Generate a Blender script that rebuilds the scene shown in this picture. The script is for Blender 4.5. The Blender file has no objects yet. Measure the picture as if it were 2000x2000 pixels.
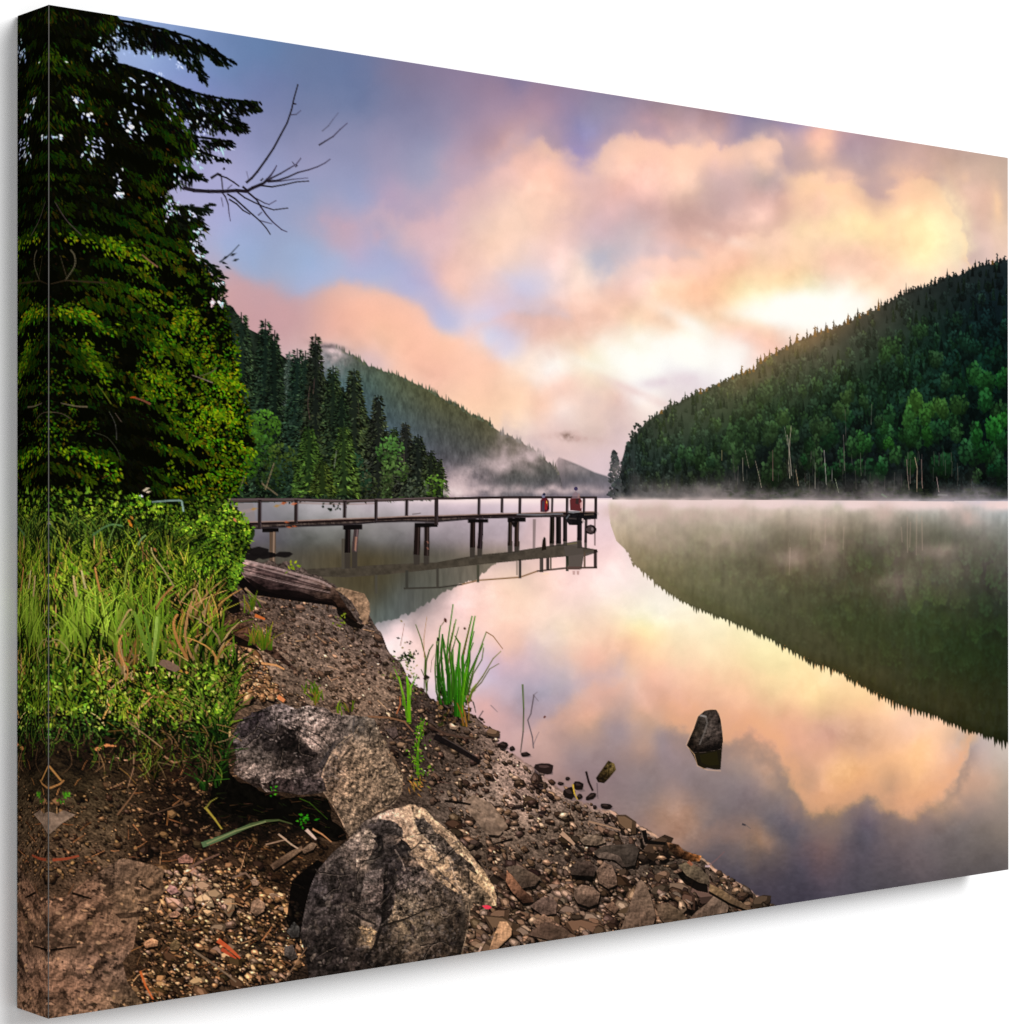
import math, random
import numpy as np

# ----------------------------------------------------------------------------
# The motif printed on the canvas.  The canvas is one flat object, so the motif
# is laid out in the print's own plane: GW x GH ink dots over the front.  Shapes
# are given in a working frame (x, y) that QUAD maps onto the print.
# ----------------------------------------------------------------------------
GW, GH = 1300, 1150
QUAD = [(94.4, 8.0), (1968.9, 308.2), (1968.9, 1698.9), (94.4, 1991.0)]   # TL TR BR BL
rng = np.random.default_rng(7)
R = random.Random(11)

def homography(src, dst):
    A = []
    for (x, y), (u, v) in zip(src, dst):
        A.append([x, y, 1, 0, 0, 0, -u*x, -u*y, -u])
        A.append([0, 0, 0, x, y, 1, -v*x, -v*y, -v])
    _, _, V = np.linalg.svd(np.array(A, float))
    return V[-1].reshape(3, 3)
GRID = [(0, 0), (GW, 0), (GW, GH), (0, GH)]
M_GT = homography(GRID, QUAD)
M_TG = homography(QUAD, GRID)
def apply_h(M, p):
    p = np.asarray(p, float)
    w = p[..., 0]*M[2, 0] + p[..., 1]*M[2, 1] + M[2, 2]
    return np.stack([(p[..., 0]*M[0, 0] + p[..., 1]*M[0, 1] + M[0, 2])/w,
                     (p[..., 0]*M[1, 0] + p[..., 1]*M[1, 1] + M[1, 2])/w], -1)
_gx, _gy = np.meshgrid(np.arange(GW) + .5, np.arange(GH) + .5)
_t = apply_h(M_GT, np.stack([_gx, _gy], -1)).astype(np.float32)
TX, TY = _t[..., 0], _t[..., 1]
img = np.zeros((GH, GW, 3), np.float32)
ids = np.zeros((GH, GW), np.int16)
NAMES = []                       # index -> path of names (part, sub-part)
def pid(*path):
    path = tuple(path)
    if path not in NAMES: NAMES.append(path)
    return NAMES.index(path)
_count = {}
def new_pid(*path):              # a further part of the same name
    NAMES.append(tuple(path)); return len(NAMES) - 1

# ---------------------------------------------------------------- noise, fields
_LAT = rng.random((256, 256)).astype(np.float32)
def vnoise(x, y, seed=0):
    xi = np.floor(x).astype(np.int32); yi = np.floor(y).astype(np.int32)
    fx = x - xi; fy = y - yi
    fx = fx*fx*fx*(fx*(fx*6 - 15) + 10); fy = fy*fy*fy*(fy*(fy*6 - 15) + 10)
    ox, oy = (seed*37) & 255, (seed*91) & 255
    x0 = (xi + ox) & 255; x1 = (x0 + 1) & 255; y0 = (yi + oy) & 255; y1 = (y0 + 1) & 255
    a = _LAT[y0, x0]; b = _LAT[y0, x1]; c = _LAT[y1, x0]; d = _LAT[y1, x1]
    return (a + (b - a)*fx) + ((c + (d - c)*fx) - (a + (b - a)*fx))*fy
def fbm(x, y, scale, octv=4, seed=0, gain=.5):
    s = 0; a = 1; n = 0; f = 1/scale
    for o in range(octv):
        s = s + a*vnoise(x*f + 17.3*o, y*f + 9.1*o, seed + o*13); n += a
        a *= gain; f *= 2.03
    return s/n - .5              # about -0.5 .. 0.5
def field(samples, sigma=34, step=8, sx=1.0):
    S = np.array(samples, np.float32)
    g = np.arange(-40, 2060, step, dtype=np.float32)
    X, Y = np.meshgrid(g, g)
    acc = np.zeros(X.shape + (S.shape[1] - 2,), np.float32); ws = np.zeros(X.shape, np.float32)
    for s in S:
        d2 = ((X - s[0])/sx)**2 + (Y - s[1])**2
        w = np.exp(-d2/(2*sigma*sigma)) + 3e-4/(1 + d2/(sigma*sigma))**2
        ws += w; acc += w[..., None]*s[2:]
    F = acc/ws[..., None]
    def look(x, y):
        u = np.clip((x + 40)/step, 0, len(g) - 1.01); v = np.clip((y + 40)/step, 0, len(g) - 1.01)
        i = u.astype(np.int32); j = v.astype(np.int32); fu = (u - i)[..., None]; fv = (v - j)[..., None]
        return (F[j, i]*(1 - fu) + F[j, i + 1]*fu)*(1 - fv) + (F[j + 1, i]*(1 - fu) + F[j + 1, i + 1]*fu)*fv
    return look
def rbf(samples, c=22.0, lam=.3, step=8):
    """smooth blend through scattered colour samples"""
    S = np.array(samples, float); P = S[:, :2]; v = S[:, 2:]; n = len(S); mean = v.mean(0)
    K = -np.sqrt(((P[:, None] - P[None])**2).sum(-1) + c*c); K = np.block([[K + lam*c*np.eye(n), np.ones((n, 1))], [np.ones((1, n)), np.zeros((1, 1))]])
    w = np.linalg.solve(K, np.concatenate([v, np.zeros((1, v.shape[1]))]))
    g = np.arange(-40, 2060, step, dtype=np.float32); X, Y = np.meshgrid(g, g)
    F = np.zeros(X.shape + (v.shape[1],), np.float32) + w[-1].astype(np.float32)
    for k in range(n):
        F -= np.sqrt((X - P[k, 0])**2 + (Y - P[k, 1])**2 + c*c)[..., None]*w[k].astype(np.float32)
    F = np.clip(F, v.min(0) - 4, np.minimum(v.max(0) + 4, 256)).astype(np.float32)
    def look(x, y):
        u = np.clip((x + 40)/step, 0, len(g) - 1.01); q = np.clip((y + 40)/step, 0, len(g) - 1.01)
        i = u.astype(np.int32); j = q.astype(np.int32); fu = (u - i)[..., None]; fv = (q - j)[..., None]
        return (F[j, i]*(1 - fu) + F[j, i + 1]*fu)*(1 - fv) + (F[j + 1, i]*(1 - fu) + F[j + 1, i + 1]*fu)*fv
    return look
def blur(a, r, n=2):
    for _ in range(n):
        for ax in (0, 1):
            p = np.concatenate([np.repeat(a.take([0], ax), r + 1, ax), a, np.repeat(a.take([-1], ax), r, ax)], ax)
            c = np.cumsum(p, ax, dtype=np.float64); L = a.shape[ax]
            a = ((c.take(range(2*r + 1, 2*r + 1 + L), ax) - c.take(range(0, L), ax))/(2*r + 1)).astype(np.float32)
    return a
def smooth(a, b, x):
    t = np.clip((x - a)/(b - a), 0, 1); return t*t*(3 - 2*t)

# ---------------------------------------------------------------- brushes
def _box(P, pad=1):
    x0 = max(int(P[:, 0].min()) - pad, 0); x1 = min(int(P[:, 0].max()) + pad + 2, GW)
    y0 = max(int(P[:, 1].min()) - pad, 0); y1 = min(int(P[:, 1].max()) + pad + 2, GH)
    return x0, x1, y0, y1
H00, H01, H02 = M_TG[0]; H10, H11, H12 = M_TG[1]; H20, H21, H22 = M_TG[2]
def to_g(p):
    p = np.asarray(p, float); w = p[:, 0]*H20 + p[:, 1]*H21 + H22
    return np.stack([(p[:, 0]*H00 + p[:, 1]*H01 + H02)/w, (p[:, 0]*H10 + p[:, 1]*H11 + H12)/w], 1)
def conv(pts, col, a=1.0, pid_=None, soft=.5):
    """a convex patch of ink"""
    P = to_g(pts)
    x0, x1, y0, y1 = _box(P)
    if x0 >= x1 or y0 >= y1: return
    Q = np.roll(P, -1, 0); D = Q - P
    area = (P[:, 0]*Q[:, 1] - Q[:, 0]*P[:, 1]).sum()
    L = np.hypot(D[:, 0], D[:, 1]); ok = L > 1e-6
    if abs(area) < 1e-6 or ok.sum() < 3: return
    s = 1 if area > 0 else -1
    nx = -D[ok, 1]/L[ok]*s; ny = D[ok, 0]/L[ok]*s
    c0 = nx*P[ok, 0] + ny*P[ok, 1]
    X = np.arange(x0, x1) + .5; Y = np.arange(y0, y1) + .5
    d = (nx[:, None, None]*X[None, None, :] + ny[:, None, None]*Y[None, :, None]) - c0[:, None, None]
    cov = np.clip(d.min(0)/(2*soft) + .5, 0, 1)
    thin = abs(area)/2/max(L.max(), 1e-3)
    if thin < .6: cov = cov*min(1, thin + .45)
    cov = cov*a
    r = img[y0:y1, x0:x1]
    r += cov[..., None]*(np.asarray(col, np.float32) - r)
    if pid_ is not None: ids[y0:y1, x0:x1][cov > .45] = pid_
def inside(pts, step=1):
    """even-odd mask of any outline, antialiased, on its bounding box"""
    P = to_g(pts); x0, x1, y0, y1 = _box(P)
    if x0 >= x1 or y0 >= y1: return None
    out = np.zeros((y1 - y0, x1 - x0), np.float32)
    X = np.arange(x0, x1); offs = (.17, .5, .83)
    for oy in offs:
        Y = np.arange(y0, y1) + oy
        for ox in offs:
            c = np.zeros(out.shape, bool)
            for (ax, ay), (bx, by) in zip(P, np.roll(P, -1, 0)):
                if ay == by: continue
                m = (ay > Y) != (by > Y)
                if not m.any(): continue
                xc = ax + (Y[m] - ay)*(bx - ax)/(by - ay)
                c[m] ^= (X[None, :] + ox) < xc[:, None]
            out += c
    return out/9, (slice(y0, y1), slice(x0, x1))
def shape(pts, col, a=1.0, pid_=None, grain=0, scale=6, seed=3):
    m = inside(pts)
    if m is None: return
    cov, sl = m
    c = np.asarray(col, np.float32)
    if c.ndim == 1: c = np.broadcast_to(c, cov.shape + (3,))
    else: c = c[sl]
    if grain: c = c*(1 + grain*2*fbm(TX[sl], TY[sl], scale, 3, seed))[..., None]
    r = img[sl]; r += (cov*a)[..., None]*(c - r)
    if pid_ is not None: ids[sl][cov > .5] = pid_
def stroke(pts, w0, w1, col, a=1.0, pid_=None, col1=None):
    """a tapering line through pts"""
    n = len(pts) - 1
    for i in range(n):
        (ax, ay), (bx, by) = pts[i], pts[i + 1]
        dx, dy = bx - ax, by - ay; L = math.hypot(dx, dy) or 1e-6
        px, py = -dy/L, dx/L
        wa = (w0 + (w1 - w0)*i/n)/2; wb = (w0 + (w1 - w0)*(i + 1)/n)/2
        c = col if col1 is None else [p + (q - p)*(i + .5)/n for p, q in zip(col, col1)]
        e = min(.4, wa/L) 
        conv([(ax + px*wa - dx*e*.5, ay + py*wa - dy*e*.5), (bx + px*wb, by + py*wb), (bx - px*wb, by - py*wb), (ax - px*wa - dx*e*.5, ay - py*wa - dy*e*.5)], c, a, pid_)
def spl(pts, n=4):
    """a smooth curve through pts"""
    if len(pts) < 3: return pts
    P = [pts[0]] + list(pts) + [pts[-1]]; out = []
    for i in range(1, len(P) - 2):
        for k in range(n):
            t = k/n; out.append(tuple(.5*(2*P[i][q] + (P[i+1][q] - P[i-1][q])*t + (2*P[i-1][q] - 5*P[i][q] + 4*P[i+1][q] - P[i+2][q])*t*t + (3*P[i][q] - P[i-1][q] - 3*P[i+1][q] + P[i+2][q])*t**3) for q in (0, 1)))
    return out + [pts[-1]]
def rough(P, j=.16, n=3):
    """break straight edges up"""
    for _ in range(n):
        Q = []
        for (ax, ay), (bx, by) in zip(P, P[1:] + P[:1]):
            d = R.gauss(0, j); Q += [(ax, ay), ((ax + bx)/2 - (by - ay)*d, (ay + by)/2 + (bx - ax)*d)]
        P = Q; j *= .8
    return P
def leaf(x, y, l, w, ang, col, a=1.0, pid_=None):
    c, s = math.cos(ang), math.sin(ang)
    conv([(x, y), (x + c*l*.4 - s*w*.5, y + s*l*.4 + c*w*.5), (x + c*l, y + s*l), (x + c*l*.4 + s*w*.5, y + s*l*.4 - c*w*.5)], col, a, pid_)
def blobpoly(x, y, rx, ry, ang, n=7, jit=.25):
    c, s = math.cos(ang), math.sin(ang); out = []
    for k in range(n):
        t = 2*math.pi*k/n + R.uniform(-.25, .25); q = 1 + R.uniform(-jit, jit)
        u, v = rx*q*math.cos(t), ry*q*math.sin(t)
        out.append((x + u*c - v*s, y + u*s + v*c))
    return out
def hull(p):
    p = sorted(p)
    def half(q):
        h = []
        for c in q:
            while len(h) > 1 and (h[-1][0]-h[-2][0])*(c[1]-h[-2][1]) - (h[-1][1]-h[-2][1])*(c[0]-h[-2][0]) <= 0: h.pop()
            h.append(c)
        return h
    a, b = half(p), half(p[::-1]); return a[:-1] + b[:-1]
def stone(x, y, rx, ry, ang, n=7, jit=.25): return hull(blobpoly(x, y, rx, ry, ang, n, jit))
def soft(x, y, rx, ry, col, a, ang=0, wisp=.0, seed=5, scale=40, region=None):
    """soft patch (mist, glow, cloud)"""
    k = 2.6; e = max(rx, ry)*k
    P = to_g([(x - e, y - e), (x + e, y - e), (x + e, y + e), (x - e, y + e)]); x0, x1, y0, y1 = _box(P)
    if x0 >= x1 or y0 >= y1: return
    sl = (slice(y0, y1), slice(x0, x1)); dx = TX[sl] - x; dy = TY[sl] - y
    c, s = math.cos(ang), math.sin(ang)
    d = ((dx*c + dy*s)/rx)**2 + ((-dx*s + dy*c)/ry)**2
    w = np.exp(-d*.7)*a
    if wisp: w = w*np.clip(1 + wisp*4*fbm(TX[sl], TY[sl], scale, 4, seed), 0, 2.2)
    if region is not None: w = w*region[sl]
    w = np.clip(w, 0, 1)[..., None]; r = img[sl]; r += w*(np.asarray(col, np.float32) - r)
def jit(c, v, g=None):
    k = 1 + R.uniform(-v, v); return [min(255, max(0, q*k + R.uniform(-v, v)*12)) for q in c]
def mixc(a, b, t): return [p + (q - p)*t for p, q in zip(a, b)]
def lut(pts, x): return float(np.interp(x, [p[0] for p in pts], [p[1] for p in pts]))
def in_poly(x, y, P):
    c = False
    for (ax, ay), (bx, by) in zip(P, P[1:] + P[:1]):
        if (ay > y) != (by > y) and x < ax + (y - ay)*(bx - ax)/(by - ay): c = not c
    return c
# ---------------------------------------------------------------- sky and lake
P_SKY = pid('printed_sky'); P_LAKE = pid('printed_lake')
SKY = [(440,60,108,136,188),(520,90,100,130,180),(600,100,104,125,170),(680,130,104,122,168),(750,130,122,122,160),(800,130,130,122,155),(900,150,148,130,160),(980,170,155,130,155),
(280,90,150,175,225),(300,130,140,165,220),(400,170,128,145,205),(440,140,112,138,190),
(520,160,112,128,178),(600,200,115,128,172),(700,200,112,125,168),(800,200,130,128,165),(900,200,150,135,165),(980,200,165,140,165),(450,260,140,145,195),(560,250,130,137,180),(650,250,135,140,180),(750,280,150,145,180),(850,280,155,150,182),(900,300,185,160,180),(980,280,190,155,165),(1000,290,220,175,170),
(450,330,165,165,210),(520,320,148,155,200),(600,330,155,155,195),(700,330,150,152,190),(800,340,165,160,190),(850,330,175,165,190),(900,340,200,168,180),(960,360,215,180,180),
(430,420,170,172,218),(540,430,155,165,205),(600,380,150,160,200),(700,390,160,165,205),(750,380,190,165,190),(650,440,190,168,190),(680,460,192,170,190),(700,420,175,168,200),(750,440,175,165,195),(780,470,180,175,205),(800,460,205,180,195),(850,430,215,180,190),(900,430,225,190,190),(950,440,240,205,190),(980,490,250,212,190),
(440,480,165,178,218),(520,480,155,170,208),(600,480,160,175,212),(700,490,190,175,205),
(1010,160,140,125,160),(1060,170,155,130,155),(1130,200,155,135,165),(1160,220,150,140,170),(1200,190,145,132,160),(1300,220,180,150,155),(1400,230,180,145,150),(1450,250,160,140,165),(1490,240,150,138,160),
(1060,220,178,145,165),(1100,250,155,140,175),(1140,260,152,143,187),(1200,250,175,152,175),(1280,240,195,155,165),(1350,260,195,160,165),(1450,270,175,155,170),
(1040,280,215,175,175),(1090,290,185,155,175),(1130,290,162,148,192),(1180,280,200,170,185),(1220,290,247,200,180),(1280,290,240,190,175),(1340,300,255,205,180),(1380,280,247,195,175),(1430,290,225,185,180),(1490,300,252,205,175),
(1080,330,247,196,178),(1130,320,200,170,190),(1180,330,248,205,190),(1250,330,250,200,180),(1340,340,255,210,185),(1400,350,215,180,175),(1460,330,225,190,180),(1490,350,195,170,165),
(1080,380,254,208,186),(1150,390,225,185,180),(1200,370,240,190,178),(1280,400,225,182,175),(1350,370,247,206,180),(1400,400,203,170,165),(1480,380,222,180,170),
(1020,430,252,215,193),(1100,430,235,195,185),(1180,450,213,184,190),(1250,450,208,180,180),(1350,430,205,165,155),(1420,450,240,195,180),(1480,430,252,210,190),
(1050,500,240,210,205),(1100,500,250,215,205),(1200,500,198,185,190),(1190,520,193,190,202),(1250,490,240,210,205),(1300,500,250,205,190),(1400,500,255,205,173),(1450,520,253,200,163),(1490,490,252,215,175),
(1010,560,213,205,227),(1060,540,225,210,220),(1130,530,250,220,205),(1150,560,255,225,210),(1210,560,250,205,190),(1280,560,253,215,180),(1350,580,253,205,163),(1450,570,253,222,165),(1490,590,255,247,208),
(1520,250,163,140,162),(1560,240,165,145,175),(1610,270,252,192,165),(1640,280,190,155,160),(1700,270,180,148,155),(1750,290,195,160,155),(1850,300,205,170,155),(1950,330,205,175,155),
(1510,290,253,207,180),(1530,320,188,163,165),(1580,310,205,170,160),(1660,320,195,165,165),(1750,330,205,170,160),(1850,330,210,175,155),(1950,370,218,185,165),
(1540,370,213,175,165),(1590,350,253,207,175),(1640,350,250,200,170),(1700,350,193,163,160),(1720,380,190,160,158),(1770,350,238,190,165),(1820,360,225,185,160),(1880,350,225,190,170),(1950,400,218,185,165),
(1540,400,230,185,165),(1600,390,254,206,175),(1680,390,254,206,165),(1750,390,252,206,165),(1820,400,254,217,165),(1870,390,240,200,175),(1890,420,225,190,170),(1940,390,240,195,165),
(1510,430,250,205,185),(1570,450,254,220,175),(1670,440,255,232,175),(1750,450,254,220,170),(1850,430,255,234,185),(1900,450,230,195,180),(1950,430,240,205,175),
(1510,500,252,210,180),(1600,480,253,215,180),(1680,490,253,210,175),(1720,450,254,215,160),(1780,480,254,222,165),(1850,480,255,237,185),(1900,500,223,195,185),
(1620,510,250,205,175),(1700,540,250,208,180),(1800,520,254,236,185),(1850,520,254,231,190),(1950,480,233,200,180),
(1520,560,255,228,175),(1580,550,255,238,195),(1640,580,255,255,243),(1700,560,254,222,187),(1760,560,252,215,185),(1850,540,252,215,185),
(1520,605,255,255,250),(1560,600,255,255,250),(1600,620,255,254,248),(1640,610,255,254,248),(1520,660,250,205,180),
(1230,530,240,210,205),(1260,560,253,215,195),(1550,540,254,218,168),(1380,590,253,200,158),(1300,600,253,212,180),(1480,600,255,240,195),
(1220,620,250,215,180),(1300,640,253,217,185),(1400,620,254,215,170),(1500,640,253,220,190),(1560,635,253,243,230),(1350,650,255,250,235),(1400,640,250,215,190),(1450,650,250,210,187),(1490,680,248,208,190),
(1230,690,254,247,218),(1280,700,255,255,250),(1350,680,255,255,250),(1400,690,254,238,230),(1440,690,255,252,248),(1470,660,250,210,190),
(1200,720,252,243,220),(1300,740,233,218,222),(1340,750,228,213,218),(1250,760,255,252,248),(1280,790,250,235,225),(1220,765,238,210,202),(1230,790,233,205,197),
(820,630,250,195,172),(850,640,220,200,215),(870,640,198,195,222),(900,620,225,205,215),(940,650,213,215,238),(970,620,225,200,215),(1000,620,222,188,185),(1050,630,230,193,185),(1100,640,240,195,175),(1150,640,251,200,173),(1200,640,253,208,173),
(830,670,252,195,168),(880,660,250,210,193),(920,660,240,215,215),(1000,690,222,215,232),(1060,670,245,205,190),(1150,680,254,221,190),(850,720,250,190,163),(950,720,254,205,178),(1020,700,250,225,210),(1080,720,255,247,238),(1150,700,255,242,208),(1220,700,255,255,250),
(880,770,251,205,173),(1000,760,254,215,183),(1070,740,255,240,232),(1100,760,248,208,190),(1200,770,238,205,190),(950,800,252,210,173),(1010,820,253,220,190),(1060,800,250,205,178),(1100,810,255,233,222),(1200,810,230,203,195),
(1030,835,250,225,210),(1100,850,235,203,195),(1150,850,223,195,185),(1200,840,226,198,195),(1080,880,235,205,200),(1150,890,228,200,200),(1180,920,225,200,205),(1180,950,228,205,210),(1050,860,240,210,203),
(480,520,160,175,212),(560,520,163,178,213),(650,520,168,180,217),(700,560,180,180,213),(780,560,183,178,214),(850,540,217,185,195),(890,560,237,197,187),(620,545,165,180,218),(740,545,178,182,216),(800,585,188,182,216),
(450,560,207,165,168),(500,600,207,163,165),(450,600,206,163,163),(550,610,207,165,168),(600,600,196,172,185),(650,600,232,180,163),(720,590,250,195,168),(780,615,251,195,168),
(480,640,206,160,163),(560,640,207,165,168),(650,650,227,175,158),(750,650,252,200,163),(850,660,254,205,173),(550,680,216,178,180),(620,680,220,185,180),(700,670,232,185,163),(800,690,252,195,163),(640,700,214,195,200),(720,700,226,190,185),(800,730,250,200,173),(600,560,168,180,217),(870,590,200,190,217)]
sky_f = rbf(SKY)
w1x = fbm(TX, TY, 90, 5, 1)*34; w1y = fbm(TX, TY, 90, 5, 5)*28
w1x = w1x + fbm(TX, TY, 30, 4, 11)*16; w1y = w1y + fbm(TX, TY, 30, 4, 15)*14
sky = sky_f(TX + w1x, TY + w1y)
# wisps inside the clouds: brighter billows, greyer hollows
n1 = fbm(TX + w1x*1.5, TY + w1y*1.5, 70, 5, 21); n2 = fbm(TX, TY, 26, 4, 31)
cl = np.clip((sky[..., 0] - sky[..., 2] + 10)/80, 0, 1)
sky = sky*(1 + (n1*.13*cl + n2*.05*cl))[..., None]
_L = sky.mean(-1); _c = np.abs(blur(_L, 7) - blur(_L, 30)); _c = blur(_c, 9)
_d = fbm(TX + w1x*.8, TY + w1y*.8, 26, 5, 19, .6) + .6*np.abs(fbm(TX + w1x, TY + w1y, 44, 4, 23))
sky = sky + .45*(sky - blur(sky, 22)) + (np.clip(_c, .8, 8)*_d*3.0)[..., None]*np.array([1, .92, .8], np.float32)
_g = sky.mean(-1, keepdims=True); sky = sky + .09*(_g - sky) + np.array([1, 0, 1], np.float32)*smooth(20, 70, sky[..., :1] - sky[..., 2:])
# the lit bank of cloud over the far hill has a crisp upper edge
edge = [(430,520),(470,532),(520,560),(560,578),(600,574),(640,552),(665,546),(700,556),(740,562),(780,576),(810,598),(836,622),(858,645),(885,660),(920,668),(960,700),(1020,735),(1080,770),(1120,800)]
ey = np.interp(TX + w1x*.3, [p[0] for p in edge], [p[1] for p in edge]) + fbm(TX, TY, 34, 4, 3)*34
band = smooth(-16, 20, TY - ey)*smooth(150, 40, TY - ey)*smooth(420, 470, TX)*smooth(1100, 900, TX)
cb = rbf([(440,560,205,165,170),(520,590,206,164,168),(580,610,208,166,168),(640,590,228,180,166),(680,580,248,194,170),(740,600,251,196,168),(800,625,252,200,172),(860,680,251,200,170),(920,710,252,205,178),(1000,760,252,212,184)])(TX, TY)
sky += (band*.75)[..., None]*(cb - sky)
gap = smooth(14, -14, TY - ey)*smooth(-70, -20, TY - ey)*smooth(560, 620, TX)*smooth(930, 860, TX)
sky += (gap*.3)[..., None]*(np.array([190, 190, 217], np.float32) - sky)
def cloud_edge(a, E, lit, shade, up, x0, x1, k1, k2, seed, n1=26, d1=90, d2=70, sf=1.5):
    """a crisp lit border of cloud along E (lit below it if up, else above it)"""
    e = np.interp(TX + fbm(TX, TY, 24, 3, seed + 5)*24, [p[0] for p in E], [p[1] for p in E]) + fbm(TX, TY, 20, 5, seed, .6)*n1 + fbm(TX, TY, 60, 3, seed + 9)*n1
    d = (TY - e)*(1 if up else -1); w = smooth(x0, x0 + 50, TX)*smooth(x1, x1 - 30, TX)
    m1 = smooth(-5*sf, 9*sf, d)*smooth(d1, d1*.15, d)*w*k1; m2 = smooth(6*sf, -8*sf, d)*smooth(-d2, -d2*.2, d)*w*k2
    a += m1[..., None]*(lit - a); a += m2[..., None]*(shade - a)
E2 = [(1040,270),(1060,262),(1085,285),(1105,285),(1120,300),(1140,312),(1165,300),(1190,278),(1215,268),(1240,272),(1262,280),(1285,278),(1310,290),(1330,284),(1360,282),(1392,264),(1410,290),(1440,285),(1465,272),(1490,262),(1520,280),(1535,312),(1545,330)]
E1 = [(1545,345),(1575,338),(1600,334),(1625,342),(1650,340),(1675,352),(1700,372),(1722,386),(1745,360),(1775,346),(1805,345),(1835,362),(1858,395),(1876,430),(1888,470),(1895,520)]
cloud_edge(sky, E2, np.array([252, 208, 178], np.float32), np.array([164, 146, 166], np.float32), True, 1020, 1550, .62, .45, 501, 26, 70, 50)
cloud_edge(sky, E1, np.array([255, 214, 164], np.float32), np.array([192, 163, 160], np.float32), True, 1520, 1930, .6, .5, 503, 24, 80, 60)
cloud_edge(sky, [(1380,500),(1420,480),(1450,462),(1490,455),(1530,440)], np.array([252, 212, 188], np.float32), np.array([208, 168, 160], np.float32), True, 1370, 1560, .5, .4, 505, 24, 50, 60)
cloud_edge(sky, [(1180,550),(1220,522),(1270,500),(1320,505),(1380,510)], np.array([253, 214, 196], np.float32), np.array([198, 184, 194], np.float32), True, 1160, 1390, .5, .4, 507, 22, 50, 50)
cloud_edge(sky, [(690,420),(740,400),(790,430),(840,420),(900,372),(960,350),(1010,300),(1050,280)], np.array([232, 192, 190], np.float32), np.array([168, 160, 190], np.float32), True, 680, 1060, .32, .28, 509, 40, 90, 70, 3.2)
cloud_edge(sky, [(880,640),(940,626),(1000,612),(1080,620),(1150,640),(1240,650)], np.array([238, 196, 186], np.float32), np.array([214, 208, 230], np.float32), True, 880, 1130, .4, .35, 511, 18, 50, 40)
_w = smooth(30, 90, sky[..., :1] - sky[..., 2:]); sky = sky + _w*np.array([1, 0, -3], np.float32)
_rb = sky[..., :1] - sky[..., 2:]; _g = sky.mean(-1, keepdims=True)
sky = sky + smooth(5, -40, _rb)*.08*(_g - sky); sky = sky + smooth(50, 100, _rb)*np.array([0, 1, 9], np.float32)
sky = sky + .35*(blur(sky, 5) - sky)
img[:] = sky
ids[:] = P_SKY
# torn streaks of brighter cloud, drawn along the drift of the cloud
for (x, y, rx, ry, a_, c, al) in [(1250,300,30,16,-.2,(255,208,184),.5),(1350,310,26,40,.5,(255,212,186),.5),(1080,340,55,30,.4,(252,202,180),.45),(1045,420,70,36,.1,(254,214,192),.4),(1165,545,26,14,-.4,(255,228,214),.55),
        (1290,515,60,12,.05,(253,214,200),.45),(1420,468,44,10,.25,(253,222,205),.5),(1610,280,16,30,.5,(255,205,175),.55),(1508,300,14,26,0,(255,212,186),.6),(1590,345,36,14,0,(255,212,180),.6),(1655,345,30,10,.2,(254,208,178),.5),
        (1760,360,50,30,-.3,(253,204,170),.4),(1860,400,16,40,-.4,(254,226,185),.55),(1872,470,22,50,-.1,(255,238,196),.5),(1948,400,8,28,-.1,(246,206,170),.6),(1885,345,10,12,.5,(240,200,170),.5),(1690,440,90,20,0,(255,232,178),.35),
        (1130,300,34,24,1.0,(158,145,190),.45),(1180,515,30,26,1,(192,188,202),.45),(1375,430,70,30,.2,(204,166,158),.4),(1410,380,50,30,.4,(206,172,168),.35),(1710,375,34,20,.6,(190,160,160),.45),(1535,315,26,20,.3,(186,160,166),.4),
        (655,438,45,20,.15,(206,172,186),.4),(735,462,30,12,.6,(210,175,188),.35),(1000,470,40,30,.3,(252,216,196),.4)]:
    soft(x, y, rx, ry, c, al, a_, .7, int(x) % 50, 30)
for (x, y, rx, ry, a_, al) in [(1570,605,85,22,.08,1.0),(1500,618,60,16,.1,.8),(1660,595,40,16,-.2,.8),(1330,690,95,26,.32,1.0),(1260,725,60,22,.4,.9),(1200,690,60,30,.5,.5),(1360,640,70,14,.5,.6),(1420,690,40,16,0,.7),(1180,725,70,10,.4,.4)]:
    soft(x, y, rx, ry, (255, 254, 247), al, a_, .35, int(x) % 31, 50)
soft(1310, 745, 52, 11, (230, 214, 220), .75, -.12, .4, 4, 30)
soft(1250, 770, 60, 7, (236, 208, 204), .6, .42, .5, 9, 30)
soft(1180, 790, 50, 20, (228, 202, 194), .5, .3, .6, 9, 30)
soft(1110, 853, 11, 6, (150, 122, 112), .8, .1, .8, 2, 8)
soft(1135, 858, 30, 5, (205, 172, 165), .6, .1, .8, 2, 12)
soft(1090, 850, 34, 5, (215, 182, 174), .5, -.1, .8, 2, 12)
soft(640, 682, 22, 5, (160, 128, 128), .7, .3, .6, 2, 14)

def ridge_mask(pts, below=True):
    y = np.interp(TX, [p[0] for p in pts], [p[1] for p in pts])
    return TY - y

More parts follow.
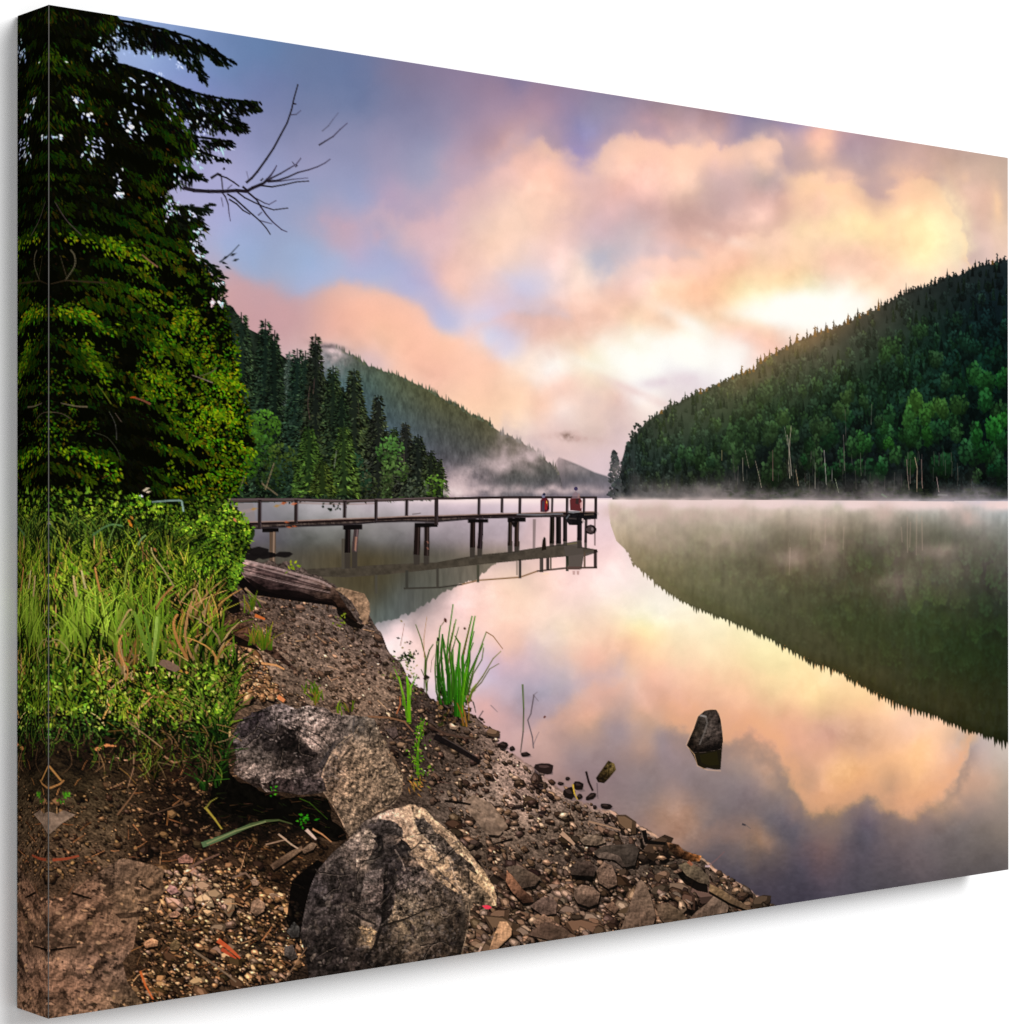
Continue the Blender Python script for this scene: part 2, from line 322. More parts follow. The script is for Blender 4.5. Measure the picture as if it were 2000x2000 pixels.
# ---------------------------------------------------------------- lake surface
waterline = 1000 - 29*np.interp(TX, [94, 1969], [1991-8, 1698.9-308.2])/1983*1.0
WL = lambda x: 1000 - 29*lut([(94, 1983), (1969, 1391)], x)/1983
LK = [(740,1240,246,222,220),(780,1225,250,218,214),(770,1290,246,222,220),(800,1260,251,216,208),(800,1320,240,214,216),(840,1290,250,212,204),(850,1340,232,206,212),(880,1260,252,212,198),(900,1310,240,203,200),(890,1350,220,196,206),(920,1390,216,184,190),(960,1230,252,212,192),(900,1230,252,214,202),(480,1040,112,106,112),(560,1080,86,88,85),(600,1060,96,98,88),(700,1050,118,117,108),(800,1050,132,126,122),(640,1030,140,140,132),(830,1050,160,150,150),(930,1060,166,150,150),(1000,1060,192,170,170),(1060,1040,228,195,190),
(480,1000,140,138,140),(600,995,158,155,152),(700,990,188,178,178),(800,990,205,190,192),(900,985,225,202,206),(1000,985,232,210,212),(1100,985,240,216,217),(700,1020,150,148,140),(800,1020,150,145,142),(900,1020,180,166,168),(1000,1020,205,188,190),
(1180,985,250,225,225),(1120,1030,240,210,207),(1180,1050,240,210,207),(1150,1000,245,220,220),
(700,1140,76,71,56),(640,1130,84,80,70),(780,1150,84,88,88),(740,1190,95,105,106),(820,1120,92,92,88),(860,1100,110,105,98),(780,1190,90,96,94),
(1190,1100,253,220,210),(1060,1110,252,215,195),(900,1190,253,215,205),(1000,1150,253,220,190),(1100,1160,253,220,205),(1200,1140,255,235,222),(1290,1200,254,246,217),(1100,1210,253,226,200),(850,1230,253,215,205),(950,1200,252,210,190),(760,1230,250,222,218),(900,1140,250,215,200),
(1000,1260,245,200,180),(1100,1240,253,227,200),(1200,1220,253,226,190),(1250,1240,255,238,175),(1050,1260,235,205,200),(1150,1280,240,190,165),(1230,1270,253,205,160),(980,1290,218,180,186),(1050,1310,205,180,187),(940,1300,213,190,207),(950,1340,208,186,200),(1010,1360,192,172,186),(1100,1345,200,180,184),(1180,1330,225,180,165),(1250,1320,237,186,150),(1280,1360,226,175,145),(1150,1370,216,170,155),(930,1370,226,180,180),
(950,1380,232,180,175),(1000,1390,200,165,170),(1060,1370,174,160,177),(1100,1400,200,160,150),(1150,1400,227,175,143),(1250,1390,227,175,133),(1200,1430,168,145,147),(1060,1460,206,165,155),(1120,1480,165,140,140),(1250,1450,190,150,130),(1280,1440,165,145,147),(1180,1510,150,125,127),(1250,1520,150,130,130),(1100,1500,180,145,140),(1230,1580,155,130,125),(1280,1600,168,132,114),
(1230,1320,236,200,180),(1300,1330,251,200,168),(1400,1340,252,206,158),(1500,1330,255,226,162),(1600,1360,254,221,148),(1680,1380,252,206,143),(1250,1380,226,180,165),(1340,1390,236,180,143),(1450,1420,227,170,133),(1550,1400,232,180,133),(1620,1430,217,165,140),(1680,1440,217,170,133),(1220,1420,174,150,152),(1300,1450,165,140,141),(1480,1450,227,170,133),(1560,1480,222,170,130),(1640,1490,242,190,123),(1690,1520,232,180,118),(1440,1500,170,145,135),(1500,1500,196,155,130),(1580,1520,206,160,123),(1350,1530,145,125,125),(1450,1540,140,120,120),(1540,1550,165,135,115),(1600,1560,212,160,113),(1680,1540,217,165,113),(1250,1550,150,128,125),(1340,1580,182,140,118),(1400,1590,130,115,115),(1500,1600,115,105,110),(1550,1580,130,110,110),(1610,1590,172,135,103),(1690,1600,115,100,110),
(1260,1610,152,120,110),(1330,1640,167,130,113),(1420,1610,130,110,108),(1480,1640,162,125,98),(1550,1630,95,88,98),(1600,1660,122,95,93),(1680,1640,95,88,98),(1350,1680,100,90,95),(1450,1680,95,85,90),(1550,1700,80,72,85),(1650,1700,85,75,85),(1420,1740,75,65,78),(1500,1750,70,62,75),(1380,1720,88,76,84),
(1620,1330,254,222,158),(1680,1350,254,218,150),(1740,1400,252,205,155),(1780,1430,252,205,165),(1740,1480,250,195,130),(1800,1450,255,205,138),(1840,1430,250,205,160),(1860,1470,240,195,165),(1810,1500,253,200,135),(1780,1540,228,175,118),(1750,1530,212,165,120),(1860,1500,215,170,140),(1900,1460,195,172,165),(1950,1470,210,190,178),(1890,1510,205,165,140),(1930,1520,205,168,145),(1960,1520,190,168,150),
(1700,1560,150,125,118),(1760,1580,195,150,118),(1830,1570,222,172,125),(1800,1590,180,140,120),(1850,1560,205,160,130),(1900,1570,165,140,128),(1950,1580,160,140,128),(1740,1620,125,105,102),(1800,1620,130,110,106),(1860,1610,135,118,112),(1940,1630,135,120,110),(1700,1660,95,85,95),(1780,1680,105,92,95),(1860,1680,108,98,98),(1950,1680,108,98,95),(1640,1740,80,72,85),(1740,1720,85,78,85),(1850,1720,90,82,85)]
lk_f = rbf(LK)
wx = fbm(TX, TY, 90, 5, 41)*34; wy = fbm(TX, TY, 90, 5, 45)*26
wx = wx + fbm(TX, TY, 30, 4, 47)*14; wy = wy + fbm(TX, TY, 30, 4, 49)*12
lake = lk_f(TX + wx, TY + wy)
lake = lake + .4*(lake - blur(lake, 22))
n1 = fbm(TX + wx, TY + wy, 60, 5, 51)
lake = lake*(1 + n1*.12)[..., None]
_g = lake.mean(-1, keepdims=True); lake = lake + .12*(_g - lake)
_L = lake.mean(-1); _c = blur(np.abs(blur(_L, 7) - blur(_L, 30)), 9); lake = lake + (np.clip(_c, 1, 9)*fbm(TX + wx*.8, TY + wy*.8, 30, 5, 59, .6)*4)[..., None]
# faint grain of the lake bed seen through the near water
nb = fbm(TX, TY*1.6, 9, 3, 61); near = smooth(1480, 1760, TY + .12*(1500 - TX))
lake = lake*(1 + (nb*.15)*near)[..., None]
cloud_edge(lake, [(1150,1400),(1200,1400),(1260,1400),(1330,1430),(1400,1455),(1470,1440),(1510,1470),(1540,1510),(1565,1570),(1590,1595),(1625,1592),(1655,1585),(1690,1558),(1720,1580),(1760,1598),(1800,1592),(1840,1560),(1870,1525),(1882,1490),(1895,1450)], np.array([236, 182, 124], np.float32), np.array([132, 116, 114], np.float32), False, 1270, 1920, .6, .42, 521, 34, 90, 70, 2.8)
cloud_edge(lake, [(1020,1420),(1080,1390),(1130,1355),(1190,1325),(1230,1310)], np.array([232, 182, 158], np.float32), np.array([190, 172, 186], np.float32), True, 1020, 1240, .45, .35, 523, 22, 60, 50, 2.8)
cloud_edge(lake, [(1250,1600),(1300,1640),(1345,1690),(1400,1650),(1470,1640),(1500,1665),(1540,1640)], np.array([170, 132, 114], np.float32), np.array([98, 90, 96], np.float32), False, 1260, 1530, .35, .3, 525, 30, 60, 50, 3)
_w = smooth(30, 90, lake[..., :1] - lake[..., 2:]); lake = lake + _w*np.array([3, 1, -2], np.float32)
_rb = lake[..., :1] - lake[..., 2:]; _g = lake.mean(-1, keepdims=True)
lake = lake + smooth(5, -20, _rb)*.3*(_g - lake); lake = lake + smooth(50, 110, _rb)*np.array([1, -3, 10], np.float32)
lake = lake + smooth(1300, 1150, TY)[..., None]*np.array([0, -2, 3], np.float32)
under = smooth(-2, 2, TY - waterline)
img += under[..., None]*(lake - img)
ids[TY > waterline] = P_LAKE
LAKE = (TY > waterline).astype(np.float32)
# ---------------------------------------------------------------- far hills
def spike(x, y, h, w, col, p=None, a=1.0):
    conv([(x - w/2, y + 3), (x - w*.18, y - h*.55), (x, y - h), (x + w*.2, y - h*.5), (x + w/2, y + 3)], col, a, p)
P_H3 = pid('printed_far_ridge'); P_H2 = pid('printed_far_hill')
h3 = [(1085,903),(1092,893),(1110,900),(1134,910),(1162,923),(1188,931),(1215,940)]
m = ridge_mask(h3); y3 = np.clip(smooth(-2, 3, m)*smooth(1080, 1092, TX)*smooth(1260, 1230, TX)*(TY < waterline - 3), 0, 1)
c3 = rbf([(1095,900,160,140,140),(1110,925,92,90,90),(1150,935,100,98,102),(1190,945,108,105,112),(1120,955,92,88,98),(1180,962,125,115,125),(1220,960,110,105,115)])(TX, TY)
c3 = c3*(1 + .22*fbm(TX, TY*.5, 7, 3, 71))[..., None]
img += y3[..., None]*(c3 - img); ids[y3 > .5] = P_H3
h2 = [(560,664),(620,672),(659,681),(685,691),(723,715),(762,728),(798,743),(840,761),(866,779),(897,792),(909,802),(955,825),(978,845),(997,851),(1015,861),(1038,876),(1060,893),(1085,912),(1096,932),(1101,968)]
m = ridge_mask(h2) + fbm(TX, TY*0, 5, 2, 73)*7
y2 = smooth(-1.5, 2.5, m)*smooth(596, 650, TX + .25*(TY - 690))*(TX < 1101)*(TY < waterline - 3)
c2 = rbf([(640,690,105,110,115),(700,712,88,98,88),(660,730,86,110,110),(720,740,80,100,92),(780,750,86,96,76),(700,780,80,105,112),(760,800,78,96,96),(850,785,90,94,70),(830,820,80,90,85),(780,850,82,100,110),(900,815,88,92,72),(880,850,82,88,84),
 (830,900,92,98,110),(950,845,92,92,74),(930,880,86,90,88),(975,860,90,90,76),(1000,870,100,98,86),(985,895,112,104,100),(1040,890,110,102,96),(960,910,96,94,94),(900,920,100,98,104),(850,940,120,112,122),(1000,930,86,90,88),(1060,920,84,88,84),(1085,930,84,88,86),(1040,950,92,94,98),(950,950,100,98,104),(880,955,135,122,132),(1090,958,98,94,104)])(TX, TY)
tex = fbm(TX*1.2, TY*.62, 12, 4, 75) + .7*fbm(TX*1.3, TY*.6, 4.5, 2, 77)
c2 = c2*np.array([.97, .93, .92], np.float32)*(1 + .34*tex)[..., None]
img += y2[..., None]*(c2 - img); ids[y2 > .6] = P_H2
for i in range(95):
    x = 650 + 450*R.random(); y = lut(h2, x)
    if x > 1094: continue
    spike(x, y + 2, R.uniform(4, 11)*(1 if x < 940 else 1.25), R.uniform(3, 6), jit((84, 90, 72) if x < 960 else (100, 96, 86), .15), P_H2)
HILLZ = ((TY < waterline - 2) & (TY > 800)).astype(np.float32)
for (x, y, rx, ry, a_, al) in [(985,868,12,40,.1,.35),(1000,900,50,8,-.2,.4),(975,912,34,9,.25,.45),(1035,892,30,10,.6,.4),(915,930,36,16,-.5,.5),(870,950,46,20,-.2,.55),(930,960,60,9,0,.5),(1010,905,30,8,.5,.35),(960,930,30,7,-.4,.3),(1120,905,26,14,.3,.35),(900,958,50,10,0,.5),(1000,955,60,8,0,.35),(1090,955,60,8,0,.45),(930,905,40,12,-.4,.3),(1055,880,26,14,.5,.4),(1015,850,24,14,.5,.35),(1100,962,120,6,0,.35),(655,688,20,9,.3,.7),(640,700,24,12,-.5,.6),(665,715,14,18,.6,.35)]:
    soft(x, y, rx, ry, (208, 186, 186), al, a_, .9, int(x + y) % 60, 22, HILLZ if y > 800 else None)
soft(645, 676, 24, 4, (112, 98, 100), .7, .2, .5, 3, 10)

# ---------------------------------------------------------------- right hill
P_RH = pid('printed_forest_hill')
rh = [(1196,972),(1204,945),(1210,925),(1221,878),(1231,862),(1257,832),(1288,806),(1311,794),(1335,782),(1360,769),(1394,756),(1420,743),(1446,730),(1474,722),(1482,709),(1508,695),(1536,681),(1557,666),(1580,658),(1601,650),(1640,639),(1676,619),(1720,601),(1759,577),(1790,565),(1823,557),(1842,546),(1873,536),(1896,527),(1919,518),(1948,511),(1972,509)]
m = ridge_mask(rh) + fbm(TX, TY*.3, 6, 2, 81)*8
yr = smooth(-1.5, 2, m)*(TX > 1196)*smooth(3, -1, TY - waterline - 2)
RHF = [(1205,950,62,66,66),(1230,890,58,66,62),(1260,860,70,76,62),(1300,830,78,80,62),(1350,800,86,86,66),(1400,785,92,92,66),(1450,745,108,98,72),(1500,722,112,100,76),(1600,672,102,90,74),(1700,622,84,80,68),(1780,582,70,72,64),(1900,542,60,67,64),(1950,530,55,64,64),
(1260,900,56,66,58),(1300,890,60,72,60),(1340,870,62,76,58),(1400,845,60,74,52),(1450,800,76,84,56),(1500,790,66,84,54),(1550,740,80,84,60),(1600,740,64,78,54),(1650,690,74,78,60),(1700,690,58,72,54),(1800,640,48,66,54),(1900,600,40,54,54),(1950,600,38,54,57),
(1240,940,58,62,58),(1300,930,56,62,54),(1350,920,50,58,50),(1400,910,48,58,50),(1500,870,44,58,44),(1600,840,40,54,44),(1700,790,40,58,44),(1800,750,36,56,44),(1900,710,28,50,44),(1955,720,26,50,42),
(1300,960,86,84,76),(1400,955,70,70,62),(1500,940,48,50,44),(1600,930,40,42,40),(1550,960,66,68,58),(1700,900,32,42,40),(1800,900,22,32,32),(1850,840,26,40,36),(1900,880,18,32,30),(1955,880,12,24,24),(1700,955,60,60,54),(1800,955,46,52,46),(1900,955,36,46,44),(1955,955,30,38,38)]
rh_f = rbf(RHF)
cr = rh_f(TX, TY)*np.array([.80, .84, .86], np.float32)*(1 + .35*fbm(TX, TY*.6, 10, 4, 83))[..., None]
img += yr[..., None]*(cr - img); ids[yr > .5] = P_RH
def at_field(f, x, y):
    return f(np.array([[x]], np.float32), np.array([[y]], np.float32))[0, 0]
# the tree line on the ridge
x = 1215
while x < 1972:
    y = lut(rh, x); k = smooth(1200, 1900, np.float32(x))
    big = R.random() < .28
    h = R.uniform(3.5, 9) + (R.uniform(6, 12) if big else 0) + 3*float(k)
    c = at_field(rh_f, x, y + 8)*R.uniform(.6, .95)
    sun = math.exp(-((x - 1570)/130)**2) + .5*math.exp(-((x - 1440)/50)**2)
    if R.random() < .35*sun + .05: c = mixc(list(c), (188, 122, 48), .6)
    w = R.uniform(4.5, 8.5)
    spike(x, y + 1.5, h, w, c, P_RH)
    for q in range(3):       # ragged boughs
        yy = y - h*R.uniform(.1, .8); leaf(x, yy, w*.55, 2.4, R.choice([.5, 2.6]) + R.uniform(-.3, .3), c, 1, P_RH)
    x += R.uniform(3.2, 8.5) if R.random() < .75 else R.uniform(7, 13)
for (x, y) in [(1243,836),(1239,846),(1234,852),(1246,832),(1232,864),(1228,870)]:
    for q in range(5): conv(stone(x + R.uniform(-5, 5), y + R.uniform(-5, 5), R.uniform(1.5, 3.5), R.uniform(1.5, 3), 0), (58, 60, 52), 1, P_RH)
# crowns, far to near
def crown(x, y, s, base, dec):
    base = np.array(base)
    if not dec:
        c = base*R.uniform(.72, 1.0)
        spike(x, y, s*R.uniform(1.5, 2.2), s*.8, c*.85, P_RH, .85)
        for q in range(int(5 + s*.5)):
            t = R.random(); yy = y - s*1.7*(1 - t); ww = s*.42*t
            leaf(x + R.uniform(-ww, ww)*.4, yy, R.uniform(.25, .55)*s, s*.16, R.uniform(.6, 2.5), jit(c*(1.22 if R.random() < .5 else .8), .1), .8, P_RH)
    else:
        conv(stone(x, y, s*.66, s*1.15, 0, 8), base*.66, .6, P_RH)
        for q in range(int(10 + s*1.1)):
            t = R.uniform(-math.pi, math.pi); r_ = math.sqrt(R.random())
            dx, dy = r_*s*.85*math.cos(t), r_*s*math.sin(t)
            lit = 1.02 - .48*(dy/s) + R.uniform(-.16, .16)
            conv(stone(x + dx*.8, y + dy*1.25, R.uniform(.07, .15)*s + .8, R.uniform(.10, .20)*s + .9, R.uniform(-.4, .4), 6), jit(base*lit, .05), .62, P_RH)
trees = []
for i in range(1900):
    x = R.uniform(1200, 1975); yt = lut(rh, x); yb = 968
    if yb - yt < 10: continue
    y = yt + 7 + (yb - yt)*R.random()**.9
    trees.append((x, y, yt))
trees.sort(key=lambda t: t[1])
for (x, y, yt) in trees:
    d = (y - yt); near = min(1, d/230)*min(1, max(.3, (x - 1150)/500))
    s = 6 + 13*near + R.uniform(-1.5, 4)
    if y + s > 962: s *= .6
    base = at_field(rh_f, x, y)*R.uniform(.62, 1.12)*np.array([.86, .94, .92])
    if R.random() < .25: base = base*np.array([1.1, 1.14, .92])
    crown(x, min(y, 955), s, base, R.random() < .35 + .45*near)
for i in range(16):   # dark hollows low in the wood
    soft(R.uniform(1420, 1960), R.uniform(880, 935), R.uniform(14, 30), R.uniform(10, 26), (16, 22, 24), .55, 0, .3, i, 20, (ids == P_RH).astype(np.float32))
BR = [(1340,888,15,(74,112,66)),(1322,905,10,(60,92,58)),(1528,812,17,(86,122,62)),(1545,840,12,(78,112,58)),(1512,835,12,(70,104,56)),(1448,880,14,(60,88,54)),(1500,762,20,(82,104,60)),(1470,800,16,(74,94,56)),(1640,800,20,(74,106,58)),(1655,780,16,(80,112,58)),(1610,830,18,(64,94,54)),
 (1690,870,18,(62,118,56)),(1682,850,12,(66,120,58)),(1735,868,12,(64,126,50)),(1728,835,12,(52,96,48)),(1790,785,26,(90,140,60)),(1775,815,24,(70,122,56)),(1810,810,24,(74,126,54)),(1828,795,18,(82,126,56)),(1850,800,22,(74,116,54)),(1872,790,20,(70,112,56)),(1790,845,24,(56,102,50)),(1815,850,18,(60,120,50)),(1770,850,18,(52,94,48)),
 (1905,730,24,(54,106,52)),(1925,745,24,(48,98,48)),(1950,740,20,(42,98,46)),(1965,725,14,(54,106,50)),(1930,780,22,(48,104,52)),(1960,820,20,(56,128,50)),(1940,840,26,(54,128,52)),(1915,850,22,(50,112,50)),(1925,880,22,(38,88,44)),(1955,860,18,(40,92,46)),(1930,912,18,(28,70,42)),(1850,745,20,(56,92,56)),(1830,700,18,(62,96,58)),(1740,680,22,(66,104,54)),(1725,690,16,(66,108,54)),(1760,700,14,(60,94,52)),(1880,670,18,(46,84,60)),(1905,675,16,(44,84,62)),(1960,640,16,(38,74,58)),(1720,820,14,(52,82,48)),(1685,780,16,(62,96,54)),(1570,900,12,(44,84,46)),(1580,870,16,(48,80,46)),(1720,915,13,(38,80,42)),(1660,915,12,(40,74,44)),(1600,925,12,(40,70,44)),(1800,640,16,(58,96,54)),(1790,650,14,(56,90,52)),(1390,905,12,(54,84,54))]
for i in range(90):
    x = R.uniform(1340, 1968); yt = lut(rh, x); y = R.uniform(max(yt + 90, 800), 930)
    if y < yt + 60: continue
    c = mixc((52, 84, 46), (38, 74, 46), R.random()) if x > 1600 else mixc((50, 72, 44), (60, 84, 50), R.random())
    crown(x, y, R.uniform(11, 21), np.array(c)*R.uniform(.7, 1.1), True)
for (x, y, s, c) in sorted(BR, key=lambda b: b[1]): 
    for q in range(3): crown(x + R.uniform(-.5, .5)*s, y + R.uniform(-.35, .5)*s, s*R.uniform(.55, .85), np.array(c)*np.array([.84, .82, .86])*R.uniform(.8, 1.0), True)
# soften the wood a little, as a far slope in thin mist looks
_s = (slice(int(GH*.1), int(GH*.52)), slice(int(GW*.5), GW)); _b = blur(img[_s], 1, 1); _m = (ids[_s] == P_RH).astype(np.float32)[..., None]*.35; img[_s] += _m*(_b - img[_s])
# pale trunks by the water
P_TR = pid('printed_birch_trunk')
TRK = [([(1538,850),(1542,888),(1546,930)],3.2,(150,140,128)),([(1545,832),(1543,860),(1540,905),(1543,935)],2.6,(158,146,130)),([(1450,895),(1452,940)],2.4,(128,122,108)),([(1456,880),(1463,915)],2.2,(118,112,98)),([(1475,900),(1482,930),(1487,953)],2.4,(138,126,112)),([(1509,880),(1510,940)],2.6,(104,82,78)),([(1592,905),(1592,955)],2.2,(128,124,112)),([(1610,880),(1614,948)],2.6,(150,144,138)),([(1647,850),(1649,920)],2.4,(104,92,90)),([(1625,915),(1624,940)],2,(122,118,114)),([(1554,918),(1559,950)],2.6,(152,130,104)),([(1631,935),(1638,963)],2.4,(132,140,114)),([(1572,925),(1573,950)],2,(98,86,84)),([(1770,898),(1772,930),(1775,958)],2.8,(128,110,102)),([(1778,898),(1777,945)],2.2,(98,84,80)),([(1786,894),(1791,915),(1790,962)],2.8,(176,150,128)),([(1799,898),(1800,935),(1802,955)],2.6,(140,112,104)),([(1829,932),(1833,962)],2.8,(150,126,124)),([(1680,885),(1681,930)],2.2,(84,84,76)),([(1702,790),(1702,830)],2,(96,94,84)),([(1410,880),(1410,900)],2,(120,116,84)),([(1690,900),(1689,930)],2,(84,84,78)),([(1532,835),(1538,870)],2,(120,124,104)),([(1651,800),(1653,870)],1.6,(84,80,74))]
for i, (p, w, c) in enumerate(TRK):
    q = new_pid('printed_forest_hill', 'birch_trunk') if i else pid('printed_forest_hill', 'birch_trunk')
    pp = [(px + R.uniform(-.6, .6), py) for px, py in p]
    stroke(pp, w*.5, w*.62, c, .7, q)
NAMES[P_TR] = ('printed_forest_hill', 'birch_trunk')
for i in range(46):
    x = R.uniform(1420, 1900); y = R.uniform(880, 940); h = R.uniform(14, 40)
    stroke([(x, y), (x + R.uniform(-2, 2), min(y + h, 960))], 1.2, 1.6, jit((86, 80, 74), .2), .55)
_hm = (ids == P_RH)[..., None]*(.9 - .16*smooth(1550, 1950, TX)[..., None]*smooth(760, 560, TY)[..., None] - .2*smooth(900, 945, TY)[..., None])
img[:] = np.where((ids == P_RH)[..., None], img*_hm*np.array([.97, 1, 1.02], np.float32), img)
# sun haze over the ridge
RHM = (np.isin(ids, [P_RH])).astype(np.float32)
for (x, y, rx, ry, c, al) in [(1560,690,110,60,(132,122,96),.26),(1450,760,110,50,(112,114,90),.22),(1350,810,90,40,(92,102,76),.2),(1680,660,110,46,(104,96,82),.2),(1590,658,90,20,(190,140,84),.26),(1470,735,50,18,(170,130,80),.22),(1500,850,220,80,(80,84,70),.08)]:
    soft(x, y, rx, ry, c, al, -.42, .2, 7, 60, RHM)
# lone tree standing off the point
P_LT = pid('printed_lakeside_tree')
for i in range(150):
    t = R.random(); y = 882 + 88*t; w = 4 + 16*t**.7
    x = 1200 + R.uniform(-w, w)*.8 + 4*t
    conv(stone(x, y, R.uniform(2, 5), R.uniform(1.6, 4), R.uniform(0, 3)), jit((60, 64, 64), .22), .85, P_LT)
soft(1203, 915, 10, 14, (150, 136, 134), .35, .2, .6, 8, 12)
# low mist along both shores
MZ = ((TY < waterline + 1) & (TY > 880)).astype(np.float32)
for (x, y, rx, ry, al) in [(1260,965,60,12,.5),(1330,958,60,16,.5),(1400,962,50,14,.45),(1430,945,26,18,.35),(1500,968,80,9,.5),(1600,966,60,9,.45),(1620,955,26,12,.3),(1700,955,36,22,.42),(1690,968,60,9,.5),(1760,950,22,20,.3),(1800,972,90,7,.5),(1880,965,40,12,.4),(1950,968,50,12,.4),(1905,945,26,20,.25),(1240,935,12,30,.3)]:
    soft(x, y, rx, ry, (150, 140, 140), al*.6, 0, .8, int(x) % 60, 24, MZ)
for i in range(150):      # shore scrub
    x = R.uniform(1420, 1965); y = R.uniform(955, 974)
    conv(stone(x, y, R.uniform(3, 8), R.uniform(1.5, 4), 0), jit(R.choice([(52, 62, 42), (60, 66, 48), (44, 50, 40)]), .2), .3, P_RH)
stroke([(1722,966),(1732,972)], 4, 3, (96, 128, 92), .7, P_RH); stroke([(1832,967),(1850,968)], 4, 3, (130, 132, 126), .6, P_RH)

# ---------------------------------------------------------------- reflections
P_REF = pid('printed_lake', 'hill_reflection')
def refl(edge, colf, amp, seed, period, spx):
    yy = np.interp(TX, [p[0] for p in edge], [p[1] for p in edge])
    z = fbm(TX, TY*0, period, 2, seed)*amp + spx
    return smooth(2, -1.5, TY - yy - z)
re_ = [(1186,985),(1189,1000),(1193,1026),(1204,1057),(1227,1079),(1237,1101),(1266,1124),(1292,1148),(1340,1178),(1387,1197),(1449,1222),(1500,1245),(1578,1289),(1640,1312),(1681,1338),(1720,1359),(1759,1377),(1829,1398),(1886,1424),(1933,1438),(1972,1450)]
# drooping spire tips along the mirrored ridge
tip = np.zeros((GH, GW), np.float32); px = 1225
while px < 1975:
    h = R.uniform(3, 9)*(1 + (px - 1225)/700) + (R.uniform(4, 12) if R.random() < .22 else 0); w = R.uniform(2.6, 5)
    tip = np.maximum(tip, np.clip(1 - np.abs(TX - px)/w, 0, 1)*h) if False else tip
    y = lut(re_, px)
    trees.append((px, y, h, w)); px += R.uniform(3.5, 8)
RF = [(1195,1000,224,196,188),(1240,985,226,198,192),(1215,1040,205,172,158),(1300,1000,214,190,182),(1250,1060,172,146,128),(1290,1090,150,130,108),(1300,1050,170,146,132),(1400,1000,214,190,184),(1400,1050,166,144,130),(1350,1120,128,114,92),(1400,1150,114,104,82),
(1500,990,226,200,196),(1600,990,226,202,198),(1700,990,212,190,188),(1800,990,208,190,194),(1900,990,198,188,200),(1960,990,194,188,204),
(1520,1020,186,160,150),(1600,1030,182,156,146),(1660,1030,150,130,120),(1720,1020,178,156,150),(1800,1020,142,128,122),(1900,1020,160,146,148),(1960,1020,158,148,152),
(1510,1060,112,98,86),(1560,1050,122,106,94),(1620,1060,128,108,96),(1700,1060,110,98,88),(1780,1050,112,100,92),(1850,1050,100,94,86),(1960,1060,116,108,106),
(1550,1090,134,110,96),(1620,1090,100,88,74),(1700,1080,92,84,72),(1760,1090,112,98,88),(1850,1080,124,110,102),(1940,1090,104,96,92),
(1540,1130,100,88,70),(1640,1120,90,80,66),(1700,1110,78,76,54),(1760,1130,104,92,82),(1850,1120,100,92,82),(1940,1130,76,72,64),
(1500,1170,96,90,70),(1580,1160,88,82,62),(1660,1150,84,76,60),(1740,1160,96,84,74),(1850,1160,80,76,62),(1900,1150,66,68,56),(1960,1180,52,58,48),
(1560,1220,82,76,56),(1640,1200,70,72,48),(1720,1200,66,68,46),(1800,1180,66,74,48),(1900,1210,50,56,38),(1960,1240,40,48,32),
(1620,1260,76,70,50),(1700,1270,66,64,42),(1780,1270,58,60,40),(1880,1280,44,54,32),(1960,1300,38,46,28),(1700,1320,74,66,44),(1780,1340,62,58,38),(1860,1340,52,52,32),(1940,1340,44,46,28),(1850,1385,60,54,34),(1940,1400,48,48,30),(1965,1430,44,44,28)]
rf = rbf(RF)(TX + fbm(TX, TY, 40, 4, 95)*34, TY + fbm(TX, TY, 60, 4, 97)*30)
rf = rf*np.array([.93, .99, .92], np.float32)*(1 + .12*fbm(TX*1.6, TY*.25, 16, 3, 99) + .16*fbm(TX, TY*.8, 14, 3, 101))[..., None]
yy = np.interp(TX, [p[0] for p in re_], [p[1] for p in re_])
# the wood itself, mirrored and softened
_r0 = int(round(float(to_g([(1500, WL(1500))])[0][1]))); _rows = np.clip(2*_r0 - np.arange(GH), 0, _r0 - 3)
_d = img - blur(img, 14); _d = blur(_d[_rows], 1, 1); _d = np.where((ids == P_RH)[_rows][..., None], np.clip(_d, -26, 34), 0)
rf = rf + _d*(smooth(990, 1120, TY)*.36)[..., None]
vr = smooth(1.5, -1.5, TY - yy)*(TY > waterline)*smooth(1183, 1196, TX + .06*(TY - 985))
img += vr[..., None]*(rf - img); ids[vr > .5] = P_REF
for (x, y, h, w) in [t for t in trees if len(t) == 4]:
    c = at_field(field.__call__ if False else (lambda a, b: rf[None, None, 0, 0]), 0, 0) if False else None
    j, i_ = (to_g([(x, y - 6)])[0]).astype(int)[::-1]
    c = img[min(max(j, 0), GH - 1), min(max(i_, 0), GW - 1)].copy()*.9
    conv([(x - w, y - 2), (x + w, y - 2), (x + w*.35, y + h*.5), (x, y + h), (x - w*.35, y + h*.5)], c, 1, P_REF)
    if 1480 < x < 1800 and R.random() < .4: stroke([(x + w, y), (x + w*.5, y + h*.6)], 1.6, 1, (224, 150, 84), .6, P_REF)
LK2 = (TY > waterline).astype(np.float32)
# the mist lying along the far shore hides the line where wood meets water
_m = np.exp(-((TY - waterline - 3)/(7 + 5*fbm(TX, TY*0, 60, 3, 611)))**2)*smooth(1185, 1215, TX)*.85
_m = _m*np.clip(1 + 1.2*fbm(TX, TY*2, 40, 3, 613), .3, 1.2); _m = np.clip(_m, 0, 1)
_up = smooth(46, 0, waterline - TY)*(TY < waterline)*smooth(1190, 1230, TX)*np.clip(.22 + 1.5*fbm(TX, TY*.9, 44, 4, 615), 0, .6)
_c = field([(1250, 970, 236, 214, 208), (1600, 970, 228, 206, 204), (1950, 975, 206, 198, 210)], 200)(TX, TY)
img += _m[..., None]*(_c - img); img += _up[..., None]*(_c*.72 - img)
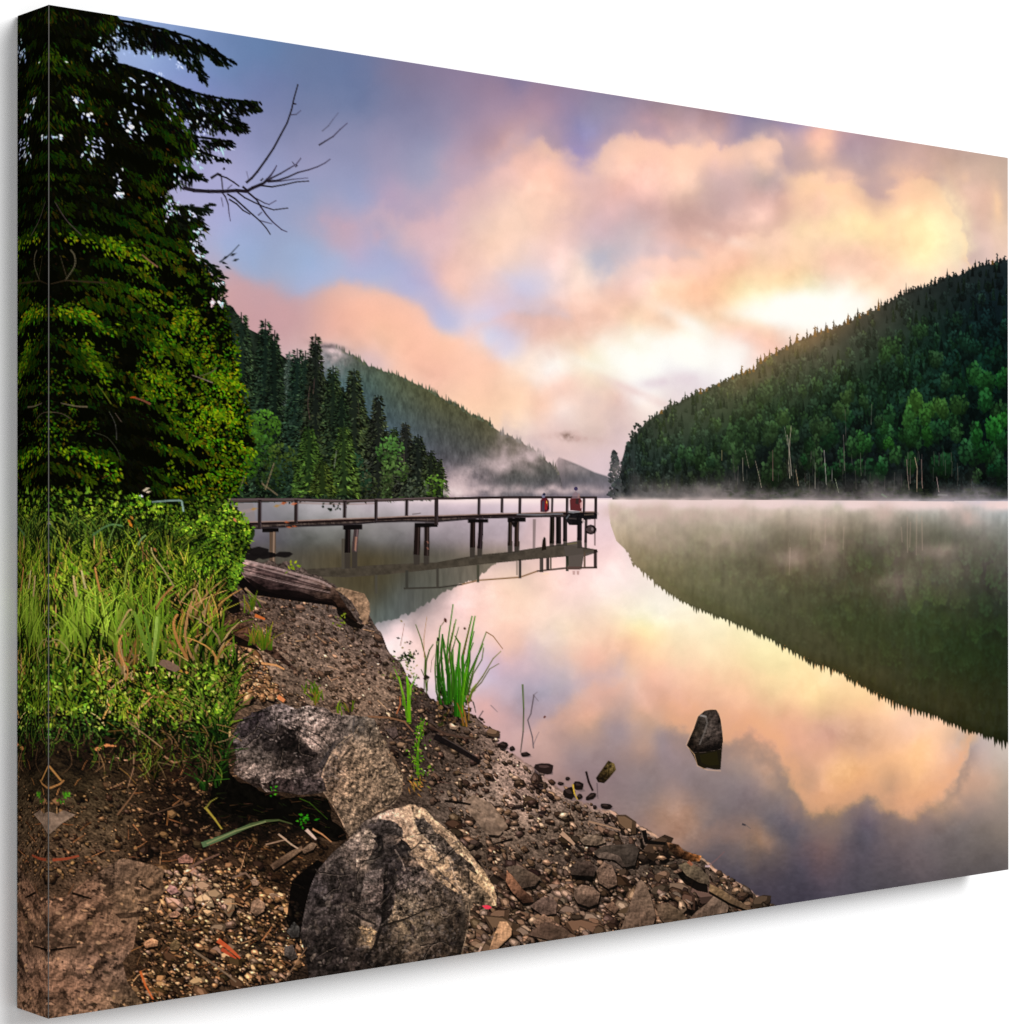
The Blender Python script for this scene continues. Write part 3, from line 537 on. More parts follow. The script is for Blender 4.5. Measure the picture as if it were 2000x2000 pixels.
# pale trunks mirrored, then the mist that lies on the water
for (x, y, h) in [(1772,1010,70),(1790,1005,80),(1800,1010,66),(1778,1020,50),(1543,1070,54),(1648,1030,44),(1612,1015,50),(1585,1015,40),(1760,1030,30)]:
    stroke([(x, y), (x + R.uniform(-2, 2), y + h)], 3, 2, (184, 158, 140), .3)
for (x, y, rx, ry, al) in [(1300,984,120,9,.9),(1500,984,140,9,.9),(1700,985,140,9,.85),(1900,987,120,9,.8),(1240,1000,60,16,.6),(1330,1010,60,18,.5),(1440,1004,60,14,.5),(1590,1012,40,18,.4),(1720,1004,22,20,.5),(1880,1010,34,18,.45),(1830,1076,40,12,.25),(1545,1090,30,16,.25),(1740,1140,40,16,.18),(1400,1060,60,20,.25),(1280,1050,36,22,.3),(1620,1080,20,30,.2)]:
    soft(x, y, rx, ry, (238, 214, 210) if y < 1000 else (206, 178, 168), al, 0, .7, int(x) % 50, 34, LK2)
for (x, rx, al) in [(880,70,.9),(980,80,.95),(1080,80,.95),(1170,60,.9)]: soft(x, 975, rx, 7, (252, 232, 228), al, 0, .2, 5, 40, LK2)
P_REF2 = new_pid('printed_lake', 'hill_reflection')
le_ = [(440,1240),(700,1226),(747,1214),(775,1209),(814,1191),(845,1173),(874,1153),(903,1140),(929,1134),(945,1120),(966,1104),(981,1098),(1010,1080),(1060,1050)]
yy = np.interp(TX, [p[0] for p in le_], [p[1] for p in le_]) + fbm(TX, TY*0, 6, 2, 91)*10
vl = smooth(1.5, -1.5, TY - yy)*smooth(1050, 1098, TY)*smooth(1000, 985, TX)*(ids == P_LAKE)
lf = np.array([1.0, .97, .90], np.float32)*rbf([(480,1100,84,80,74),(560,1100,84,82,78),(640,1110,86,80,66),(700,1140,78,72,56),(720,1170,84,80,66),(760,1140,80,78,66),(740,1195,94,104,106),(780,1160,84,90,92),(800,1180,92,96,98),(820,1120,88,88,84),(850,1150,96,98,94),(870,1110,98,96,92),(920,1115,112,106,100),(960,1095,124,116,108)])(TX, TY)
lf = lf*(1 + .25*fbm(TX*1.5, TY*.3, 10, 3, 93))[..., None]
img += vl[..., None]*(lf - img); ids[vl > .5] = P_REF2
# ---------------------------------------------------------------- spruces on the near left shore
def spruce(x, ytop, ybase, hw, base, lit, name='printed_spruce', dens=1.0, bush=0.0, tip=1.0):
    hw *= 1.22
    p = new_pid(name)
    Hh = ybase - ytop
    n = int(Hh*hw*.12*dens) + 60
    prof = lambda t: (.10*tip + .90*t**(.8 - .3*bush))*(1 if t < .9 else 1 - (t - .9)*2*(1 - bush*.5))
    shape([(x - hw*prof(t)*.62*(1 + R.uniform(-.25, .2)), ytop + Hh*t) for t in np.linspace(.06, 1, 16)] + [(x + hw*prof(t)*.62*(1 + R.uniform(-.25, .2)), ytop + Hh*t) for t in np.linspace(1, .06, 16)], np.array(base)*.8, .96, p)
    stroke([(x, ytop), (x, ytop + Hh*.25)], 2, 4, np.array(base)*.8, 1, p)
    for k in range(n):
        t = max(.02, R.random()**.72); w = hw*prof(t); sgn = R.choice((-1, 1)); u = R.random()**.6
        yy = ytop + Hh*t + R.uniform(-3, 3); xx = x + sgn*w*u*.8
        l = R.uniform(.10, .28)*hw*(.4 + .6*t) + 3
        ang = (.45 if sgn > 0 else math.pi - .45) + R.uniform(-.8, .7)*sgn
        b = R.random()
        c = mixc(base, lit, min(1, max(0, .15 + .75*b*b + (.2 if sgn > 0 else 0))))
        if R.random() < .45: c = [q*.34 for q in c]
        elif R.random() < .16: c = [q*1.45 for q in c]
        leaf(xx, yy, l, max(2.2, l*.42), ang, jit(c, .16), .9, p)
        if t < .4 and b > .5: leaf(xx, yy, l*.7, 2.2, ang + .35*sgn, jit(np.array(base)*.7, .2), 1, p)
    return p
# bank of foliage behind
P_WB = pid('printed_wooded_bank')
bank = [(395,560),(430,590),(455,600),(480,640),(520,660),(545,690),(575,712),(610,712),(640,745),(668,760),(700,790),(725,820),(745,845),(775,880),(800,880),(830,900),(858,930),(872,955),(875,972),(395,985)]
shape(bank, (34, 42, 34), 1, P_WB, .5, 14, 111)
for i in range(1500):
    x = R.uniform(400, 868); y = R.uniform(600, 968)
    if in_poly(x, y + 4, bank):
        c = mixc((24, 32, 26), (56, 70, 46), R.random()**1.5)
        conv(stone(x, y, R.uniform(2, 7), R.uniform(2, 5), R.uniform(0, 3), 6), jit(c, .2), .8, P_WB)
for t in [(566,688,960,26,(70,84,76),(96,108,92)),(472,611,970,42,(40,54,44),(66,82,52)),(430,575,960,48,(38,56,42),(60,84,48)),(519,624,970,40,(34,48,40),(60,78,50)),(537,646,975,30,(32,44,36),(58,74,48)),(581,682,972,34,(36,52,44),(58,78,52)),(597,686,968,26,(40,56,46),(62,80,54)),
          (617,653,972,34,(38,44,38),(64,72,46)),(651,715,970,36,(40,52,40),(68,80,46)),(692,721,972,40,(44,52,42),(72,82,48)),(668,770,972,30,(34,46,36),(60,76,46)),(739,772,972,32,(44,48,42),(70,78,52)),(770,836,972,24,(52,64,42),(78,98,54)),(793,826,970,26,(48,50,46),(68,72,54)),(817,849,970,30,(40,46,40),(62,68,46)),(842,880,968,22,(42,48,38),(66,76,44)),(858,899,968,18,(46,54,38),(72,84,42))]:
    spruce(*t)
for (x, y, s, c, n) in [(516,835,30,(60,92,32),220),(505,880,32,(48,76,32),200),(548,900,30,(54,68,30),170),(470,905,34,(56,90,26),200),(485,860,24,(58,88,30),120),(530,930,30,(42,58,28),130),(560,940,40,(32,46,36),120),(762,880,26,(66,98,48),120),(770,920,26,(70,92,48),110),(740,950,30,(52,60,38),90),(650,960,40,(34,48,36),100),(850,950,20,(76,104,40),60),(815,958,22,(70,78,62),50),(700,940,24,(36,56,40),80),(690,905,18,(40,66,48),60)]:
    p = new_pid('printed_lakeside_bush')
    for q in range(n):
        t = R.uniform(-math.pi, math.pi); r_ = math.sqrt(R.random()); dy = r_*s*1.1*math.sin(t)
        conv(stone(x + r_*s*math.cos(t)*1.1, y + dy, R.uniform(1.6, 4.2), R.uniform(1.4, 3.2), R.uniform(0, 3), 6), jit(np.array(c)*(1.0 - .35*dy/s + R.uniform(-.3, .3)), .1), .85, p)
for t in [(604,834,966,30,(46,66,36),(82,106,42),'printed_young_spruce',1.5,.5),(672,834,968,30,(52,70,40),(88,108,46),'printed_young_spruce',1.4,.5),(630,900,966,24,(50,64,34),(88,100,40),'printed_young_spruce',1.2,.5)]: spruce(*t)
# bare pale stems among them
for (pp, w, c) in [([(536,905),(526,935),(519,957)],4,(140,122,96)),([(519,957),(512,940)],2.5,(120,104,84)),([(512,945),(530,958),(543,968)],5,(130,112,88)),([(658,880),(655,900),(653,915)],3,(112,116,104)),([(606,755),(602,790),(606,820)],3,(84,66,62)),([(615,740),(612,770)],3,(80,62,60)),([(789,880),(790,910)],2.5,(98,82,72)),([(700,780),(702,830)],2,(60,56,48))]:
    stroke(spl(pp), w*.6, w*.7, c, .6)
soft(790, 930, 26, 30, (86, 74, 70), .35, 0, .5, 6, 16, np.isin(ids, [P_WB]).astype(np.float32))
soft(880, 962, 26, 8, (226, 208, 206), .6, 0, .6, 8, 14, ((TX > 866)).astype(np.float32))

# ---------------------------------------------------------------- pier
DK = (46, 38, 35)
rail_t = [(430,978),(505,977),(580,977),(674,980),(735,978),(795,976),(853,974),(890,974),(937,973),(985,972),(1016,972),(1058,972),(1100,972),(1140,972),(1166,972)]
deck_t = [(440,1021),(505,1020),(580,1018),(674,1014),(735,1012),(795,1009),(853,1008),(937,1005),(1016,1003),(1058,1002),(1110,1000),(1166,1000)]
deck_b = [(440,1034),(505,1033),(580,1029),(674,1026),(735,1021),(795,1019),(853,1020),(937,1013),(1016,1011),(1058,1010),(1110,1010),(1166,1009)]
P_DECK = pid('printed_pier')
# mirrored pier first
P_MIR = new_pid('printed_pier', 'water_reflection')
MC = (72, 65, 56)
mt = [(600,1112),(680,1108),(760,1103),(853,1099),(930,1085),(1000,1078),(1050,1070),(1100,1063),(1166,1074)]
mb = [(600,1126),(680,1128),(760,1122),(853,1112),(930,1104),(1000,1097),(1050,1092),(1100,1088),(1166,1079)]
shape(mt + mb[::-1], MC, .96, P_MIR, .2, 10, 121)
shape([(1100,1062),(1135,1056),(1140,1082),(1166,1074),(1168,1079),(1140,1088),(1136,1112),(1112,1112),(1106,1090)], (84, 76, 70), .95, P_MIR)
stroke([(1104,1064),(1127,1061)], 3, 3, (116, 106, 74), .7)
rb = [(790,1150),(860,1148),(903,1142),(935,1134),(1016,1128),(1050,1116),(1106,1110),(1166,1109)]
stroke(rb[:3], 3.5, 3, (62, 58, 52), .85, P_MIR); stroke(rb[2:6], 2.8, 3.0, (142, 110, 82), .9, P_MIR); stroke(rb[5:], 3, 3.6, (78, 62, 54), .95, P_MIR)
for (x, y0, y1, w, c) in [(735,1125,1160,5,(78,74,66)),(795,1116,1150,6,(62,60,54)),(855,1112,1148,5,(66,62,56)),(934,1105,1138,5,(72,70,58)),(1016,1094,1130,5,(54,48,44)),(1010,1096,1124,2.5,(140,124,112)),(1058,1092,1118,7,(58,52,48)),(1070,1092,1114,6,(48,42,40)),(1076,1090,1112,3,(84,76,66)),(1108,1088,1116,5,(40,44,34)),(1142,1080,1109,3.5,(90,74,62)),(1163,1076,1110,6,(40,32,30)),(1120,1108,1113,26,(92,72,66))]:
    stroke([(x, y0), (x, y1)], w, w, c, .9, P_MIR)
for (x, c) in [(1121, (176,140,134)), (1129, (176,140,134))]: stroke([(x, 1117), (x, 1123)], 5, 4, c, .7, P_MIR)
stroke([(1061,1121),(1072,1121)], 3, 3, (236,206,180), .7, P_MIR)
for (pp, w) in [([(672,1055),(672,1112)],9),([(694,1060),(694,1110)],9),([(816,1060),(816,1100)],11),([(834,1060),(834,1100)],11),([(924,1060),(923,1092)],9),([(939,1060),(937,1090)],9),([(997,1060),(997,1082)],9),([(1011,1060),(1010,1080)],9)]:
    stroke(pp, w, w, (78, 72, 64), .85, P_MIR)
# piles
def pile(pts, w, col=DK, cap=None):
    p = new_pid('printed_pier', 'pile'); xe, ye = pts[-1]; ym = lut(mt, xe) + 3
    if ye < ym and xe > 600: stroke([(xe, ye - 3), (xe, ym)], w, w*.95, (62, 56, 51), .88, P_MIR)
    stroke(pts, w, w, col, 1, p)
    (x, y0), (x1, y1) = pts[0], pts[-1]
    stroke([(x + w*.22, y0), (x1 + w*.22, y1)], w*.3, w*.25, [min(255, q*1.9 + 14) for q in col], .5)
for (pp, w, c) in [([(533,1036),(533,1070),(532,1104)],12,(92,76,64)),([(680,1030),(679,1080)],11,(24,18,18)),([(697,1032),(694,1062),(693,1078)],10,(70,58,58)),([(816,1026),(815,1060),(814,1084)],12,(34,26,24)),([(834,1028),(834,1064),(833,1086)],10,(40,32,30)),([(924,1016),(923,1070)],10,(30,22,20)),([(940,1016),(939,1045),(937,1072)],9,(36,28,30)),([(997,1014),(996,1066)],8,(40,32,28)),([(1010,1014),(1009,1068)],9,(44,34,30)),([(1079,1012),(1078,1062)],9,(26,22,18)),([(1091,1012),(1091,1062)],10,(22,18,18)),([(1104,1012),(1104,1058)],8,(30,26,26)),([(1132,1010),(1132,1056)],9,(26,22,24)),([(1145,1014),(1144,1060)],5,(44,36,36))]:
    pile(pp, w, c)
stroke([(1044,1016),(1043,1072)], 6, 5, (128, 110, 108), .8); stroke([(1162,1014),(1162,1066)], 2.6, 2.4, (98, 78, 76), .9)
conv([(1060,1056),(1063,1049),(1066,1052),(1067,1074),(1058,1076)], (36, 30, 24), 1, P_MIR)
stroke([(696,1050),(694,1076)], 4, 3, (184, 132, 106), .6)
for y in (1058, 1070): stroke([(835,y),(837,y+4)], 3, 3, (134,92,78), .7)
# cross heads
for (x0, x1, y, h) in [(513,545,1036,7),(671,708,1030,9),(810,855,1026,8),(914,954,1018,6),(992,1027,1016,7)]:
    p = new_pid('printed_pier', 'cross_head'); shape([(x0,y-h*.5),(x1,y-h*.6),(x1,y+h*.5),(x0,y+h*.6)], (22, 18, 18), 1, p)
conv([(998,1020),(1012,1020),(1008,1030),(1003,1030)], (22,18,18), 1)
# deck
shape(deck_t + deck_b[::-1], (74, 63, 58), 1, P_DECK, .6, 7, 123)
stroke([(x, y + .5) for x, y in deck_t], 4, 3, (150, 124, 114), .75, P_DECK)
stroke([(x, y + 3.4) for x, y in deck_t], 4.5, 4, (36, 26, 26), .95, P_DECK)
stroke([(x, y - 1) for x, y in deck_b], 4, 3.5, (44, 38, 40), .9, P_DECK)
stroke([(1010,1005),(1050,1006),(1100,1004)], 3.2, 3.2, (122, 120, 124), .8, P_DECK)
for (x, y) in [(570,1028),(555,1020),(560,1030)]: leaf(x, y, 12, 4, .1, (188, 100, 60), .7)
shape([(1106,1004),(1166,1002),(1166,1014),(1140,1016),(1136,1026),(1112,1026),(1104,1014)], (28, 26, 28), 1, P_DECK, .4, 6, 125)
for (pp, w, c) in [([(1108,1000),(1120,1001),(1132,999)],4,(128,130,134)),([(1112,1006),(1106,1014)],2.5,(104,106,110)),([(1112,1013),(1126,1014)],3,(72,64,62)),([(1142,1006),(1160,1005)],3,(88,76,66))]: stroke(pp, w, w, c, .8)
for (x, y, c) in [(1138,1016,(212,190,186)),(1141,1020,(184,166,164)),(1168,1004,(190,172,170))]: conv(stone(x, y, 2.4, 2.6, 0), c, .8)
for k in range(46):
    x = 450 + 15.4*k; y = lut(deck_t, x); stroke([(x, y + 5), (x + .5, lut(deck_b, x) - 1)], 1.2, 1.2, R.choice([(30,24,24),(104,90,82),(52,44,42)]), .5)
# rail, posts
P_RAIL = pid('printed_pier', 'handrail')
stroke(rail_t[:7], 7, 5, (76, 64, 62), 1, P_RAIL); stroke(rail_t[6:], 4.6, 4, (46, 34, 34), 1, P_RAIL)
stroke([(x, y - 1.6) for x, y in rail_t[:7]], 2, 1.6, (112, 96, 98), .6)
stroke([(x, y + 6) for x, y in rail_t[2:5]], 3, 2, (122, 80, 64), .35)
for (x, w, y0, y1) in [(508,7,978,1034),(579,7,978,1022),(674,6.5,980,1012),(735,6,978,1018),(795,6,977,1008),(853,7.5,975,1026),(890,0,0,0),(936,5.5,974,1006),(981,5,973,1002),(1016,5.5,973,1004),(1079,4,973,1001),(1108,5,973,1002),(1141,4.5,973,1002),(1164,5.5,973,1003)]:
    if not w: continue
    p = new_pid('printed_pier', 'rail_post'); stroke([(x, y0), (x - .5, y1)], w, w, (46, 38, 37), 1, p)
    stroke([(x + w*.3, y0 + 3), (x + w*.3 - .5, y1)], 1.4, 1.4, (106, 92, 100), .55)
shape([(440,982),(495,984),(500,1018),(450,1020)], (140, 130, 130), .8); stroke([(450,1006),(500,995)], 10, 6, (168, 146, 142), .5)
for (x, y) in [(535,990),(548,985),(568,986),(490,996)]: leaf(x, y, 14, 6, -.2, R.choice([(206,110,70),(176,130,60)]), .7)
stroke([(806,1005),(822,1003)], 2, 2, (96, 84, 84), .8)
# the two people by the rail, seen small, from behind
P_PA = pid('printed_person'); P_PB = new_pid('printed_person')
conv([(1056,1000),(1056,978),(1060,973),(1068,973),(1072,979),(1072,998),(1067,1001)], (86, 34, 44), 1, P_PA)
conv([(1058,1000),(1059,980),(1064,978),(1064,1000)], (70, 62, 74), .9, P_PA); conv([(1064,996),(1065,976),(1070,982),(1069,996)], (138, 40, 42), 1, P_PA); conv([(1067,982),(1069,976),(1069,986)], (212, 160, 70), 1, P_PA)
conv([(1069,996),(1072,978),(1073,996)], (30, 20, 22), 1, P_PA)
conv(stone(1061.5, 969, 3.6, 4.4, 0, 8, .1), (120, 116, 136), 1, P_PA); conv(stone(1063, 966, 3, 2.8, 0, 8, .1), (40, 44, 66), 1, P_PA)
conv([(1114,997),(1113,977),(1117,973),(1133,973),(1137,979),(1136,999)], (96, 46, 48), 1, P_PB)
conv([(1124,984),(1125,974),(1131,974),(1130,986)], (62, 46, 46), 1, P_PB); conv([(1133,984),(1138,978),(1138,992),(1134,994)], (206, 160, 158), .9, P_PB)
conv([(1117,974),(1119,965),(1124,960),(1130,965),(1132,974)], (138, 116, 122), .75, P_PB); conv(stone(1125, 955, 4.0, 4.0, 0, 9, .1), (66, 58, 88), 1, P_PB)
conv([(1128,973),(1131,962),(1134,973)], (160, 124, 116), .6, P_PB)
# tyre fender hung from the pier end
P_TY = pid('printed_pier', 'tyre_fender')
conv(stone(1154, 1035, 11.5, 9.5, 0, 14, .03), (30, 22, 22), 1, P_TY); conv(stone(1153, 1035, 8, 6.4, 0, 12, .05), (74, 62, 62), 1, P_TY); conv(stone(1157, 1034, 2.4, 3.4, 0, 8, .05), (136, 122, 122), .8, P_TY)
# dark rocks under the landward end
for (x, y, rx, ry) in [(505,1078,22,9),(525,1085,20,8),(555,1084,16,6),(490,1088,24,8),(480,1075,12,8)]: conv(stone(x, y, rx, ry, 0, 9), (22, 18, 18), .95)
# ---------------------------------------------------------------- shore ground
P_GR = pid('printed_gravel_shore')
shore = [(480,1100),(560,1100),(620,1125),(690,1160),(722,1205),(746,1240),(758,1272),(775,1290),(790,1310),(800,1330),(822,1350),(850,1368),(900,1385),(930,1396),(948,1420),(975,1452),(1010,1478),(1040,1500),(1070,1522),(1100,1545),(1140,1568),(1175,1582),(1200,1585),(1225,1600),(1265,1622),(1300,1645),(1345,1668),(1372,1676),(1400,1700),(1450,1730),(1480,1745),(1513,1768),(1560,1790),(94,2010),(94,1000),(300,1000)]
sx_ = [p[0] for p in shore[:30]]; sy_ = [p[1] for p in shore[:30]]
sx_ = sx_ + [1520, 1560, 2000]; sy_ = sy_ + [1775, 1830, 2300]
ys = np.interp(TX, sx_, sy_) + fbm(TX, TY*0, 16, 4, 131)*14
g_ = smooth(-1.5, 1.5, TY - ys)
GRF = [(500,1150,84,68,60),(600,1180,86,71,63),(690,1200,78,64,57),(560,1220,94,75,64),(650,1260,120,96,82),(740,1290,98,79,69),(520,1290,128,102,84),(600,1320,102,82,69),(700,1340,132,104,86),(760,1350,112,90,75),(820,1380,62,50,44),(900,1420,70,56,48),(480,1250,90,66,50),(450,1200,60,44,32),
(800,1430,56,45,40),(860,1470,70,56,48),(900,1500,84,68,58),(960,1500,136,110,96),(1040,1540,152,122,108),(1000,1580,130,105,90),(930,1570,126,104,90),(880,1580,90,74,64),(980,1640,104,84,70),(1080,1590,120,98,84),(1120,1620,104,84,70),(1200,1620,116,94,82),(1150,1660,88,72,62),(1050,1660,96,78,66),(1000,1720,70,56,48),(1100,1720,60,48,42),(1200,1700,74,60,52),(1250,1670,88,72,62),(1300,1710,70,58,48),(1200,1790,64,52,44),(1350,1720,66,54,46),(1400,1760,70,56,46),(950,1800,66,50,40),(1000,1850,62,48,38),(1050,1800,70,56,48),(1100,1850,60,48,40),
(200,1460,30,22,16),(300,1480,44,32,22),(350,1500,40,28,20),(150,1540,52,42,30),(220,1560,66,52,38),(120,1600,70,54,40),(200,1640,82,64,48),(300,1620,44,32,24),(380,1620,32,24,18),(330,1680,54,38,28),(420,1640,40,28,22),(500,1660,42,30,22),(560,1680,56,40,28),(150,1700,80,60,46),(480,1700,52,38,28),(400,1760,96,72,54),(350,1740,110,84,68),(450,1780,80,60,46),(540,1760,44,32,24),(560,1820,40,30,24),(480,1840,62,48,38),(400,1850,56,42,30),(350,1850,54,40,28),(330,1930,50,36,26),(420,1920,56,42,32),(500,1900,60,46,36),(560,1880,54,42,34),(620,1920,40,30,24)]
gf = rbf(GRF)(TX + fbm(TX, TY, 40, 3, 133)*30, TY + fbm(TX, TY, 40, 3, 135)*30)
_u = TX*.86 + TY*.5; _v = TY*.86 - TX*.5
gt = .8*fbm(_u*.6, _v*1.6, 18, 4, 137) + .8*fbm(_u*.8, _v*1.5, 6, 3, 139) + .7*fbm(TX, TY*1.3, 3.2, 2, 145)
gc = gf*(1 + .9*gt)[..., None]
img += g_[..., None]*(gc - img); ids[g_ > .5] = P_GR
# damp edge, lit rim along the waterline
for i in range(260):
    x = R.uniform(940, 1500); y = lut(list(zip(sx_, sy_)), x)
    conv(stone(x, y + R.uniform(0, 5), R.uniform(3, 9), R.uniform(1.2, 2.6), .55), jit((196, 152, 126) if x > 1180 else (150, 118, 106), .15), .5 if x > 1180 else .3, P_GR)
soft(1100, 1530, 70, 16, (150, 120, 112), .4, .5, .4, 3, 20)
GM = (ids == P_GR)
# pebbles, back to front
def gravel(n, region, colours, s0, s1, ylo, yhi, flat=.62, dark=.8, xr=None):
    pts = []
    xs = [p[0] for p in region]; 
    while len(pts) < n:
        x = R.uniform(min(xs), max(xs)); y = R.uniform(ylo, yhi)
        if in_poly(x, y, region): pts.append((y, x))
    for y, x in sorted(pts):
        t = (y - 1100)/800; s = (s0 + (s1 - s0)*t)*math.exp(R.gauss(-.22, .58))
        a = R.gauss(.35, .55); c = R.choice(colours); c = jit(c, .18)
        conv(stone(x + s*.22, y + s*.38, s*1.06, s*flat*1.06, a), (16, 12, 10), dark, P_GR)
        P = stone(x, y, s, s*flat, a, R.randint(5, 8), .3)
        conv(P, [q*.62 for q in c], .95, P_GR)
        conv([(x + (px - x)*.72 - s*.12, y + (py - y)*.62 - s*flat*.28) for px, py in P], c, .9, P_GR)
        if R.random() < .35: conv([(x + (px - x)*.35 - s*.2, y + (py - y)*.35 - s*flat*.36) for px, py in P], [min(255, q*1.35 + 12) for q in c], .8, P_GR)
BRN = [(98,74,58),(120,90,70),(76,56,44),(58,44,36),(142,108,86),(92,72,60),(66,51,41)]
PALE = BRN + [(170,134,108),(198,160,130),(150,118,96),(186,140,110)]
far_s = [(470,1140),(620,1150),(722,1210),(760,1280),(850,1370),(800,1420),(720,1390),(560,1380),(440,1370),(430,1230)]
gravel(1250, far_s, BRN*2 + PALE, 2.2, 4.6, 1120, 1420, .62, .55)
mid_s = [(720,1395),(850,1372),(940,1400),(1010,1480),(1180,1585),(1300,1650),(1420,1710),(1500,1770),(1100,1850),(940,1720),(840,1560),(770,1530)]
gravel(1700, mid_s, BRN*3 + PALE, 2.0, 6.2, 1372, 1850)
left_s = [(94,1480),(440,1500),(640,1640),(600,1720),(590,1900),(500,1930),(94,1995)]
gravel(1100, [(94,1560),(300,1500),(440,1560),(640,1650),(610,1720),(560,1760),(300,1700),(100,1720)], [(70,52,38),(88,66,48),(56,40,30),(46,33,24),(110,80,58),(130,92,62),(150,110,74),(64,46,32)], 1.8, 4.4, 1490, 1760)
gravel(1900, [(320,1690),(480,1690),(590,1770),(600,1880),(560,1915),(240,1970),(280,1850),(260,1790)], [(206,160,116),(186,134,92),(160,112,76),(140,100,72),(120,86,60),(96,70,48),(74,54,38),(60,44,30),(84,60,40),(50,36,26),(150,116,92)], 1.9, 4.8, 1680, 1990)
gravel(1200, [(905,1770),(1000,1700),(1180,1700),(1400,1730),(1300,1800),(900,1880)], BRN + [(130,104,88),(150,118,96)], 3, 8.5, 1690, 1900)
gravel(150, [(325,1695),(420,1705),(460,1770),(340,1780)], [(186,142,118),(166,124,98),(190,150,114),(120,88,66)], 3, 6.5, 1700, 1790)
gravel(500, [(430,1360),(560,1370),(480,1240),(430,1260)], [(180,130,90),(150,104,70),(120,86,60),(200,150,110)], 3, 6, 1240, 1372)
for i in range(230):  # litter: needles, twigs, bark
    x, y = R.uniform(110, 640), R.uniform(1480, 1960)
    if not in_poly(x, y, left_s): continue
    a = R.gauss(-.35, .6); l = R.uniform(8, 34)
    stroke([(x, y), (x + l*.5*math.cos(a), y + l*.5*math.sin(a) - R.uniform(-2, 3)), (x + l*math.cos(a), y + l*math.sin(a))], R.uniform(1.5, 3), 1.2, jit(R.choice([(124,78,48),(150,98,62),(90,60,42),(70,50,38),(180,132,92)]), .2), .85, P_GR)
for i in range(110):
    x, y = R.uniform(440, 900), R.uniform(1160, 1560); a = R.gauss(.35, .5); l = R.uniform(8, 26)
    if GM[tuple(np.clip(to_g([(x, y)])[0].astype(int)[::-1], 0, [GH-1, GW-1]))]:
        stroke([(x, y), (x + l*math.cos(a), y + l*math.sin(a))], R.uniform(1.4, 2.6), 1, jit(R.choice([(150,110,82),(90,66,52),(56,42,36),(176,132,100)]), .2), .8, P_GR)
# smooth packed patches
def patch(pts, col, a=.8, grain=.35, sc=8, seed=141): shape(pts, col, a, P_GR, grain, sc, seed)
shape([(905,1568),(925,1552),(960,1570),(985,1600),(992,1615),(975,1632),(950,1630),(935,1610),(918,1590)], (140, 116, 98), .8, new_pid('printed_flat_stone'), .35, 9, 143)

# ---------------------------------------------------------------- log with the stone at its end
P_LOG = pid('printed_driftwood_log')
def relief(outline, samples, sigma, pidx, amp=.55, sc=9, seed=151, sxx=1.0, pit=.0, warp=10, stretch=1.0):
    m = inside(outline); cov, sl = m; x, y = TX[sl], TY[sl]
    wx_, wy_ = fbm(x, y, 26, 4, seed)*warp*2, fbm(x, y, 26, 4, seed + 3)*warp*2
    c = field(samples, sigma, 6)(x + wx_, y + wy_)*np.array([1.0, .97, .945], np.float32)
    h1 = fbm(x*stretch, y, sc, 4, seed + 7, .6); h2 = fbm(x*stretch + 2.2, y + 3.0, sc, 4, seed + 7, .6)
    lit = (h2 - h1)*2.0 + (fbm(x*stretch + 4, y + 5, sc*2.6, 3, seed + 29) - fbm(x*stretch, y, sc*2.6, 3, seed + 29))*1.9                       # raking light of the printed scene
    c = c*(1 + amp*lit + amp*.6*fbm(x, y, sc*.45, 2, seed + 11) + amp*1.1*fbm(x + wx_*2, y + wy_*2, sc*1.8, 3, seed + 31))[..., None]
    if pit:
        p_ = fbm(x + wx_, y + wy_, sc*1.5, 4, seed + 19, .6)
        c = c*(1 - pit*smooth(.08, .2, p_))[..., None] + (np.array([30, 24, 20]))*(pit*.5*smooth(.16, .3, -p_))[..., None]
    c = np.clip(c, 4, 250)
    r = img[sl]; r += cov[..., None]*(c - r); ids[sl][cov > .5] = pidx
shape([(460,1100),(540,1120),(650,1160),(690,1200),(660,1185),(560,1172),(480,1160),(455,1130)], (14, 10, 10), .95, P_GR)
relief([(456,1090),(470,1092),(540,1108),(600,1126),(640,1138),(656,1150),(680,1190),(700,1215),(690,1218),(672,1200),(650,1178),(600,1170),(545,1162),(500,1150),(478,1130)],
  [(460,1092,190,160,154),(485,1100,176,150,146),(520,1108,120,100,98),(560,1120,110,92,90),(600,1134,126,106,102),(640,1144,150,124,112),(480,1115,110,90,88),(520,1128,72,56,56),(560,1142,56,44,44),(610,1158,48,38,36),(500,1142,22,16,16),(560,1160,14,10,10),(640,1165,60,46,40),(665,1185,46,34,28),(690,1210,34,26,22)], 16, P_LOG, .5, 9, 153, stretch=.45)
for k in range(9):
    o = R.uniform(0, 30); stroke([(470 + o*.3, 1096 + o), (540, 1112 + o), (610, 1132 + o*.8), (645, 1144 + o*.6)], 1.4, 1.2, R.choice([(40,30,30),(160,136,130),(60,48,46)]), .5, P_LOG)
shape(rough([(478,1128),(500,1138),(545,1152),(600,1160),(650,1172),(672,1198),(690,1216),(672,1202),(650,1182),(600,1174),(545,1166),(500,1154)], .06, 2), (20, 14, 13), .75, P_LOG)
stroke(spl([(458,1092),(480,1096),(530,1108),(580,1122),(625,1135),(648,1147)]), 5, 4, (178, 152, 146), .6, P_LOG)
stroke(spl([(466,1100),(520,1116),(580,1134),(630,1148)]), 3, 2.4, (60, 46, 46), .6, P_LOG); stroke(spl([(500,1108),(560,1124),(620,1142)]), 2.4, 2, (150, 128, 122), .55, P_LOG)
shape([(655,1178),(672,1200),(700,1218),(712,1222),(706,1230),(680,1222),(660,1200)], (20, 15, 12), .9, P_GR)
P_LS = new_pid('printed_stone')
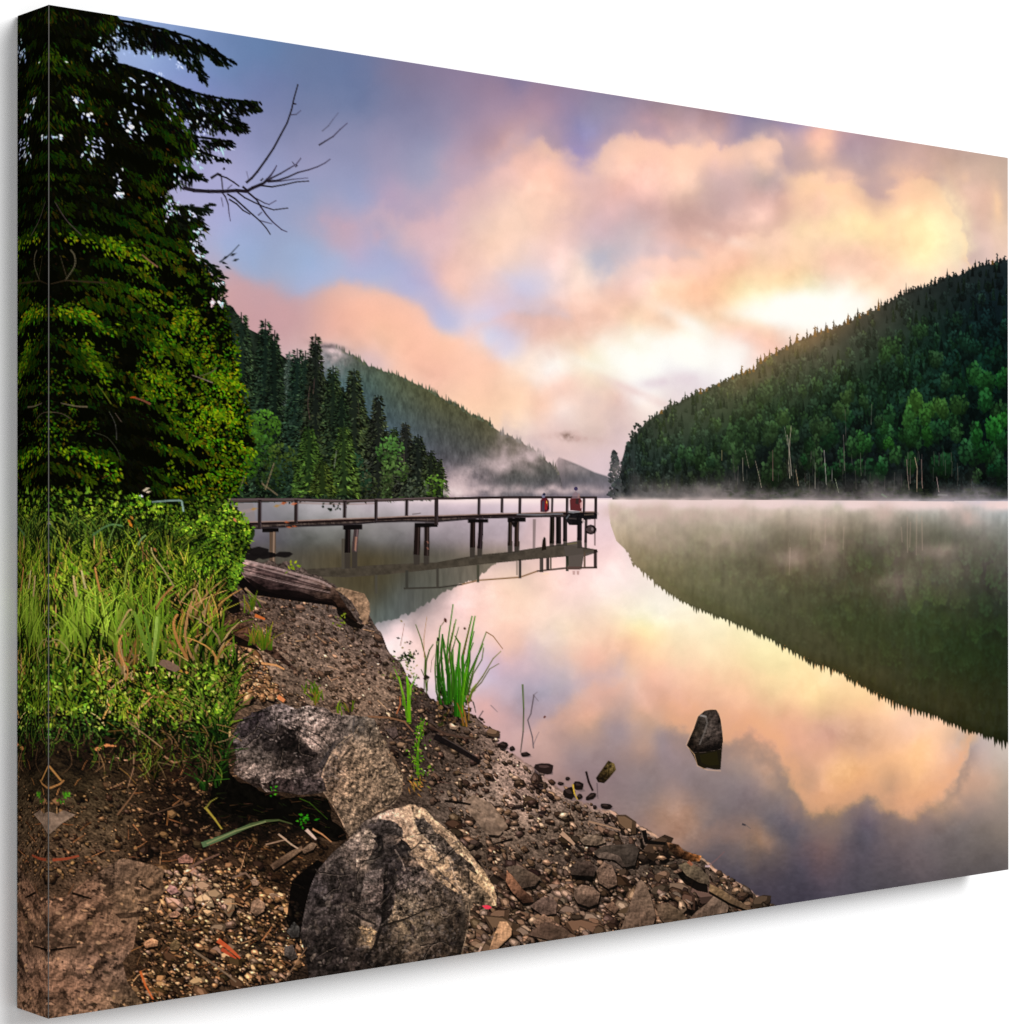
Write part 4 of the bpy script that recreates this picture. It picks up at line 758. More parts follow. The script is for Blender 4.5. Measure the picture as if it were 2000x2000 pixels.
relief([(652,1150),(668,1148),(690,1154),(712,1160),(722,1178),(723,1195),(718,1216),(712,1222),(700,1196),(686,1174),(668,1160)], [(665,1154,150,126,104),(700,1165,164,138,114),(715,1190,150,124,102),(712,1212,120,98,80),(690,1172,126,100,80)], 16, P_LS, .35, 8, 157)
for (pp, w0, w1, c, n) in [([(436,1145),(470,1176),(494,1200)],7,5,(110,84,78),'printed_stick'),([(480,1150),(500,1170),(520,1178)],5,3,(150,120,96),'printed_stick')]:
    q = new_pid(n); stroke(pp, w0, w1, c, 1, q)
shape([(450,1160),(468,1170),(470,1195),(455,1200),(440,1190)], (14, 11, 9), .9)
# fallen branch half buried in the grass edge
relief([(425,1205),(470,1215),(520,1250),(560,1290),(590,1318),(560,1300),(500,1262),(450,1238),(428,1230)], [(440,1215,86,62,48),(480,1230,70,50,40),(520,1262,74,56,46),(570,1300,60,46,40)], 18, new_pid('printed_branch'), .6, 7, 159, stretch=.6)
shape([(430,1228),(470,1246),(500,1262),(510,1272),(470,1262),(430,1246)], (16, 11, 8), .9)
for (x, y) in [(430,1190),(560,1268),(600,1080)]: pass

# ---------------------------------------------------------------- bedrock slab, bottom left
P_SL = pid('printed_rock_slab')
relief([(94,1755),(130,1752),(170,1720),(215,1690),(240,1676),(300,1690),(322,1700),(318,1716),(322,1740),(312,1755),(285,1770),(270,1800),(262,1850),(240,1880),(250,1920),(280,1960),(270,1985),(94,2010)],
  [(110,1780,118,90,73),(180,1770,132,101,82),(240,1700,104,84,70),(290,1710,118,94,76),(300,1740,104,82,64),(250,1760,120,96,76),(220,1830,124,96,78),(130,1850,130,102,84),(180,1880,128,100,84),(240,1900,112,90,76),(120,1930,144,110,90),(200,1960,136,106,86),(250,1965,100,82,64),(150,1820,100,78,62),(110,1985,120,94,76)], 26, P_SL, .55, 12, 161, pit=.4, warp=12)
for (x, y, rx, ry, a_) in [(120,1830,26,10,.1),(190,1850,40,9,-.1),(110,1960,30,10,0),(230,1930,26,12,.3),(150,1905,24,7,.2),(220,1770,30,7,-.2)]: soft(x, y, rx, ry, (62, 48, 38), .5, a_, .9, int(x), 12, (ids == P_SL).astype(np.float32))
for i in range(120):
    x, y = R.uniform(98, 300), R.uniform(1720, 1980)
    if in_poly(x, y, [(94,1755),(215,1700),(310,1712),(300,1760),(262,1810),(240,1900),(265,1960),(94,2000)]):
        c = R.choice([(60,46,36),(44,34,28),(176,136,106),(196,150,110)]); conv(stone(x, y, R.uniform(2, 7), R.uniform(1.5, 3.5), .2), jit(c, .2), .7, P_SL)
shape([(225,1785),(290,1780),(282,1790),(235,1795)], (16,12,10), .5)
for (pp) in [[(142,1745),(165,1752),(180,1756)], [(100,1856),(130,1852),(150,1850)], [(276,1728),(285,1734),(294,1738)]]: stroke(pp, 5, 3, (18, 13, 10), .85)
shape([(94,1585),(112,1590),(125,1583),(148,1592),(120,1610),(100,1628),(94,1630)], (128, 106, 90), .95, new_pid('printed_stone'), .3, 8, 163)
# ---------------------------------------------------------------- the two boulders
P_B1 = pid('printed_boulder')
shape(rough([(440,1470),(470,1530),(520,1550),(600,1556),(640,1560),(678,1640),(640,1640),(590,1618),(520,1612),(450,1590),(410,1560),(415,1500)], .1), (12, 10, 7), .94, P_GR, .9, 8, 173)
soft(520, 1600, 110, 36, (12, 10, 7), .85, .15, .5, 6, 20, (ids == P_GR).astype(np.float32))
for i in range(120):
    x, y = R.uniform(420, 670), R.uniform(1550, 1650); stroke([(x, y), (x + R.uniform(6, 22), y + R.uniform(-6, 8))], 2, 1, jit(R.choice([(46,32,22),(66,46,32),(34,40,14)]), .3), .6, P_GR)
b1 = [(532,1378),(550,1374),(581,1385),(620,1390),(659,1396),(690,1398),(723,1401),(739,1424),(752,1448),(762,1468),(770,1489),(780,1500),(788,1515),(787,1535),(785,1548),(767,1574),(731,1590),(716,1604),(698,1621),(682,1634),(672,1616),(654,1574),(633,1548),(610,1552),(581,1552),(529,1545),(490,1532),(457,1512),(458,1495),(462,1481),(457,1460),(456,1435),(470,1406),(503,1390)]
B1 = [(520,1395,70,62,64),(550,1390,124,112,112),(590,1395,140,126,120),(630,1402,132,118,112),(680,1408,112,100,94),(715,1410,102,92,82),(470,1425,96,86,86),(490,1415,50,44,46),(462,1450,120,108,106),(490,1440,62,54,54),(510,1430,58,52,54),(560,1420,132,118,116),(600,1430,140,122,114),(640,1440,128,112,104),(620,1455,120,104,96),(660,1450,70,64,64),
 (545,1440,26,22,22),(550,1465,22,18,18),(575,1455,20,17,17),(600,1470,30,25,25),(615,1490,30,26,26),(560,1485,40,34,32),(510,1465,84,75,72),(490,1480,92,82,76),(520,1490,90,80,74),(475,1500,110,96,92),(500,1510,126,110,104),(530,1505,106,92,86),(560,1515,100,88,82),(600,1510,108,94,90),(625,1500,66,58,58),(470,1512,80,64,56),(500,1535,30,24,22),(550,1538,34,27,26),(600,1538,42,36,36),(625,1535,60,52,48),
 (645,1480,96,84,78),(640,1510,120,98,84),(660,1470,138,114,96),(690,1450,132,110,94),(720,1440,118,101,86),(745,1460,124,105,88),(690,1490,158,130,104),(660,1520,156,126,102),(720,1500,148,122,96),(760,1500,140,116,92),(770,1530,130,108,84),(700,1540,146,120,94),(740,1550,130,106,84),(660,1550,150,122,98),(690,1580,134,110,88),(720,1580,120,98,78),(680,1620,120,98,80)]
relief(b1, B1, 13, P_B1, .62, 9, 171, pit=.42, warp=7)
def plane(P, samples, seed, amp=.5, sc=7, sig=16, j=.13, pit=0, a=None):
    relief(rough(P, j, 3), samples, sig, a, amp, sc, seed, warp=5, pit=pit)
plane([(545,1416),(560,1421),(581,1445),(597,1460),(620,1471),(622,1491),(597,1491),(566,1497),(545,1491),(534,1471),(511,1460),(522,1440)], [(545,1430,26,22,22),(580,1465,18,15,15),(610,1482,26,22,22),(530,1465,34,30,30),(560,1490,44,38,36)], 401, .8, 7, 14, .2, 0, P_B1)
plane([(460,1507),(485,1503),(509,1499),(545,1506),(597,1499),(624,1510),(600,1516),(555,1518),(511,1529),(485,1521)], [(470,1508,120,104,96),(509,1510,146,128,120),(550,1510,120,104,98),(600,1506,124,108,104)], 403, .6, 6, 14, .2, 0, P_B1)
plane([(490,1531),(511,1530),(555,1520),(600,1518),(628,1518),(640,1546),(600,1552),(529,1546)], [(510,1538,30,24,22),(560,1535,46,38,38),(610,1530,64,55,55),(630,1542,40,34,34)], 405, .7, 6, 12, .16, 0, P_B1)
plane([(470,1406),(500,1391),(535,1380),(548,1388),(520,1400),(498,1420),(480,1440),(458,1440)], [(470,1420,54,47,50),(500,1400,46,40,44),(535,1385,70,62,64)], 407, .7, 7, 14, .2, 0, P_B1)
plane([(532,1378),(581,1385),(659,1396),(700,1398),(690,1420),(672,1440),(645,1452),(625,1466),(600,1452),(580,1430),(550,1414),(528,1404)], [(550,1392,132,118,116),(600,1398,146,130,124),(650,1405,128,112,106),(690,1405,100,90,84),(600,1430,150,130,122),(640,1440,122,106,98)], 409, .75, 7, 16, .12, .35, P_B1)
plane([(628,1515),(633,1497),(648,1468),(680,1450),(690,1435),(705,1416),(729,1403),(739,1424),(762,1468),(770,1489),(788,1515),(785,1548),(767,1574),(731,1590),(698,1621),(682,1634),(672,1616),(654,1574),(638,1543)], [(650,1500,128,106,92),(690,1460,140,118,100),(725,1425,104,92,80),(745,1460,120,102,86),(690,1510,144,120,98),(650,1530,142,116,96),(730,1500,128,108,90),(770,1525,112,95,78),(700,1560,118,99,82),(745,1560,100,84,70),(690,1600,104,88,74)], 411, .6, 6, 22, .05, .12, P_B1)
_bm = (ids == P_B1).astype(np.float32)
soft(704, 1420, 30, 18, (112, 99, 90), .75, -.3, .8, 9, 12, _bm); soft(655, 1462, 20, 16, (104, 90, 82), .5, -.8, .8, 11, 12, _bm); soft(640, 1500, 12, 18, (96, 82, 74), .5, 0, .8, 13, 12, _bm)
for (pp, w0, w1, c) in [([(692,1403),(690,1433),(668,1450),(648,1462)],4,3,(58,53,52)),([(628,1505),(636,1490),(650,1462)],5,3,(46,42,44)),([(528,1404),(560,1414),(590,1432),(612,1446),(630,1462)],3,2.4,(38,33,33)),([(500,1420),(520,1436),(530,1460)],3,2,(40,35,35)),([(632,1505),(645,1480),(662,1455),(690,1432)],2.6,1.6,(196,162,132)),([(633,1548),(650,1572),(672,1612)],2,1.5,(186,150,122)),([(548,1412),(585,1420),(630,1440),(645,1462)],2.5,1.5,(40,34,34)),([(690,1432),(700,1408),(720,1402)],2,1.4,(84,78,74)),([(625,1498),(640,1472),(655,1448)],6,3,(48,44,46)),([(762,1574),(752,1548),(770,1520)],1.6,1.2,(86,70,56))]: stroke(pp, w0, w1, c, .7, P_B1)
for i in range(150):
    x, y = R.uniform(640, 786), R.uniform(1420, 1600)
    if in_poly(x, y, b1[5:24]): conv(stone(x, y, R.uniform(1, 4), R.uniform(1, 2.4), R.uniform(0, 3)), R.choice([(196,164,132),(86,72,60),(96,82,70),(208,172,134)]), .55, P_B1)
for i in range(260):
    x, y = R.uniform(460, 680), R.uniform(1385, 1540)
    if in_poly(x, y, b1): conv(stone(x, y, R.uniform(1, 5), R.uniform(1, 2.2), R.gauss(.3, .5)), R.choice([(26,22,22),(36,30,30),(176,156,146),(150,132,124),(46,40,40)]), .5, P_B1)
P_B2 = new_pid('printed_boulder')
shape([(640,1690),(600,1760),(585,1850),(560,1800),(570,1720),(620,1680)], (10, 8, 7), .85, P_GR)
b2 = [(760,1583),(780,1578),(802,1571),(830,1580),(853,1604),(888,1632),(913,1659),(928,1680),(944,1699),(965,1732),(970,1752),(969,1769),(950,1770),(925,1764),(913,1792),(909,1830),(899,1880),(841,1890),(608,1930),(594,1853),(586,1830),(590,1809),(597,1771),(606,1735),(620,1701),(650,1666),(680,1641),(700,1618),(713,1604),(743,1590)]
B2 = [(760,1590,226,190,168),(800,1580,206,172,140),(730,1600,120,106,98),(745,1610,90,80,76),(770,1615,70,62,60),(785,1605,190,158,136),(720,1625,66,58,56),(760,1640,78,68,64),(790,1640,200,166,140),(700,1640,150,130,116),(730,1650,120,104,94),(800,1665,190,156,130),(815,1600,214,178,144),(825,1640,210,174,140),(850,1665,206,170,138),(880,1690,200,166,134),(890,1720,196,164,130),(905,1745,180,150,120),(860,1700,176,146,122),(830,1690,140,118,102),
 (825,1590,110,98,88),(845,1610,120,104,94),(830,1615,80,72,68),(850,1635,84,76,72),(870,1650,70,62,60),(890,1670,88,76,68),(865,1615,196,164,132),(900,1650,206,172,138),(930,1690,196,164,130),(955,1730,182,152,118),(966,1760,170,140,110),(900,1680,100,88,78),(915,1700,110,94,82),(900,1700,30,24,20),(930,1725,120,102,88),(945,1745,90,78,64),(935,1755,70,60,50),
 (735,1650,30,27,28),(740,1665,26,24,25),(780,1650,36,33,34),(790,1665,30,27,28),(765,1680,40,36,36),(770,1700,44,40,40),(660,1680,70,62,60),(690,1665,110,96,88),(700,1690,120,104,92),(640,1700,60,53,52),(680,1700,54,48,48),(660,1730,50,44,44),(690,1730,44,38,38),(620,1740,62,56,58),(640,1770,56,50,50),(720,1720,96,84,80),(735,1740,130,110,102),(725,1765,110,96,92),(760,1730,40,34,34),(755,1780,30,26,26),(705,1740,30,26,26),
 (800,1710,84,72,70),(820,1740,96,82,74),(850,1740,110,94,82),(870,1740,96,82,74),(800,1770,110,94,80),(785,1800,120,102,82),(850,1780,96,82,68),(890,1770,66,56,48),(880,1800,56,47,40),(900,1760,84,72,60),(610,1790,58,52,52),(650,1800,50,44,44),(690,1790,76,66,62),(720,1800,64,56,52),(720,1825,150,122,92),(745,1810,70,62,62),(700,1820,50,44,42),(640,1840,34,30,30),(600,1850,30,26,26),(650,1880,30,26,26),(700,1870,40,34,32),(760,1850,40,34,30),(745,1870,26,22,20),(780,1830,96,82,68),(820,1830,90,78,66),(800,1870,76,64,54),(850,1850,60,50,44),(880,1840,50,42,36),(890,1870,56,46,38)]
relief(b2, B2, 13, P_B2, .66, 9, 181, pit=.5, warp=8)
plane([(680,1643),(713,1618),(743,1632),(727,1662),(712,1690),(699,1704),(690,1680),(668,1668)], [(690,1655,110,96,90),(720,1630,136,120,108),(712,1680,130,112,100)], 421, .7, 7, 16, .15, .3, P_B2)
plane([(718,1613),(748,1599),(774,1604),(790,1622),(783,1636),(760,1630),(748,1633),(727,1628)], [(730,1618,54,48,48),(760,1612,76,68,66),(780,1625,60,54,52)], 423, .7, 7, 14, .15, 0, P_B2)
plane([(743,1590),(767,1582),(797,1573),(806,1587),(809,1611),(823,1632),(839,1652),(876,1676),(885,1699),(895,1732),(899,1748),(881,1738),(860,1722),(844,1706),(818,1688),(804,1662),(790,1643),(786,1618),(764,1603),(741,1600)], [(760,1590,224,188,168),(795,1580,196,164,136),(797,1615,214,178,150),(815,1645,204,170,140),(850,1680,206,172,138),(885,1720,188,154,122),(830,1690,170,142,118),(870,1720,160,134,108)], 425, .34, 7, 18, .07, .1, P_B2)
plane([(806,1571),(830,1580),(853,1604),(888,1632),(913,1659),(944,1699),(965,1732),(969,1769),(946,1738),(913,1684),(876,1650),(846,1622),(827,1599),(811,1599)], [(815,1585,214,178,146),(860,1618,190,158,130),(910,1670,176,148,120),(955,1730,196,162,126)], 427, .4, 6, 18, .08, .2, P_B2)
plane([(811,1597),(827,1597),(846,1620),(876,1648),(913,1682),(932,1710),(899,1692),(885,1682),(876,1671),(839,1648),(815,1617)], [(820,1605,84,75,70),(850,1635,100,88,80),(880,1665,78,68,62),(915,1695,60,52,46)], 429, .7, 6, 14, .12, .2, P_B2)
plane([(729,1638),(743,1636),(742,1664),(730,1665)], [(735,1650,22,20,21)], 431, .5, 5, 14, .15, 0, P_B2)
plane([(755,1648),(783,1638),(804,1659),(797,1675),(778,1673),(767,1661),(750,1682)], [(760,1655,40,36,36),(785,1655,24,21,22),(797,1665,38,34,34)], 433, .7, 6, 14, .15, 0, P_B2)
plane([(750,1680),(774,1666),(786,1694),(776,1727),(768,1760),(748,1808),(742,1783),(748,1748),(753,1713)], [(765,1690,38,34,35),(765,1730,30,26,27),(750,1790,16,13,14)], 435, .7, 6, 14, .15, 0, P_B2)
plane([(713,1708),(727,1699),(746,1697),(745,1750),(718,1769),(706,1753)], [(725,1715,98,87,84),(735,1740,128,110,104),(718,1758,96,83,78)], 437, .6, 6, 14, .14, .2, P_B2)
plane([(701,1811),(722,1808),(738,1820),(722,1841),(709,1829)], [(715,1820,140,114,88),(728,1828,158,130,98)], 439, .5, 5, 14, .14, 0, P_B2)
plane([(786,1694),(820,1692),(860,1724),(899,1750),(905,1764),(870,1768),(830,1780),(790,1798),(758,1804),(772,1760)], [(790,1715,66,58,58),(820,1710,92,80,74),(850,1740,98,84,74),(890,1755,58,50,44),(800,1770,104,90,76),(775,1795,112,95,78),(850,1768,82,70,60)], 441, .9, 7, 18, .08, .4, P_B2)
for i in range(210):
    x, y = R.uniform(596, 905), R.uniform(1650, 1885)
    if not in_poly(x, y, b2): continue
    lt = R.random() < .5; sz = R.uniform(3, 11)
    conv(stone(x, y, sz, sz*R.uniform(.25, .55), R.gauss(-.95 if x < 760 else .9, .5), 7, .35), jit(R.choice([(116,101,92),(140,120,106),(98,86,80)]) if lt else R.choice([(24,20,20),(34,29,29)]), .15), R.uniform(.3, .62), P_B2)
for (pp, w0, w1, c, a) in [([(756,1690),(752,1740),(748,1800),(732,1850),(712,1880)],7,7,(12,10,10),.9),([(748,1808),(790,1796),(830,1778),(872,1766)],5,2,(18,15,13),.85),([(690,1780),(710,1795),(735,1806)],6,4,(16,14,14),.8),([(712,1768),(735,1766),(748,1756)],3,3,(20,17,17),.8),([(742,1635),(744,1660)],11,9,(18,16,17),.85),([(786,1655),(800,1664)],12,8,(22,20,21),.8),([(772,1660),(785,1680),(792,1700)],2.5,2,(176,150,136),.7),([(760,1583),(790,1600),(806,1630),(840,1655),(878,1680),(894,1730),(915,1748)],2.4,2,(240,206,176),.6),([(815,1578),(806,1600),(816,1625),(850,1655)],5,3,(224,188,152),.8),([(830,1582),(850,1605),(890,1640),(925,1690),(955,1735),(968,1768)],2.6,2.2,(228,192,152),.8),([(893,1744),(913,1748),(918,1790),(908,1840),(900,1870)],2,1.6,(140,118,96),.7),([(905,1760),(904,1800),(897,1860)],8,10,(44,38,34),.45),([(845,1690),(870,1715),(900,1745)],4,2,(36,30,30),.5)]: stroke(pp, w0, w1, c, a, P_B2)
for i in range(620):
    x, y = R.uniform(590, 900), R.uniform(1640, 1890)
    if in_poly(x, y, b2): conv(stone(x, y, R.uniform(1.2, 6), R.uniform(1, 2.8), R.gauss(-.9, .5)), jit(R.choice([(20,17,17),(26,22,22),(34,30,30),(110,98,94),(126,110,100),(96,82,74),(46,40,40)]), .2), .5, P_B2)
for i in range(130):
    x, y = R.uniform(770, 965), R.uniform(1580, 1760)
    if in_poly(x, y, b2): conv(stone(x, y, R.uniform(1, 4), R.uniform(1, 2), R.gauss(.8, .4)), jit(R.choice([(226,190,156),(150,124,104),(120,100,86),(90,76,66)]), .15), .45, P_B2)
for P_, ref, k_ in ((P_B1, (104, 92, 82), .16), (P_B2, (100, 88, 78), .2)):
    m_ = ids == P_; v = img[m_]; v = v + k_*(np.array(ref, np.float32) - v); lm = v.mean(-1, keepdims=True); v = np.where(lm > 150, v*(1 - .14*np.clip((lm - 150)/70, 0, 1)), v)
    tx = fbm(TX[m_]*.9 + TY[m_]*.5, TY[m_]*.8 - TX[m_]*.4, 5, 4, 451, .65) + .6*fbm(TX[m_], TY[m_], 14, 3, 453)
    img[m_] = np.clip(v*(1 + 1.05*tx)[:, None], 6, 245)
def crack(x, y, n, l, a, P, p):
    pts = [(x, y)]
    for _ in range(n):
        a += R.gauss(0, .45); x += l*math.cos(a); y += l*math.sin(a)
        if not in_poly(x, y, P): break
        pts.append((x, y))
    if len(pts) > 2:
        stroke(pts, R.uniform(2, 3.4), .8, (22, 18, 17), .75, p); stroke([(q[0] + 1.4, q[1] + 1.8) for q in pts], 1.3, .7, (150, 130, 114), .4, p)
for _ in range(16): crack(R.uniform(600, 900), R.uniform(1620, 1860), R.randint(4, 9), R.uniform(5, 11), R.choice([1.9, .5, 2.4, -.5]), b2, P_B2)
for _ in range(13): crack(R.uniform(470, 780), R.uniform(1390, 1590), R.randint(3, 8), R.uniform(5, 10), R.choice([.3, .6, 1.4, 2.2]), b1, P_B1)
conv(stone(951, 1772, 9, 4.5, .15), (222, 66, 84), 1, new_pid('printed_litter_scrap'))

# ---------------------------------------------------------------- single stones on the shore
def facet(outline, top, base, side, seed, sh=(6, 8), name='printed_stone', split=.5):
    p = new_pid(name)
    shape([(x + sh[0]*.4, y + sh[1]) for x, y in outline], (12, 10, 8), .85, P_GR)
    cx = sum(q[0] for q in outline)/len(outline); cy = sum(q[1] for q in outline)/len(outline); w = max(q[0] for q in outline) - min(q[0] for q in outline)
    relief(outline, [(cx - w*.2, cy - w*.25) + tuple(top), (cx + w*.2, cy - w*.1) + tuple(base), (cx, cy + w*.3) + tuple(side), (cx - w*.35, cy + w*.15) + tuple(mixc(top, side, .5))], max(8, w*.22), p, .32, max(5, w*.12), seed, warp=4)
ST = [([(1245,1725),(1252,1718),(1262,1728),(1272,1755),(1281,1790),(1276,1805),(1211,1822),(1225,1780)],(120,100,86),(112,94,80),(100,82,70),201,(4,4)),
 ([(1282,1768),(1305,1763),(1330,1780),(1344,1796),(1300,1806),(1286,1790)],(116,96,80),(90,76,62),(70,58,48),203,(4,4)),
 ([(1395,1748),(1412,1758),(1423,1770),(1420,1782),(1345,1796),(1360,1780),(1380,1765)],(124,104,90),(110,94,82),(96,80,70),205,(4,3)),
 ([(955,1858),(962,1835),(976,1800),(990,1800),(1000,1815),(998,1828),(975,1850),(965,1862),(935,1866)],(198,156,120),(180,142,110),(120,94,74),207,(3,4)),
 ([(1123,1735),(1136,1728),(1156,1732),(1172,1745),(1168,1765),(1150,1772),(1128,1764),(1120,1750)],(140,116,100),(120,98,84),(44,36,32),209,(4,6)),
 ([(1112,1695),(1130,1680),(1152,1682),(1164,1695),(1160,1712),(1135,1710),(1115,1708)],(92,78,70),(70,58,52),(28,24,22),211,(6,10)),
 ([(1165,1700),(1180,1684),(1195,1690),(1204,1712),(1205,1728),(1188,1736),(1170,1725)],(124,102,88),(112,92,80),(86,70,60),213,(3,5)),
 ([(988,1694),(1010,1690),(1040,1705),(1056,1715),(1045,1730),(1020,1735),(1000,1715)],(104,90,78),(96,80,68),(60,50,44),215,(4,7)),
 ([(990,1700),(1002,1712),(1022,1738),(1040,1752),(1042,1762),(1022,1764),(1000,1742),(988,1722)],(150,108,84),(110,80,64),(60,44,36),217,(2,6)),
 ([(1035,1770),(1060,1752),(1080,1752),(1088,1765),(1086,1785),(1060,1788)],(128,106,96),(112,92,82),(76,62,54),219,(2,4)),
 ([(1132,1640),(1150,1630),(1175,1633),(1184,1645),(1165,1652),(1140,1650)],(140,122,106),(116,100,86),(80,68,58),221,(2,4)),
 ([(1158,1664),(1180,1652),(1210,1650),(1240,1648),(1248,1660),(1240,1690),(1222,1694),(1212,1678),(1190,1668),(1165,1672)],(84,74,66),(74,66,60),(50,44,40),223,(3,6)),
 ([(1160,1668),(1185,1664),(1210,1672),(1222,1692),(1216,1694),(1200,1680),(1170,1676)],(110,96,86),(90,78,70),(40,34,32),225,(1,3)),
 ([(1325,1690),(1340,1684),(1365,1694),(1384,1712),(1386,1728),(1365,1724),(1340,1710)],(110,98,80),(100,88,74),(76,66,56),227,(-8,16)),
 ([(1386,1726),(1410,1738),(1440,1758),(1470,1776),(1460,1778),(1425,1764),(1384,1740)],(150,124,94),(112,92,74),(60,50,40),229,(0,5)),
 ([(1040,1800),(1062,1785),(1085,1800),(1080,1812),(1050,1815)],(150,120,100),(124,98,82),(60,48,40),231,(2,3)),
 ([(1030,1826),(1065,1800),(1100,1812),(1125,1830),(1090,1840)],(110,88,76),(96,78,66),(66,54,46),233,(2,3)),
 ([(1180,1770),(1196,1760),(1210,1775),(1200,1785)],(150,118,98),(110,88,74),(60,48,40),235,(2,3)),
 ([(492,1762),(505,1754),(520,1766),(516,1780),(500,1790),(490,1780)],(160,128,106),(150,120,98),(110,88,72),237,(3,5)),
 ([(490,1720),(498,1715),(508,1724),(504,1730),(494,1730)],(180,150,128),(150,122,104),(100,80,66),239,(2,3)),
 ([(348,1678),(364,1668),(378,1678),(376,1686),(350,1686)],(186,136,120),(160,116,100),(110,80,70),241,(2,3)),
 ([(280,1842),(298,1832),(310,1838),(308,1848),(285,1852)],(206,156,120),(190,144,108),(110,80,60),243,(2,5)),
 ([(332,1845),(345,1834),(355,1845),(348,1856),(334,1856)],(120,100,72),(104,86,62),(80,64,48),245,(2,3)),
 ([(330,1786),(346,1778),(354,1786),(345,1792),(332,1792)],(196,150,124),(170,128,104),(110,82,66),247,(2,3)),
 ([(325,1738),(332,1728),(344,1732),(350,1742),(335,1748)],(196,150,142),(176,134,126),(120,90,84),249,(2,3)),
 ([(560,1820),(575,1800),(586,1812),(584,1830),(570,1832)],(76,74,72),(66,64,62),(50,46,44),251,(2,3)),
 ([(556,1850),(572,1845),(582,1870),(570,1876),(556,1866)],(92,84,80),(80,72,68),(56,50,46),253,(2,3)),
 ([(528,1690),(560,1668),(590,1652),(592,1660),(565,1680),(535,1700)],(120,98,80),(104,84,68),(70,54,44),255,(2,5)),
 ([(590,1660),(608,1646),(620,1648),(612,1660),(594,1668)],(126,106,88),(116,96,80),(84,66,54),257,(2,4)),
 ([(755,1470),(770,1478),(790,1520),(776,1500)],(120,98,80),(110,90,74),(80,66,54),259,(1,1)),
 ([(752,1425),(775,1420),(778,1436),(768,1444)],(104,90,86),(90,76,72),(60,50,46),261,(2,3)),
 ([(318,1304),(335,1290),(355,1300),(362,1308),(340,1314)],(140,112,100),(118,94,82),(80,62,52),263,(1,2))]
for o, t, b, s, sd, sh in ST: facet(o, t, b, s, sd, sh)
for (x, y, c) in [(604,1765,(206,126,84)),(480,1850,(206,92,54)),(545,1358,(216,130,80)),(545,1304,(196,120,80)),(500,1275,(190,110,70)),(510,1205,(176,100,60))]: pass
for (pp, w0, w1, c) in [([(428,1838),(448,1852),(470,1872)],10,4,(186,84,50)),([(435,1855),(452,1866),(462,1872)],8,3,(170,70,44)),([(275,1898),(285,1925),(300,1952)],5,3,(190,98,52)),([(380,1858),(410,1878),(440,1900),(462,1918)],5,3,(120,96,76)),([(370,1695),(400,1680),(430,1668)],5,3,(110,80,66)),([(512,1296),(540,1300),(556,1308)],5,3,(200,140,90)),([(545,1362),(556,1370)],9,7,(206,124,78)),([(500,1203),(518,1210)],7,4,(190,100,50)),([(455,1715),(480,1705),(490,1715)],4,3,(120,92,76)),([(520,1650),(560,1640),(548,1632)],3,2,(150,116,92)),([(545,1630),(570,1650),(583,1658)],3.5,3,(176,142,116)),([(600,1622),(612,1634),(618,1640)],7,4,(206,170,150)),([(612,1620),(630,1630),(648,1645)],4,2,(180,124,84)),([(420,1520),(396,1560),(405,1580)],1,1,(60,50,30)),([(402,1578),(420,1600),(434,1620)],5,3,(156,132,56)),([(402,1580),(412,1566),(426,1558)],3.5,1.4,(120,110,50)),([(560,1910),(600,1850)],2,2,(120,90,70)),([(940,1850),(926,1880)],4,2,(186,150,130)),([(1150,1605),(1180,1612),(1212,1622)],4,2.5,(150,116,92)),([(1098,1628),(1112,1640),(1124,1652)],9,5,(176,138,112)),([(1124,1650),(1140,1664)],6,4,(34,28,26)),([(280,1610),(250,1660),(238,1680)],2,1,(60,44,32)),([(230,1592),(255,1560),(268,1540)],3.5,2.5,(118,84,60)),([(262,1470),(262,1500),(250,1540)],3.5,2,(130,96,72)),([(215,1490),(228,1478),(236,1484),(250,1486)],4,2,(196,142,110)),([(120,1525),(97,1497),(95,1496)],4,4,(160,112,64)),([(98,1540),(118,1532),(126,1524)],4,3,(160,110,66)),([(105,1680),(130,1678),(155,1672)],6,4,(140,66,44)),([(255,1570),(300,1590),(380,1562)],2.4,2,(84,62,48)),([(188,1465),(210,1456),(228,1458)],8,3,(206,130,80)),([(310,1470),(340,1490),(370,1485)],4,3,(150,108,78)),([(298,1462),(320,1480),(300,1500)],3,2,(120,90,66))]:
    stroke(pp, w0, w1, c, .9, P_GR)
# dark sticks lying in the mud by the reeds
for (pp, w0, w1, c) in [([(852,1440),(880,1455),(915,1475),(938,1490)],13,8,(26,22,22)),([(865,1440),(900,1460),(930,1478)],2,2,(70,58,54)),([(842,1420),(870,1434),(900,1440),(930,1444)],5,3,(80,60,50)),([(870,1565),(900,1568),(920,1572)],5,4,(20,16,14)),([(720,1400),(760,1402),(790,1410),(808,1430)],4,3,(124,86,62)),([(1100,1700),(1125,1655)],1,1,(40,32,28)),([(1000,1640),(960,1650)],6,2,(20,16,14)),([(790,1395),(812,1412),(850,1425)],5,3,(56,42,38)),([(1258,1624),(1262,1645),(1300,1648)],9,6,(18,15,14)),([(1252,1640),(1256,1660)],6,5,(22,18,16))]:
    stroke(pp, w0, w1, c, .9, new_pid('printed_stick') if w0 > 4 else P_GR)
relief([(1302,1645),(1325,1650),(1335,1662),(1355,1668),(1370,1672),(1366,1682),(1348,1684),(1325,1676),(1308,1662)], [(1310,1650,120,88,66),(1335,1660,140,96,66),(1360,1671,176,116,70),(1345,1680,22,16,12),(1320,1672,18,14,12),(1312,1660,26,20,16)], 9, new_pid('printed_bark_piece'), .4, 5, 265, warp=2)
stroke([(1345,1684),(1352,1690)], 7, 5, (150, 92, 68), .9)

